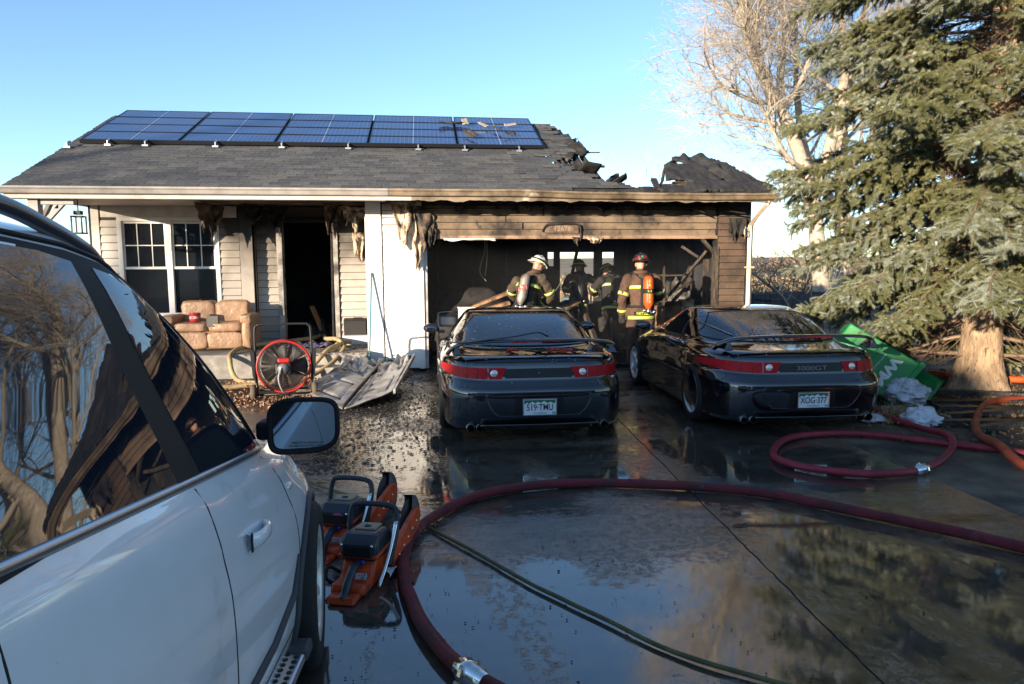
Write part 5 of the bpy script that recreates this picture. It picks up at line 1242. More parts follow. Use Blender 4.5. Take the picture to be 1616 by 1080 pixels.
# ================================================================ AROUND THE PLOT
# unseen house added behind the viewer, its roof shaped to shade the foreground
nh = thing('added_house', 'plain tan house added unseen behind the viewer to shade the foreground', 'house', (-27, -20, 0))
def np_(name, mb, m, bevel=0): return mb.build(name, m, nh, world=True, bevel=bevel)
STU = mat('tan_stucco', (.45,.36,.26), .9, bump=.3, bscale=60); RFM = mat('neighbour_shingle', (.09,.08,.07), .9, bump=.5, bscale=20)
np_('wall', MB().box(-42,-8,-24,-17.6,-.1,2.9), STU)
RIDGE = 5.05
np_('roof', MB().prism([(-24.6,2.8),(-17.0,2.8),(-17.0,2.95),(-20.0,RIDGE),(-24.6,2.95)], 35, Matrix(((0,0,1,-42.5),(1,0,0,0),(0,1,0,0),(0,0,0,1)))), RFM)
np_('upper_wall', MB().box(-25.2,-21.6,-23,-18.4,2.9,4.8).prism([(-25.2,4.8),(-21.6,4.8),(-23.4,6.8)], 4.6, Matrix(((1,0,0,0),(0,0,1,-23),(0,1,0,0),(0,0,0,1)))), STU)  # gable placed and sized to shade the SUV and the right coupe
for s in (-1, 1): np_('dormer_roof', MB().add([(-23.4,-23.3,6.95),(-23.4,-18.1,6.95),(-23.4+s*2.2,-18.1,4.5),(-23.4+s*2.2,-23.3,4.5)], [(0,1,2,3)]), RFM).modifiers.new('solid', 'SOLIDIFY').thickness = .1
for x in (-39,-34,-28,-14,-10.5):
    w = np_('window', MB().box(x-.8,x+.8,-17.62,-17.56,1.0,2.3), TRIM); MB().box(x-.72,x+.72,-17.57,-17.54,1.08,2.22).build('pane', GLASS, w).matrix_world = w.matrix_world
np_('door', MB().box(-19.5,-18.5,-17.62,-17.55,0,2.1), mat('brown_door', (.12,.06,.03), .5))
n2 = thing('added_house', 'low brown house added unseen straight behind the viewer to darken reflections', 'house', (8, -21, 0))  # added unseen house, keeps the bright horizon out of the car reflections
BRW = mat('brown_siding', (.16,.12,.09), .8)
MB().box(-5,20,-24,-18.4,-.1,3.0).build('wall', BRW, n2, world=True)
MB().prism([(-25.0,2.9),(-17.8,2.9),(-17.8,3.05),(-21.4,5.8),(-25.0,3.05)], 26, Matrix(((0,0,1,-5.5),(1,0,0,0),(0,1,0,0),(0,0,0,1)))).build('roof', RFM, n2, world=True)
for x in (-2,3,9,15):
    w = MB().box(x-.8,x+.8,-18.42,-18.36,1.0,2.3).build('window', TRIM, n2, world=True); MB().box(x-.72,x+.72,-18.37,-18.34,1.08,2.22).build('pane', GLASS, w).location = (-8,21,0)
# trees behind the viewer that dapple the left of the house
t = copy_tree(TS); t.location = (-42, -21, 0); t.rotation_euler = (0,0,2.2); t['label'] = 'leafless street tree behind the viewer, farthest to the left'
# brick house behind the spruce
BRK = bpy.data.materials.new('red_brick'); BRK.use_nodes = True
_n = BRK.node_tree; _b = _n.nodes['Principled BSDF']; _t = N(_n, 'ShaderNodeTexBrick'); _t.inputs['Scale'].default_value = 1.0
_t.inputs['Color1'].default_value = (.20,.075,.045,1); _t.inputs['Color2'].default_value = (.13,.05,.035,1); _t.inputs['Mortar'].default_value = (.28,.25,.21,1); _t.inputs['Brick Width'].default_value = .21; _t.inputs['Row Height'].default_value = .07; _t.inputs['Mortar Size'].default_value = .008
_g = N(_n, 'ShaderNodeNewGeometry'); _mp = N(_n, 'ShaderNodeMapping'); _mp.inputs['Rotation'].default_value = (R(90),0,0); _n.links.new(_g.outputs['Position'], _mp.inputs[0]); _n.links.new(_mp.outputs[0], _t.inputs['Vector']); _n.links.new(_t.outputs[0], _b.inputs['Base Color']); _b.inputs['Roughness'].default_value = .85
bh = thing('brick_house', 'red brick house standing in the shade behind the spruce', 'house', (13, 15, 0))
MB().box(10.7,18,12.2,13.6,-.1,2.7).build('wall', BRK, bh, world=True)
MB().prism([(11.8,2.6),(14.0,2.6),(12.9,3.3)], 8.2, Matrix(((0,0,1,10.5),(1,0,0,0),(0,1,0,0),(0,0,0,1)))).build('roof', RFM, bh, world=True)
bwn = MB().box(11.3,12.6,12.14,12.21,1.0,2.2).build('window', TRIM, bh, world=True); MB().box(11.38,12.52,12.12,12.15,1.07,2.13).build('pane', GLASS, bwn).location = (-13,-15,0)
MB().box(10.6,18,12.1,12.19,-.05,.35).build('foundation', mat('grey_foundation', (.17,.15,.14), .9, bump=.3, bscale=30), bh, world=True)
# board fence
FEN = mat('grey_fence_wood', (.20,.20,.215), .85, col2=(.13,.13,.145), scale=6, bump=.4, bscale=30, stretch=(4,4,.7))
fe = thing('board_fence', 'weathered grey board fence between the garage and the spruce', 'fence', (7.4, 15.9, 0))
bm_ = None
x = 5.95; i = 0
while x < 9.6:
    h = 1.10 if x > 6.9 else .55+.55*(x-5.95)/.95
    MB().box(0,.135,0,.02,0,h).build('board', FEN, fe).location = (x-7.4, random.uniform(-.01,.01), .02+random.uniform(-.01,.01)); x += .142
for x in (6.9, 8.35): MB().box(0,.1,.03,.13,0,1.25).build('post', FEN, fe).location = (x-7.4,0,0)
for z in (.25, .85): MB().box(-.5,2.2,.022,.06,z,z+.08).build('rail', FEN, fe)
# far bungalow roof and tan scrub behind the fence
scrub_m = mat('tan_scrub', (.40,.26,.15), .9, col2=(.28,.17,.10), scale=3)
n = 5200; P = np.stack([np.random.uniform(9.6,24,n), np.random.uniform(26,34,n), np.random.rand(n)**1.4*1.9], 1)
tv = [(0,-.02,0),(0,.02,0),(0,0,.7)]
tag(scatter('dry_scrub', tv, [(0,1,2)], P, rots(n, .5), np.full((n,1), 1.), scrub_m), 'dry tan scrub beyond the fence and the field', 'scrub', kind='stuff')

# ================================================================ SOLAR ARRAY
CELL = bpy.data.materials.new('solar_cells'); CELL.use_nodes = True
_n = CELL.node_tree; _b = _n.nodes['Principled BSDF']; _tc = N(_n, 'ShaderNodeTexCoord'); _t = N(_n, 'ShaderNodeTexBrick'); _t.offset = 0
_t.inputs['Color1'].default_value = (.018,.044,.14,1); _t.inputs['Color2'].default_value = (.025,.052,.16,1); _t.inputs['Mortar'].default_value = (.16,.20,.28,1)
_t.inputs['Scale'].default_value = 1; _t.inputs['Brick Width'].default_value = .0795; _t.inputs['Row Height'].default_value = .147; _t.inputs['Mortar Size'].default_value = .0035; _t.inputs['Mortar Smooth'].default_value = .3
_n.links.new(_tc.outputs['Object'], _t.inputs['Vector']); _n.links.new(_t.outputs[0], _b.inputs['Base Color'])
_b.inputs['Roughness'].default_value = .12; _b.inputs['Coat Weight'].default_value = .6; _b.inputs['IOR'].default_value = 1.55
PW, PH = 1.59, .545; PX0, PS0 = -5.84, 2.24
FRM = mat('panel_frame', (.03,.03,.036), .4, metal=.6); LNE = mat('panel_busbar', (.30,.34,.42), .4)
fm = MB().box(0,PW,0,.014,-.03,.006).box(0,PW,PH-.014,PH,-.03,.006).box(0,.014,.014,PH-.014,-.03,.006).box(PW-.014,PW,.014,PH-.014,-.03,.006).mesh('frame'); fm.materials.append(FRM)
cm = MB().box(.014,PW-.014,.014,PH-.014,-.022,.0).mesh('cells'); cm.materials.append(CELL)
bm2 = MB().box(PW/2-.007,PW/2+.007,.014,PH-.014,.0005,.003).mesh('busbar'); bm2.materials.append(LNE)
ordc = ['leftmost', 'second', 'middle', 'fourth', 'rightmost']; ordr = ['lowest', 'second lowest', 'second highest', 'topmost']
for c in range(5):
    for r_ in range(4):
        p = thing('solar_panel', 'blue solar panel on the roof, %s column, %s row of the array' % (ordc[c], ordr[r_]), 'solar panel', group='solar panels on the roof')
        M = RM.copy(); M.translation = rp(PX0+c*(PW+.03), PS0+r_*(PH+.012), .085); p.matrix_basis = M @ Matrix.Rotation(R(random.uniform(-.25,.25)), 4, 'X')
        for nm, me in (('frame', fm), ('cells', cm), ('busbar', bm2)): link(nm, me, None, p)
rk = thing('panel_rack', 'dark rail with pale hook feet carrying the lower edge of the solar array', 'panel rack', rp(-1.8, PS0-.05, 0))
MB().bar(rp(PX0-.02, PS0-.015, .055), rp(PX0+5*(PW+.03), PS0-.015, .085), .03, .06, up=RM.to_3x3() @ Vector((0,0,1))).build('rail', FRM, rk, world=True)
HK = mat('zinc_hook', (.40,.40,.40), .4, metal=.7)
for x in (-5.95,-5.37,-4.76,-3.6,-2.48,-1.33,-.09,.75,1.75):
    s0 = PS0-.13 if x > -5.9 else PS0-.30
    MB().bar(rp(x, s0, .02), rp(x, s0+.03, .10), .045, .02).bar(rp(x-.05, s0, .03), rp(x+.05, s0, .03), .05, .03).bar(rp(x, s0+.02, .09), rp(x, s0+.14, .09), .03, .025).build('hook_foot', HK, rk, world=True)
# burnt scraps lying on the right hand panels
for k, (x, s_) in enumerate(((.85,3.75),(.55,3.7),(1.45,3.3),(1.2,3.55),(1.65,2.9),(.9,2.8),(1.75,3.6))):
    w = random.uniform(.12,.3); q = Matrix.Translation(rp(x, s_, .135)) @ RM.to_3x3().to_4x4() @ Euler((random.uniform(-.2,.3), random.uniform(-.2,.2), random.uniform(0,6))).to_matrix().to_4x4()
    sc_ = MB().grid(lambda u, v: q @ Vector(((u-.5)*w*1.6, (v-.5)*w*.6, .02+.25*w*(u-.5)**2+.15*w*vnoise((u*2,v*2,k), 1.4))), 6, 4)
    o = sc_.build('burnt_scrap', CHARWOOD if k % 3 else mat('pale_scrap', (.30,.25,.2), .9), None, solid=.012)
    tag(o, ['pale curled scrap in the middle of the right solar panels', 'dark scrap left of the pale scrap on the solar panels', 'dark scrap right of the middle on the solar panels', 'pale scrap just below the middle scraps on the solar panels', 'dark scrap at the lower right corner of the solar array', 'dark scrap low in the fourth panel column', 'pale scrap at the upper right corner of the solar array'][k], 'scrap', 'burnt scraps on the solar panels')

# ================================================================ PORCH THINGS
LEA = mat('tan_leather', (.40,.245,.145), .42, col2=(.35,.208,.12), scale=5, bump=.8, bscale=11, obj=True)
def cushion(cx, cy, cz, sx, sy, sz, puff=.25, seed=0, wr=.022):
    p = MB(); n = 20
    def f(u, v):
        a = (u-.5)*2*math.pi; t = (v-.5)*math.pi; e = .38
        pw = lambda q: math.copysign(abs(q)**e, q)
        x = pw(math.cos(t))*pw(math.cos(a)); y = pw(math.cos(t))*pw(math.sin(a)); z = pw(math.sin(t))
        d = 1+wr*6*vnoise((x*2,y*2,z*2), 1.4, seed)*.6+.02*vnoise((x*5,y*5,z*5), 1.6, seed)
        return Vector((cx+sx*x*d, cy+sy*y*d, cz+sz*z*d))
    p.grid(f, 36, 18); return p
so = thing('sofa', 'tan leather loveseat on the porch below the window', 'sofa', (-3.62, 12.42, .38)); so.scale = (.90,.95,.97)
cushion(0,.05,.20,.66,.40,.18,seed=1).build('base', LEA, so)
for k, x in enumerate((-.31,.31)):
    cushion(x,-.06,.42,.31,.33,.085,seed=2+k).build('seat_cushion', LEA, so)
    b_ = cushion(x,.27,.62,.32,.15,.24,seed=5+k); b_.build('back_cushion', LEA, so)
    cushion(x,-.36,.20,.31,.045,.14,seed=12+k).build('front_panel', LEA, so)
for k, s in enumerate((-1, 1)):
    cushion(s*.70,-.02,.30,.10,.40,.28,seed=8+k).build('arm', LEA, so); cushion(s*.69,-.03,.56,.125,.38,.075,seed=10+k).build('arm_pad', LEA, so)
tin = thing('red_tin', 'red tin can standing on the loveseat cushion', 'can', (-3.86, 12.25, .88))
MB().lathe([(0,0),(.085,0),(.088,.01),(.088,.12),(.092,.125),(.092,.14),(.085,.145),(0,.143)], 24).build('can', mat('red_tin', (.45,.02,.03), .3, col2=(.5,.1,.1), scale=18, lo=.55, hi=.6, obj=True), tin)
MB().lathe([(.0885,.045),(.0895,.046),(.0895,.095),(.0885,.096)], 24).build('paper_label', mat('tin_label', (.55,.12,.12), .5, col2=(.7,.6,.55), scale=30, lo=.5, hi=.55, obj=True), tin)
MB().box(-3.62,-3.44,12.06,12.12,.80,.98).build('dark_booklet', mat('grey_card', (.12,.11,.10), .7))
tag(bpy.data.objects['dark_booklet'], 'small dark booklet lying on the loveseat beside the red tin', 'booklet'); bpy.data.objects['dark_booklet'].rotation_euler = (0,0,0)
bb = thing('black_box', 'black square box on the white ledge right of the door', 'box', (-1.28, 12.98, .52))
MB().box(-.21,.21,-.10,.06,0,.33, Matrix.Rotation(R(8), 4, 'X')).build('case', mat('matt_black', (.014,.014,.014), .5), bb, bevel=.012)
MB().box(-.19,.19,-.112,-.10,.03,.30, Matrix.Rotation(R(8), 4, 'X')).build('front_grille', mat('dark_mesh', (.03,.028,.026), .6, bump=.6, bscale=120), bb); MB().box(-.04,.12,-.02,.02,.33,.345, Matrix.Rotation(R(8), 4, 'X')).build('grip', PLAS, bb)
wb = MB().box(-1.50,-1.04,12.72,13.04,.38,.55).build('foam_ledge', mat('pale_foam', (.62,.58,.52), .8, bump=.4, bscale=30), bevel=.015); tag(wb, 'pale block on the porch under the black box', 'block')
stk = thing('broom_stick', 'thin teal stick leaning against the white garage corner', 'stick', (-.95, 11.45, 0)); MB().tube([(0,0,0.02),(.03,.2,.8),(.055,.40,1.68)], .013, 8).build('shaft', mat('teal_paint', (.06,.22,.26), .45), stk); MB().tube([(0,0,0),(0,0,.05)], .018, 8).build('ferrule', PLAS, stk)
lt = thing('hanging_lantern', 'black lantern hanging under the porch eave at far left', 'lantern', (-5.42, 11.9, 2.32))
MB().box(-.09,.09,-.09,.09,0,.02).box(-.085,.085,-.085,.085,.26,.28).box(-.05,.05,-.05,.05,.30,.36).build('cap', PLAS, lt)
for sx in (-1,1):
    for sy in (-1,1): MB().box(sx*.075-.008,sx*.075+.008,sy*.075-.008,sy*.075+.008,.02,.26).build('corner_bar', PLAS, lt)
MB().tube([(0,0,.36),(0,0,.55)], .008, 6).build('hanger', PLAS, lt)
# crumpled purple-blue cloth on the porch
cl = MB().grid(lambda u, v: Vector((-2.55+u*.85, 12.2+v*.55, .40+.10*abs(vnoise((u*4,v*4,0), 1.2))+.05*vnoise((u*9,v*9,1), 1))), 30, 20)
tag(cl.build('cloth', mat('navy_cloth', (.045,.04,.10), .9, col2=(.15,.14,.22), scale=9), solid=.006), 'crumpled dark blue cloth lying on the porch by the door', 'cloth')

# ================================================================ HOSES
def hose(name, pts, r, m, label, n=10, seg=10, group=None, couple=None):
    P = [p+Vector((.014*vnoise(p, 1.7, 3)+.006*vnoise(p, 5, 4), .014*vnoise(p, 1.7, 6), .004*vnoise(p, 3, 8))) for p in cr(pts, n)]; root = thing(name, label, 'hose', (P[0].x, P[0].y, 0), 0, group)
    o = MB().tube(P, [r*(1+.07*vnoise((i*.23,0,0), 1)) for i in range(len(P))], seg).build('jacket', m, root, world=True)
    if couple:
        for t in couple:
            i = int(t*(len(P)-1)); a = P[max(i-1,0)]; b = P[min(i+1,len(P)-1)]; d = (b-a).normalized(); c = P[i]
            q = MB(); k = 0
            q.tube([c-d*.09, c-d*.06, c-d*.058, c-d*.01, c-d*.008, c+d*.05, c+d*.052, c+d*.08], [r*1.05, r*1.1, r*1.3, r*1.3, r*1.45, r*1.45, r*1.2, r*1.15], 14).build('coupling', CHROME, root, world=True)
            for s in (0, 2.1, 4.2):
                u = d.orthogonal().normalized(); u.rotate(Matrix.Rotation(s, 3, d)); q2 = MB().bar(c+u*r*1.4+d*.01, c+u*r*1.75+d*.01, .02, .03).build('coupling_lug', CHROME, root, world=True)
    return root
RED = mat('red_hose', (.20,.016,.026), .55, col2=(.11,.012,.018), scale=5, bump=1., bscale=140, layers=[((.05,.03,.028), 2.5, .58, .70), ((.30,.10,.10), 7, .62, .70)])
RED2 = mat('bright_red_hose', (.26,.016,.034), .5, col2=(.17,.012,.022), scale=5, bump=.4, bscale=90)
ORH = mat('orange_hose', (.33,.062,.024), .6, col2=(.2,.035,.016), scale=5, bump=.4, bscale=90)
YLW = mat('cream_hose', (.52,.39,.20), .75, col2=(.36,.26,.13), scale=5, bump=.5, bscale=80)
z = .042
hose('fire_hose', [(.62,2.2,z),(.40,2.52,z),(.2,2.77,z),(.05,3.02,z),(-.09,3.46,z),(-.16,3.92,z),(-.12,4.4,z),(.05,4.78,z),(.39,5.17,z),(.86,5.34,z),(1.38,5.32,z),(1.91,5.19,z),(2.52,4.92,z),(2.99,4.44,z),(3.38,4.02,z),(3.62,3.7,z),(4.3,2.9,z),(5.2,2.2,z)], .036, RED, 'thick dull red fire hose curving across the whole wet foreground', couple=[.135])
zz = [.04]*40
hose('fire_hose', [(6.4,4.9,z),(5.45,5.65,z),(5.02,6.04,z),(4.63,6.43,z),(4.25,6.59,z),(3.65,6.51,z),(3.23,6.08,z),(3.12,5.71,z),(3.32,5.39,z),(3.74,5.24,z),(4.2,5.32,z),(4.71,5.69,.05),(5.02,6.05,.115),(5.17,6.68,.05),(5.2,7.24,z),(5.29,7.66,z),(5.5,8.6,z)], .033, RED2, 'bright red fire hose coiled in a loop behind the right hand coupe', couple=[.62])
hose('fire_hose', [(7.2,1.6,z),(6.0,3.2,z),(5.3,4.4,z),(5.06,5.15,.05),(5.22,5.69,.11),(5.51,6.26,.06),(6.03,6.91,.05),(6.86,7.68,.07),(7.56,7.91,.06),(8.6,8.0,.06)], .043, ORH, 'orange fire hose curving over the soil at the right edge')
hose('fire_hose', [(6.2,9.9,z),(7.0,10.1,z),(7.72,10.18,.05),(8.12,9.8,.05),(8.8,9.3,.05),(9.6,9.3,.05)], .05, mat('vivid_orange_hose', (.55,.09,.015), .6), 'bright orange hose lying behind the spruce trunk')
ROP = mat('olive_line', (.13,.12,.04), .7, col2=(.08,.075,.03), scale=9, bump=.5, bscale=120)
hose('air_line', [(-1.3,6.1,.02),(-.77,5.51,.02),(-.57,5.3,.02),(-.30,4.95,.05),(-.1,4.72,.03),(.0,4.6,.02),(.31,4.09,.02),(.61,3.58,.02),(.87,3.21,.02),(1.09,2.92,.02),(1.39,2.66,.02),(1.9,2.3,.02)], .0115, ROP, 'thin olive yellow line running from the saws to the front of the driveway')
hose('attack_hose', [(-2.05,14.2,.45),(-2.1,13.4,.46),(-2.31,12.9,.47),(-2.78,12.5,.46),(-3.1,12.0,.44),(-3.12,11.45,.34),(-2.9,11.05,.05),(-2.4,10.9,.04),(-1.95,11.15,.10),(-1.62,11.65,.42),(-1.45,12.2,.47),(-1.62,12.7,.50),(-1.85,13.1,.47),(-2.0,13.9,.45)], .037, YLW, 'cream attack hose looped over the porch into the front door')
hose('attack_hose', [(-1.25,12.9,.43),(-1.55,12.4,.44),(-1.38,11.9,.42),(-1.55,11.4,.23),(-1.95,10.9,.05),(-2.6,10.6,.045),(-3.3,10.35,.045),(-4.2,10.2,.045),(-6,9.6,.045),(-9,9.2,.045)], .036, YLW, 'cream attack hose running down the porch step behind the fan')

# ================================================================ FAN
fn = thing('blower_fan', 'red framed ventilation fan on a wheeled stand before the porch', 'fan', (-1.97, 9.9, 0), R(8))
FR = mat('fan_red', (.50,.022,.018), .4, col2=(.36,.02,.016), scale=6, obj=True); FB = mat('fan_black', (.015,.015,.016), .5)
C_ = Vector((0,0,.42)); ROTY = Matrix.Translation(C_) @ Matrix.Rotation(R(90), 4, 'X')
MB().lathe([(.345,-.11),(.362,-.11),(.366,-.10),(.366,.10),(.362,.11),(.345,.11),(.34,.10),(.34,-.10),(.345,-.11)], 48, ROTY).build('shroud', FR, fn)
def guard(y):
    q = MB()
    for r_ in np.arange(.05, .34, .022): q.tube([C_+Vector((r_*math.cos(a), y-.03*(1-r_/.33), r_*math.sin(a))) for a in np.linspace(0, 2*math.pi, 36, endpoint=False)], .0028, 4, closed=True)
    for k in range(14): a = k*math.pi/7; q.tube([C_+Vector((.05*math.cos(a), y-.025, .05*math.sin(a))), C_+Vector((.34*math.cos(a+.15), y, .34*math.sin(a+.15)))], .003, 4)
    return q
guard(-.11).build('wire_guard', mat('guard_wire', (.10,.09,.085), .4, metal=.5), fn); guard(.11).build('wire_guard', FB, fn)
for k in range(7):
    a = k*2*math.pi/7
    def bl(u, v): r_ = .06+.25*u; an = a+(v-.5)*.92*(1-.15*u); return C_+Vector((r_*math.cos(an), .05*(v-.5)*2*(1-.4*u), r_*math.sin(an)))
    MB().grid(bl, 6, 5).build('blade', mat('fan_blade', (.03,.028,.027), .5), fn, solid=.006)
MB().box(-.10,.10,-.33,-.10,.34,.50).build('motor', FB, fn, bevel=.02); MB().tube([C_+Vector((0,-.34,0)), C_+Vector((0,-.10,0))], .075, 16).build('motor_drum', mat('motor_grey', (.2,.2,.2), .4, metal=.4), fn)
MB().box(-.07,.09,-.32,-.18,.50,.56).build('fuel_tank', FR, fn, bevel=.02); MB().tube(cr([(-.02,-.34,.44),(-.06,-.38,.30),(-.02,-.30,.12),(.05,-.2,.06)], 5), .012, 6).build('cable', mat('grey_cable', (.3,.3,.3), .5), fn)
hd = cr([(-.36,-.05,.05),(-.37,-.05,.5),(-.365,-.06,.92),(-.33,-.06,.99),(-.26,-.06,1.005),(.26,-.06,1.005),(.33,-.06,.99),(.365,-.06,.92),(.37,-.05,.5),(.36,-.05,.05)], 6)
MB().tube(hd, .0165, 10).build('handle_frame', FB, fn)
MB().tube([(-.37,-.2,.06),(.37,-.2,.06)], .016, 8).tube([(-.37,.2,.06),(.37,.2,.06)], .016, 8).tube([(-.36,-.2,.06),(-.36,.2,.06)], .016, 8).tube([(.36,-.2,.06),(.36,.2,.06)], .016, 8).build('base_frame', FB, fn)
for s in (-1, 1):
    MB().lathe([(.03,-.03),(.08,-.035),(.10,-.03),(.103,0),(.10,.03),(.08,.035),(.03,.03)], 24, Matrix.Translation((s*.40,-.2,.103)) @ Matrix.Rotation(R(90), 4, 'Y')).build('wheel', mat('dusty_tyre', (.12,.09,.065), .9), fn)
    MB().add([(s*.38,-.09,.62),(s*.44,-.09,.70),(s*.41,-.09,.30),(s*.38,-.09,.20),(s*.38,-.07,.62),(s*.44,-.07,.70),(s*.41,-.07,.30),(s*.38,-.07,.20)], [(0,1,2,3),(7,6,5,4),(0,4,5,1),(1,5,6,2),(2,6,7,3),(3,7,4,0)]).build('side_lug', FB, fn)

# ================================================================ FALLEN GARAGE DOOR
gd = thing('garage_door', 'grey folded garage door lying burnt in front of the white wall', 'garage door', (-.9, 10.2, 0))
GDM = mat('sooty_white_steel', (.40,.39,.38), .42, col2=(.17,.155,.14), scale=3.5, lo=.42, hi=.62, metal=.15, layers=[((.04,.036,.032), 2.3, .56, .66), ((.12,.16,.26), 1.5, .60, .72)])
A_, B_, C2, D_, E_, F_ = Vector((-1.72,9.95,.03)), Vector((-1.05,8.62,.05)), Vector((-.45,9.0,.20)), Vector((-.24,11.35,.36)), Vector((-.74,11.45,.24)), Vector((-1.22,11.5,.36))
def leaf(P, Q, S_, T_, seed, nm):
    def f(u, v, d=0.):
        a = P.lerp(Q, u); b = T_.lerp(S_, u); p = a.lerp(b, v); n = (Q-P).cross(T_-P).normalized(); n = n if n.z > 0 else -n
        h = .0
        # raised panels, two across and two along
        pu, pv = (u*1.0), (v*2) % 1
        du = min(abs(pu-.14), abs(pu-.86)); dv = min(abs(pv-.15), abs(pv-.85)); ins = .14 < pu < .86 and .15 < pv < .85
        edge = min(du, dv*.8)
        if ins: h += -.04*max(0, 1-abs(min(pu-.14, .86-pu)-.06)/.05) if min(pu-.14, .86-pu) < .11 else 0; h += -.04*max(0, 1-abs(min(pv-.15, .85-pv)-.07)/.05) if min(pv-.15, .85-pv) < .12 else 0
        w = max(0, v-.52); h += .30*w*vnoise((u*4,v*5,seed), 1.3)+.14*w*vnoise((u*12,v*14,seed), 1.1)+.02*vnoise((u*2,v*2,seed+3), 1.1)
        return p+n*(h+.05*math.sin(math.pi*u)*(-1 if seed else 1)*.3+d)
    m = MB().grid(f, 44, 60); o = m.build(nm, GDM, gd, world=True, solid=.02); return o
leaf(A_, B_, E_, F_, 0, 'door_section'); leaf(B_+Vector((.03,0,0)), C2, D_, E_+Vector((.04,0,0)), 4, 'door_section')
MB().tube([B_+Vector((.012,0,.03)), E_+Vector((.02,0,.04))], .016, 6).build('hinge_rail', mat('dark_steel', (.06,.058,.055), .5, metal=.5), gd, world=True)
MB().bar(C2+Vector((.02,0,-.02)), D_+Vector((.03,0,-.02)), .03, .06).build('edge_rail', GDM, gd, world=True)

# ================================================================ CUT-OFF SAWS
def make_saw(label, loc, rz, tilt):
    root = thing('cutoff_saw', label, 'power saw', loc, rz, 'cut-off saws beside the SUV'); root.rotation_euler = (R(tilt), 0, rz)
    OR = mat('saw_orange', (.58,.07,.014), .42, col2=(.30,.035,.01), scale=10, lo=.5, hi=.7, obj=True, layers=[((.06,.04,.03), 14, .60, .68), ((.5,.45,.4), 40, .70, .74)]); GY = mat('saw_grey', (.022,.026,.036), .42, obj=True); TN = mat('saw_tan', (.30,.25,.16), .6, obj=True)
    MB().prism([(-.34,.02),(-.30,.0),(.05,.0),(.10,.03),(.10,.13),(-.14,.14),(-.20,.06),(-.32,.07)], .20, Matrix(((0,0,1,-.10),(1,0,0,0),(0,1,0,0),(0,0,0,1)))).build('body', OR, root, bevel=.02)
    MB().prism([(-.17,.135),(.115,.10),(.12,.20),(.07,.265),(-.12,.285),(-.175,.24)], .225, Matrix(((0,0,1,-.1125),(1,0,0,0),(0,1,0,0),(0,0,0,1)))).build('engine_cover', GY, root, bevel=.03, )
    MB().box(-.117,.117,-.17,.11,.155,.175).build('trim_line', OR, root, bevel=.004)
    MB().box(-.07,.06,-.06,.06,.268,.283, Matrix.Rotation(R(-5), 4, 'X')).build('cover_plate', TN, root, bevel=.006); MB().lathe([(0,.294),(.018,.292),(.024,.28)], 16, Matrix.Translation((0,0,0))).build('cover_knob', GY, root)
    MB().box(-.08,.08,-.182,-.172,.17,.225).build('air_grille', PLAS, root)
    # rear grip loop
    MB().tube(cr([(0,-.16,.13),(0,-.24,.12),(0,-.32,.07),(0,-.36,.03),(0,-.40,.015)], 5), [.026,.024,.022,.022,.026]+[.024]*16, 10).build('rear_handle', GY, root)
    MB().prism([(-.42,.0),(-.30,.0),(-.26,.03),(-.40,.035)], .16, Matrix(((0,0,1,-.08),(1,0,0,0),(0,1,0,0),(0,0,0,1)))).build('rear_foot', OR, root, bevel=.01)
    # front handle arch
    MB().tube(cr([(.13,-.02,.05),(.15,.06,.22),(.14,.11,.34),(.08,.12,.375),(-.10,.12,.375),(-.145,.11,.34),(-.15,.08,.2),(-.13,.04,.08)], 6), .017, 10).build('front_handle', GY, root)
    MB().tube(cr([(.145,-.22,.02),(.15,-.05,.16),(.155,.06,.30)], 5), .013, 8, flat=.7).build('side_brace', CHROME, root)
    # arm, guard and abrasive disc on the right side
    MB().prism([(.02,.03),(.12,.01),(.52,.10),(.56,.16),(.54,.22),(.46,.235),(.06,.14)], .035, Matrix(((0,0,1,.115),(1,0,0,0),(0,1,0,0),(0,0,0,1)))).build('belt_arm', OR, root, bevel=.008)
    for k in range(5):
        MB().lathe([(0,.004),(.008,.003),(.009,0)], 8, Matrix.Translation((.151,.12+.085*k,.07+.022*k)) @ Matrix.Rotation(R(90), 4, 'Y')).build('bolt', CHROME, root)
    gc = Matrix.Translation((.055,.48,.135)) @ Matrix.Rotation(R(90), 4, 'Y')
    MB().lathe([(.0,.0),(.165,0),(.17,.004),(.17,.05),(.165,.054),(.0,.054)], 36, gc, a0=R(-40), a1=R(170)).build('blade_guard', mat('guard_grey', (.16,.15,.15), .45, metal=.3, obj=True), root)
    MB().lathe([(.162,-.002),(.174,-.004),(.178,.0),(.178,.054),(.174,.058),(.162,.056)], 36, gc, a0=R(-40), a1=R(170)).build('guard_rim', mat('guard_rim', (.28,.31,.36), .3, metal=.8), root)
    MB().lathe([(.0,.022),(.150,.022),(.150,.027),(.0,.027)], 40, gc).build('disc', mat('abrasive', (.05,.048,.046), .9), root); MB().lathe([(0,.015),(.035,.016),(.035,.034),(0,.034)], 20, gc).build('flange', CHROME, root)
    MB().box(.02,.09,-.256,-.252,.075,.11).build('sticker', mat('sticker_pale', (.55,.55,.56), .5, col2=(.2,.2,.22), scale=60, lo=.5, hi=.55, obj=True), root)
    MB().lathe([(0,.02),(.012,.018),(.012,0)], 10, Matrix.Translation((.03,-.155,.135)) @ Matrix.Rotation(R(90), 4, 'X')).build('primer_bulb', mat('bulb_blue', (.02,.05,.4), .4), root)
    for bx3, by3 in ((-.09,-.174),(.09,-.174)): MB().ball((bx3,by3,.235), .008, 6).build('screw', CHROME, root)
    for k in range(4): MB().box(-.1145,-.1125,-.1+.05*k,-.07+.05*k,.19,.24).build('vent_slot', RUB, root); MB().box(.1125,.1145,-.1+.05*k,-.07+.05*k,.19,.24).build('vent_slot', RUB, root)
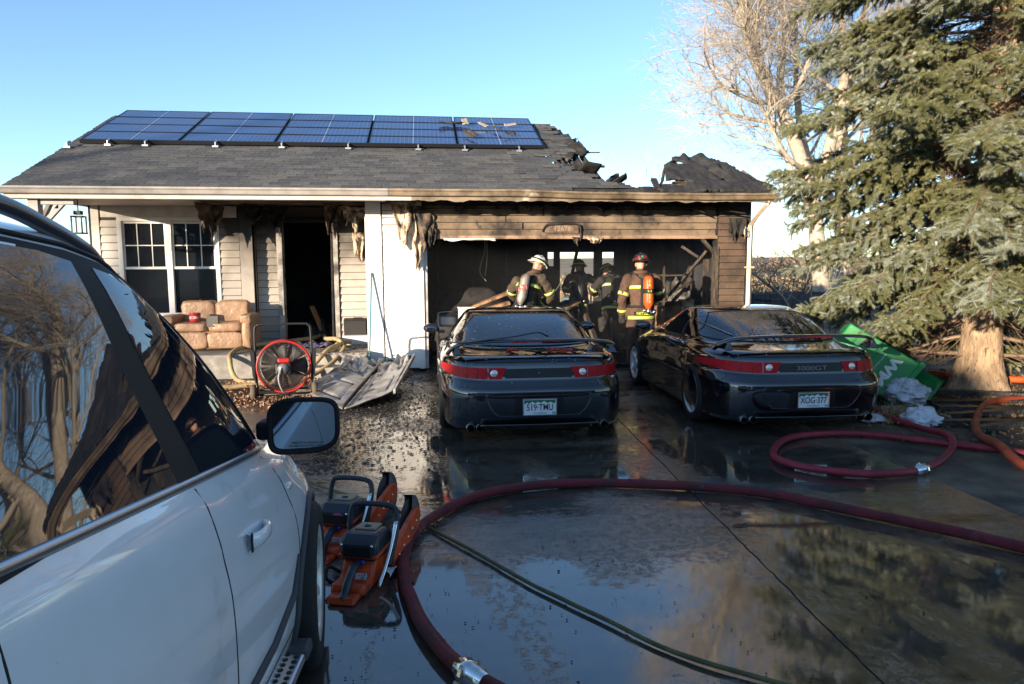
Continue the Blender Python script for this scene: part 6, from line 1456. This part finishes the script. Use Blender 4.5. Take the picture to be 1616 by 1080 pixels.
    MB().tube(cr([(-.13,-.1,.03),(-.17,-.18,.10),(-.16,-.24,.06),(-.12,-.22,.02)], 5), .010, 6).build('water_hose', RUB, root)
    return root
sA = make_saw('orange and black cut-off saw standing nearest the camera by the SUV wheel', (-.36, 3.98, .005), R(-17), 0); sA.scale = (.98,)*3
sB = copy_tree(sA); sB['label'] = 'second cut-off saw with a pink oval badge, standing behind the nearer saw'; sB.location = (-.55, 4.52, .005); sB.rotation_euler = (0, 0, R(-19))
bdg = MB().lathe([(0,.003),(.028,.003),(.030,0)], 20, Matrix.Translation((.03,-.176,.215)) @ Matrix.Rotation(R(90), 4, 'X') @ Matrix.Diagonal((1.3,.8,1,1))).build('pink_badge', mat('pink_badge', (.50,.05,.13), .5), sB)

# ================================================================ BIN, BAGS, PLANKS
BG = mat('bin_green', (.015,.26,.06), .45, col2=(.012,.19,.05), scale=5, obj=True)
bn = thing('wheelie_bin', 'green wheeled rubbish bin tipped over behind the right hand coupe', 'bin')
_za = Vector((.60,-.34,-.50)).normalized(); _ya = Vector((.30,.95,.0)); _ya = (_ya-_za*_ya.dot(_za)).normalized(); _xa = _ya.cross(_za)     # mouth to the lower right, front to the camera
_bm = Matrix((_xa, _ya, _za)).transposed().to_4x4(); _bm.translation = Vector((5.46,8.72,.80)); bn.matrix_basis = _bm
w0, w1, d0, d1, H_ = .24, .31, .27, .36, .98
bx_ = MB(); vs = [(-w0,-d0,0),(w0,-d0,0),(w0,d0,0),(-w0,d0,0),(-w1,-d1,H_),(w1,-d1,H_),(w1,d1,H_),(-w1,d1,H_)]
bx_.add(vs, [(3,2,1,0),(0,1,5,4),(1,2,6,5),(2,3,7,6),(3,0,4,7)]); bo = bx_.build('body', BG, bn, bevel=.02, solid=0); bo.modifiers.new('s', 'SOLIDIFY').thickness = .012
rimb = MB()
for p_, q_ in (((-w1,-d1),(w1,-d1)), ((w1,-d1),(w1,d1)), ((w1,d1),(-w1,d1)), ((-w1,d1),(-w1,-d1))): rimb.bar((*p_,H_-.02), (*q_,H_-.02), .05, .06)
rimb.build('rim', BG, bn)
ld = MB().grid(lambda u, v: Vector(((u-.5)*.68, d1+.03-.25*v, H_+.04+.36*v+.03*math.sin(math.pi*u))), 12, 10); ld.build('lid', BG, bn, solid=.014)
MB().tube([(-w1,d1+.05,H_-.03),(w1,d1+.05,H_-.03)], .016, 8).build('hinge_bar', BG, bn)
for s in (-1, 1): MB().lathe([(0,-.03),(.12,-.03),(.125,0),(.12,.03),(0,.03)], 24, Matrix.Translation((s*.27,d0+.02,.09)) @ Matrix.Rotation(R(90), 4, 'Y')).build('wheel', RUB, bn)
for z_ in (.15,.45): MB().box(-w0*.9,w0*.9,-d0-.012-.09*z_,-d0+.01-.09*z_,z_,z_+.03).build('rib', BG, bn, bevel=.005)
WPR = mat('white_print', (.7,.72,.7), .6)
_lg = lambda z_: Matrix.Translation((0,-d0-.092*z_-.004,z_)) @ Euler((R(95),0,0)).to_matrix().to_4x4()
text('logo', 'WM', .17, WPR, bn, _lg(.70), .003, xs=1.3, bold=.008); text('logo_small', 'WASTE MANAGEMENT', .032, WPR, bn, _lg(.56), .003)
BAGM = mat('white_bag', (.60,.63,.70), .35, col2=(.45,.47,.52), scale=9, bump=.6, bscale=25)
def bag(label, c, sx, sy, sz, seed):
    p = MB(); n = 36
    def f(u, v):
        a = u*2*math.pi; t = v*math.pi; d = Vector((math.sin(t)*math.cos(a), math.sin(t)*math.sin(a), math.cos(t)))
        k = 1+.34*vnoise(d*1.8, 1, seed)+.22*abs(vnoise(d*4.2, 1, seed+2))-.26*abs(vnoise(d*7, 1, seed+3))-.12*abs(vnoise(d*14, 1, seed+5))
        return Vector((c[0]+sx*d.x*k, c[1]+sy*d.y*k, max(.012, c[2]+sz*d.z*k)))
    p.grid(f, 64, 40); return tag(p.build('plastic_bag', BAGM), label, 'bag')
bag('crumpled white plastic bag on the ground in front of the dark planks', (5.42,6.98,.07), .20,.15,.13, 1); bag('small flat white scrap of bag behind the right hand coupe exhaust', (5.02,7.22,.03), .15,.10,.05, 2); bag('white bag of rubbish spilling from the tipped green bin', (5.95,7.95,.17), .24,.30,.17, 3)
for k, (a, b, w, h, lab) in enumerate((((6.62,8.42,.10),(8.6,7.35,.12),.11,.06,'charred plank beneath the spruce trunk, nearest the tree'), ((6.1,7.6,.06),(8.3,6.9,.06),.14,.05,'wide charred plank in the middle of the burnt pile'), ((5.55,6.92,.05),(7.6,6.6,.05),.13,.05,'charred plank pointing at the white bag'), ((5.7,6.55,.05),(7.2,6.75,.10),.10,.06,'short charred plank lying across the others'), ((5.9,7.2,.05),(7.8,7.25,.09),.12,.05,'charred plank below the orange hose bend'), ((6.3,8.0,.04),(8.4,7.7,.05),.10,.04,'thin charred plank half buried by the spruce'))):
    n_ = 24; a, b = Vector(a), Vector(b); p = MB()
    d = (b-a).normalized(); r_ = d.cross(Vector((0,0,1))).normalized(); vs = []
    for i in range(n_+1):
        c = a.lerp(b, i/n_); e = 1-.35*abs(vnoise((i*.5,k,0), 1)); vs += [c-r_*w/2*e-Vector((0,0,h/2)), c+r_*w/2*e-Vector((0,0,h/2)), c+r_*w/2*e+Vector((0,0,h/2*e)), c-r_*w/2*e+Vector((0,0,h/2*e))]
    p.add(vs, [(i*4+j, i*4+(j+1) % 4, i*4+4+(j+1) % 4, i*4+4+j) for i in range(n_) for j in range(4)]+[(3,2,1,0), tuple(n_*4+j for j in range(4))])
    tag(p.build('charred_plank', mat('char_gloss', (.012,.012,.013), .45, col2=(.03,.03,.032), scale=14, bump=1., bscale=40)), lab, 'plank', 'burnt planks under the spruce')

# ================================================================ THINGS ON THE LEFT COUPE
def on_car(pts, lift=.012, car=None):
    out = []
    for x, y in pts:
        h = cbv.ray_cast(Vector((x, y, 3)), Vector((0,0,-1))); out.append(h[0]+Vector((0,0,lift)))
    M = car1.matrix_basis.copy(); M = Matrix.LocRotScale(car1.location, car1.rotation_euler, car1.scale); return [M @ p for p in out]
for k, (pts, m, r_, lab) in enumerate((([(-.05,.30),(.05,.42),(.12,.36),(.02,.28),(-.10,.34)], 'k', .009, 'black cable loop lying on the left coupe boot'), ([(-.28,.30),(-.20,.40),(-.24,.46),(-.16,.34)], 'r', .012, 'red clamp lead at the left of the boot cables'), ([(.12,.28),(.26,.40),(.36,.30),(.22,.34),(.14,.42)], 'r', .013, 'red jump lead tangled on the right of the boot'), ([(.30,.30),(.42,.34),(.50,.30),(.38,.42)], 'k', .010, 'dark strap end at the right of the boot cables'), ([(.02,.44),(.10,.30),(.16,.46)], 'k', .008, 'thin black wire across the boot cables'))):
    P = cr(on_car(pts, .02), 6); P = [p+Vector((0,0,.02*abs(vnoise((i*.4,k,0), 1)))) for i, p in enumerate(P)]
    tag(MB().tube(P, r_, 6).build('cable', mat('red_lead', (.42,.03,.02), .45) if m == 'r' else mat('black_lead', (.02,.02,.02), .5)), lab, 'cable', 'cables on the boot')
tb = MB().tube([Matrix.LocRotScale(car1.location, car1.rotation_euler, car1.scale) @ Vector(p) for p in cr([(-.86,.30,1.00),(-.70,.24,.985),(-.45,.20,1.015),(-.2,.24,1.04),(.02,.30,1.07),(.15,.5,1.01)], 6)], .016, 8, flat=.5)
tag(tb.build('rubber_strip', mat('strip_rubber', (.05,.052,.055), .35)), 'melted black rubber strip draped over the left coupe spoiler', 'strip')

# ================================================================ INSIDE THE GARAGE
wr = thing('burnt_car', 'burnt out dark car shell in the left of the garage', 'car', (1.0, 15.6, .05)); wr.scale = (1.,.9,.86)
def wreck(u, v):
    a = u*2*math.pi; prof = [(0,.05),(.03,.75),(.25,.92),(.36,1.38),(.62,1.42),(.78,.98),(.97,.85),(1.0,.05)]
    h = float(np.interp(v, [p[0] for p in prof], [p[1] for p in prof])); c, s = math.cos(a), math.sin(a)
    w = (.82*min(1, .05+12*min(v, 1-v)))*(1-.25*(s > 0)*abs(s)**2*(h > 1.1)); pw = lambda q: math.copysign(abs(q)**.5, q)
    return Vector((pw(c)*w+.12*vnoise((u*7,v*12,0), 1.3), -2.1+4.0*v, h*.5+pw(s)*h*.5+.16*vnoise((u*8,v*13,3), 1.2)))
MB().grid(wreck, 40, 40).build('shell', BLACK, wr)
for x in (-.75, .75):
    for y in (-1.3, 1.2): MB().lathe([(.1,-.09),(.28,-.09),(.3,0),(.28,.09),(.1,.09)], 20, Matrix.Translation((x,y,.28)) @ Matrix.Rotation(R(90), 4, 'Y')).build('wheel', BLACK, wr)
PLY = mat('scorched_ply', (.36,.20,.10), .8, col2=(.06,.045,.035), scale=4, lo=.42, hi=.6, bump=.6, bscale=30)
for k, (a, b, w, h, m, lab) in enumerate((((.72,12.75,1.0),(1.62,12.7,1.34),.5,.05,PLY,'scorched plywood sheet behind the left coupe roof'), ((.8,12.55,.95),(1.5,12.5,1.12),.35,.06,PLY,'orange scorched board below the plywood sheet'), ((2.25,12.5,.9),(2.75,12.9,1.12),.4,.04,PLY,'pale board resting on the debris right of the white helmet'),
      ((2.80,13.25,1.48),(3.18,12.7,.28),.11,.06,CHARWOOD,'thick fallen beam leaning in the middle of the garage'), ((5.02,12.1,2.03),(4.55,12.7,1.22),.05,.05,CHARWOOD,'thin beam slanting down from the right garage corner'), ((4.62,12.3,2.12),(4.9,12.2,1.92),.05,.05,CHARWOOD,'short broken stub beam at the right garage corner'), ((4.3,13.0,1.1),(5.3,13.4,1.45),.07,.05,CHARWOOD,'charred beam lying on the right debris pile'))):
    q = MB(); q.bar(a, b, w, h); me = bmesh.new(); o = q.build('burnt_board', m, bevel=.006); tag(o, lab, 'board', 'burnt boards in the garage')
def heap(name, c, sx, sy, sz, m, seed, lab, cat):
    p = MB().grid(lambda u, v: Vector((c[0]+sx*(u-.5)*2, c[1]+sy*(v-.5)*2, c[2]+sz*max(0, (1-((u-.5)*2)**2)*(1-((v-.5)*2)**2))*(.75+.6*vnoise((u*5,v*5,seed), 1.2))+.05*vnoise((u*16,v*16,seed), 1.2))), 40, 30)
    return tag(p.build(name, m), lab, cat)
ASH = mat('grey_ash', (.17,.155,.14), .95, col2=(.035,.032,.03), scale=9, lo=.42, hi=.58, bump=1., bscale=28)
heap('debris_heap', (5.05,13.7,.05), .62, .8, 1.45, ASH, 3, 'heap of grey ash and rubble at the right garage wall', 'rubble')
heap('debris_heap', (-.62,11.72,-.02), .42, .30, .24, mat('soil_ash', (.09,.075,.06), .95, col2=(.03,.026,.022), scale=12, bump=1., bscale=30), 11, 'low bank of soil and ash at the foot of the white garage corner', 'rubble')
heap('debris_heap', (2.2,13.2,.05), .7, .6, .95, BLACK, 6, 'black heap of burnt contents in the garage middle', 'rubble')
heap('debris_heap', (1.15,12.8,.05), .6, .35, 1.05, BLACK, 7, 'dark burnt heap carrying the plywood sheet', 'rubble')
for k, (x, y, z_, w, lab) in enumerate(((4.45,12.5,.05,.36,'scorched brown carton standing behind the firefighter with the orange tank'), (4.95,12.9,.62,.30,'pale scorched carton on the right rubble heap'))):
    c = thing('carton', lab, 'box', (x, y, z_), R(12-30*k)); hgt = .98 if k == 0 else .42
    MB().box(-w/2,w/2,-w/2,w/2,0,hgt).build('case', mat('scorched_card_%d' % k, (.22,.12,.07) if k == 0 else (.36,.29,.2), .9, col2=(.08,.05,.035), scale=6), c, bevel=.004)
    MB().box(-w/2,w/2,-.002,.002,0,.12, Matrix.Translation((0,-w/2,hgt)) @ Matrix.Rotation(R(35), 4, 'X')).build('flap', mat('scorched_card_%d' % k), c)
for k, pts in enumerate(([(1.05,13.0,2.5),(1.10,13.0,2.1),(1.0,13.0,1.7),(1.12,13.0,1.5)], [(1.12,13.02,2.5),(1.14,13.0,2.0),(1.10,13.0,1.6)], [(2.95,14.6,1.6),(2.6,14.2,1.2),(2.3,13.8,1.15)])):
    tag(MB().tube(cr(pts, 6), .010, 5).build('hanging_wire', mat('pale_wire', (.22,.19,.12), .6)), ['pale wire hanging from the garage ceiling at left', 'second pale wire beside the first at left', 'thin wire curving in front of the garage window'][k], 'wire')
# rubbish inside the front door
pl = MB().bar((-2.02,13.9,.55),(-2.22,14.0,1.02),.12,.03); tag(pl.build('fallen_board', mat('fresh_wood', (.45,.22,.09), .7)), 'orange board leaning in the dark front doorway', 'board')
heap('debris_heap', (-2.1,14.2,.17), .45, .7, .7, mat('door_rubble', (.05,.047,.045), .8, col2=(.013,.012,.012), scale=12, bump=1., bscale=30), 9, 'dark rubble filling the front doorway', 'rubble')
# bicycle by the fence
bk = thing('bicycle', 'blue bicycle leaning on the grey fence past the downspout', 'bicycle', (7.55, 15.5, 0), R(15)); BK = mat('bike_blue', (.03,.22,.5), .4)
for y in (-.5, .5):
    w_ = MB().tube([(y+.31*math.cos(a), 0, .33+.31*math.sin(a)) for a in np.linspace(0, 2*math.pi, 28, endpoint=False)], .018, 6, closed=True).build('wheel', RUB, bk)
    sp = MB()
    for k in range(8): sp.tube([(y,0,.33),(y+.3*math.cos(k*.785),0,.33+.3*math.sin(k*.785))], .002, 3)
    sp.build('spokes', CHROME, w_)
MB().tube([(-.5,0,.33),(-.12,0,.75),(.38,0,.80)], .02, 6).tube([(-.12,0,.75),(-.05,0,.33),(.38,0,.72)], .02, 6).tube([(-.5,0,.33),(-.05,0,.33)], .014, 6).tube([(.34,0,.92),(.5,0,.33)], .018, 6).build('frame', BK, bk)
MB().tube([(.33,-.25,.95),(.36,0,.93),(.33,.25,.95)], .014, 6).build('handlebar', PLAS, bk); MB().ball((-.18,0,.86), 1, 8, sq=(.13,.06,.03)).build('saddle', PLAS, bk)

# ash settled on the two coupes
def ash_on(car, n, label, seed):
    rs = np.random.RandomState(seed); V = []; F = []; M = Matrix.LocRotScale(car.location, car.rotation_euler, car.scale)
    while len(F) < n*2:
        x, y = rs.uniform(-.85,.85), rs.uniform(.05,3.2); h = cbv.ray_cast(Vector((x, y, 3)), Vector((0,0,-1)))
        if h[0] is None or abs(h[1].z) < .2: continue
        nn = h[1] if h[1].z > 0 else -h[1]; a = nn.orthogonal().normalized(); b = nn.cross(a); s = .003+.011*rs.rand()**4; an = rs.rand()*6.3; k = len(V); c = h[0]+nn*.006
        for q in range(4): V.append(M @ (c+(a*math.cos(an+q*1.57)+b*math.sin(an+q*1.57)*(.5+.5*rs.rand()))*s+nn*.002*rs.rand()))
        F += [(k,k+1,k+2), (k,k+2,k+3)]
    m_ = MB().add(V, F); return tag(m_.build('ash_specks', mat('ash_specks', (.30,.28,.26), .9, col2=(.03,.03,.03), scale=60)), label, 'ash', kind='stuff')
ash_on(car1, 1500, 'ash specks settled on the left coupe', 1); ash_on(car2, 900, 'ash specks settled on the right coupe', 2)
# shelving, studs and hanging stuff that give the burnt garage its depth
for k, (x, z_) in enumerate(((.3,.0),(1.2,0),(2.1,0),(3.0,0),(5.35,0))):
    hp('burnt_stud', noisy(MB().box(x,x+.05,18.38,18.48,0,2.6), .015, 5, k), CHARWOOD)
for k in range(6): hp('burnt_stud', noisy(MB().box(5.56,5.65,12.6+k*.9,12.66+k*.9,.05,2.55), .015, 5, k), CHARWOOD)
shf = thing('shelf_unit', 'burnt shelf unit against the right wall of the garage', 'shelf', (5.25, 14.9, .05))
for z_ in (.4,.95,1.5): noisy(MB().box(-.3,.3,-.7,.7,z_,z_+.03), .02, 5, int(z_*10)).build('shelf_board', CHARWOOD, shf)
for x in (-.28,.28):
    for y in (-.68,.68): MB().box(x-.02,x+.02,y-.02,y+.02,0,1.75).build('upright', CHARWOOD, shf)
chr_ = thing('folding_chair', 'grey folding chair back standing inside the garage at left', 'chair', (.42, 12.35, .05), R(12)); CG = mat('dull_steel', (.22,.22,.23), .4, metal=.6)
MB().tube(cr([(-.2,0,0),(-.2,.05,.5),(-.2,.1,.86),(-.14,.11,.92),(.14,.11,.92),(.2,.1,.86),(.2,.05,.5),(.2,0,0)], 5), .012, 8).build('back_frame', CG, chr_)
MB().grid(lambda u, v: Vector(((u-.5)*.36, .09+.02*v, .66+.2*v)), 6, 4).build('backrest', CG, chr_, solid=.006); MB().box(-.19,.19,-.34,.03,.44,.455).build('seat', CG, chr_, bevel=.006)
for x in (-.18,.18): MB().tube([(x,.0,.44),(x,-.32,0)], .011, 6).build('leg', CG, chr_)

wbx = thing('white_tub', 'white plastic tub behind the left corner of the left coupe roof', 'tub', (.70, 12.25, .62), R(10)); MB().box(-.13,.13,-.1,.1,0,.42).build('tub_body', mat('white_plastic', (.7,.69,.66), .5), wbx, bevel=.02); MB().box(-.14,.14,-.11,.11,.42,.45).build('tub_lid', mat('white_plastic'), wbx, bevel=.01)
stl = thing('stool', 'small charred stool carrying the white tub', 'stool', (.70, 12.25, .05)); MB().box(-.18,.18,-.15,.15,.52,.57).build('seat', CHARWOOD, stl)
for x in (-.14,.14):
    for y in (-.11,.11): MB().box(x-.02,x+.02,y-.02,y+.02,0,.52).build('leg', CHARWOOD, stl)
blu = thing('blue_drum', 'pale blue drum standing in the garage below the window', 'drum', (3.72, 17.6, .05)); MB().lathe([(0,0),(.26,0),(.28,.03),(.28,.28),(.295,.30),(.28,.32),(.28,.58),(.295,.60),(.28,.62),(.28,.9),(.26,.92),(0,.92)], 28).build('shell', mat('drum_blue', (.12,.20,.28), .5), blu); MB().lathe([(.0,.925),(.04,.925),(.04,.95),(0,.95)], 12, Matrix.Translation((.12,0,0))).build('bung', mat('drum_blue'), blu)

# ================================================================ LITTER
def chips(n): return [(-.5,-.2,0),(-.1,-.5,.05),(.55,-.25,0),(.30,.35,.04),(-.25,.45,0),(.05,-.05,.36)], [(0,1,5),(1,2,5),(2,3,5),(3,4,5),(4,0,5)]
tv, tf = chips(0)
COAL = mat('coal_bits', (.013,.012,.012), .6, col2=(.035,.033,.03), scale=30); ASHW = mat('ash_flakes', (.42,.38,.32), .9, col2=(.2,.17,.14), scale=20)
def strew(name, n, box, smin, smax, m, label, kindw, fn=None, z0=.006, flat=.5):
    P = np.stack([np.random.uniform(box[0], box[1], n), np.random.uniform(box[2], box[3], n), np.full(n, z0)], 1)
    if fn is not None: P = P[np.array([fn(x, y) for x, y, _ in P])]
    n = len(P); s = smin*(smax/smin)**np.random.rand(n)**1.6; S = np.stack([s, s*np.random.uniform(.4,1,n), s*flat], 1)
    rz = np.random.rand(n)*6.28; c, q = np.cos(rz), np.sin(rz); Rm = np.zeros((n,3,3)); Rm[:,0,0] = c; Rm[:,0,1] = -q; Rm[:,1,0] = q; Rm[:,1,1] = c; Rm[:,2,2] = 1
    V = np.einsum('nij,nkj->nki', Rm, np.array(tv)[None]*S[:, None, :])+P[:, None, :]
    F = (np.array(tf)[None]+(np.arange(n)*len(tv))[:, None, None]).reshape(-1, 3)
    return tag(link(name, np_mesh(name, V.reshape(-1, 3), F), m), label, kindw, kind='stuff')
dens = lambda sc, th, sd: (lambda x, y: vnoise((x, y, 0), sc, sd)+.35*random.random() > th)
strew('charcoal_debris', 22000, (-1.6,.25,6.0,11.8), .004, .05, COAL, 'black charcoal debris strewn before the white garage wall', 'debris', lambda x, y: x < .15+.0*y and vnoise((x,y,0), .8, 2)+random.random()*.9 > .15)
strew('ash_flakes', 3400, (-1.2,.12,7.4,11.8), .004, .024, ASHW, 'pale ash flakes lying over the black debris', 'debris', lambda x, y: vnoise((x,y,0), 1.1, 4)+random.random()*.8 > .35, .02)
strew('charcoal_crumbs', 9000, (-.8,4.1,2.3,7.6), .0025, .017, COAL, 'small charcoal crumbs scattered on the wet driveway', 'debris', lambda x, y: vnoise((x,y,0), 1.3, 6)+.6*vnoise((x,y,0), 4, 7)+random.random()*.35 > .36)
strew('charcoal_lumps', 40, (0,2.6,2.5,6.0), .012, .032, COAL, 'a few larger charcoal lumps on the wet driveway', 'debris', None)
strew('burnt_litter', 5000, (0,5.4,11.95,18.2), .02, .16, BLACK, 'burnt litter covering the garage floor', 'debris', None, .055)
strew('porch_litter', 900, (-2.9,-1.0,11.3,13.0), .012, .09, mat('porch_bits', (.20,.15,.10), .9, col2=(.04,.03,.025), scale=14), 'burnt scraps littering the porch floor by the door', 'debris', None, .385)
# fallen leaves: curled two-face blades
lv = [(-.5,0,0),(0,-.28,.10),(.5,0,.05),(0,.28,.12)]; lf = [(0,1,2),(0,2,3)]
def leaves(name, n, box, m, label, fn=None, z0=.0, sz=.05):
    P = np.stack([np.random.uniform(box[0], box[1], n), np.random.uniform(box[2], box[3], n), z0+np.random.rand(n)*.05], 1)
    if fn is not None: P = P[np.array([fn(x, y) for x, y, _ in P])]
    n = len(P); return tag(scatter(name, lv, lf, P, rots(n, .45), (sz*(.6+.8*np.random.rand(n))).reshape(n,1), m), label, 'leaves', kind='stuff')
LF1 = mat('tan_leaves', (.40,.22,.12), .8, col2=(.22,.11,.06), scale=14); LF2 = mat('brown_leaves', (.16,.11,.065), .85, col2=(.09,.06,.04), scale=14)
leaves('fallen_leaves', 2600, (-3.4,-1.0,8.9,11.2), LF1, 'tan fallen leaves on the soil round the fan', lambda x, y: vnoise((x,y,0), .9, 3)+random.random()*.7 > .2 and not (x > -1.2 and y < 9.6))
leaves('leaf_litter', 5200, (4.3,9.5,6.0,10.5), LF2, 'brown leaf litter on the soil under the spruce', lambda x, y: vnoise((x,y,0), .6, 5)+random.random()*.8 > .25 and x > 4.2+.0*y)
leaves('dry_grass_tuft', 900, (5.1,5.9,7.1,7.8), mat('straw', (.34,.25,.14), .9, col2=(.2,.14,.08), scale=10), 'tuft of dry straw beside the white plastic bag', None, 0, .09)

# ================================================================ SMOKE HANGING IN THE GARAGE
sm = MB().box(-.80,5.60,GAR_Y+.20,18.45,.06,2.48).build('smoke', None)
ms = bpy.data.materials.new('thin_smoke'); ms.use_nodes = True; nt_ = ms.node_tree; nt_.nodes.remove(nt_.nodes['Principled BSDF'])
pv = N(nt_, 'ShaderNodeVolumePrincipled'); pv.inputs['Color'].default_value = (.80,.84,.92,1); pv.inputs['Density'].default_value = .016; pv.inputs['Anisotropy'].default_value = .1
nt_.links.new(pv.outputs[0], nt_.nodes['Material Output'].inputs['Volume']); sm.data.materials.append(ms)
tag(sm, 'thin blue grey smoke hanging inside the garage', 'smoke', kind='stuff')
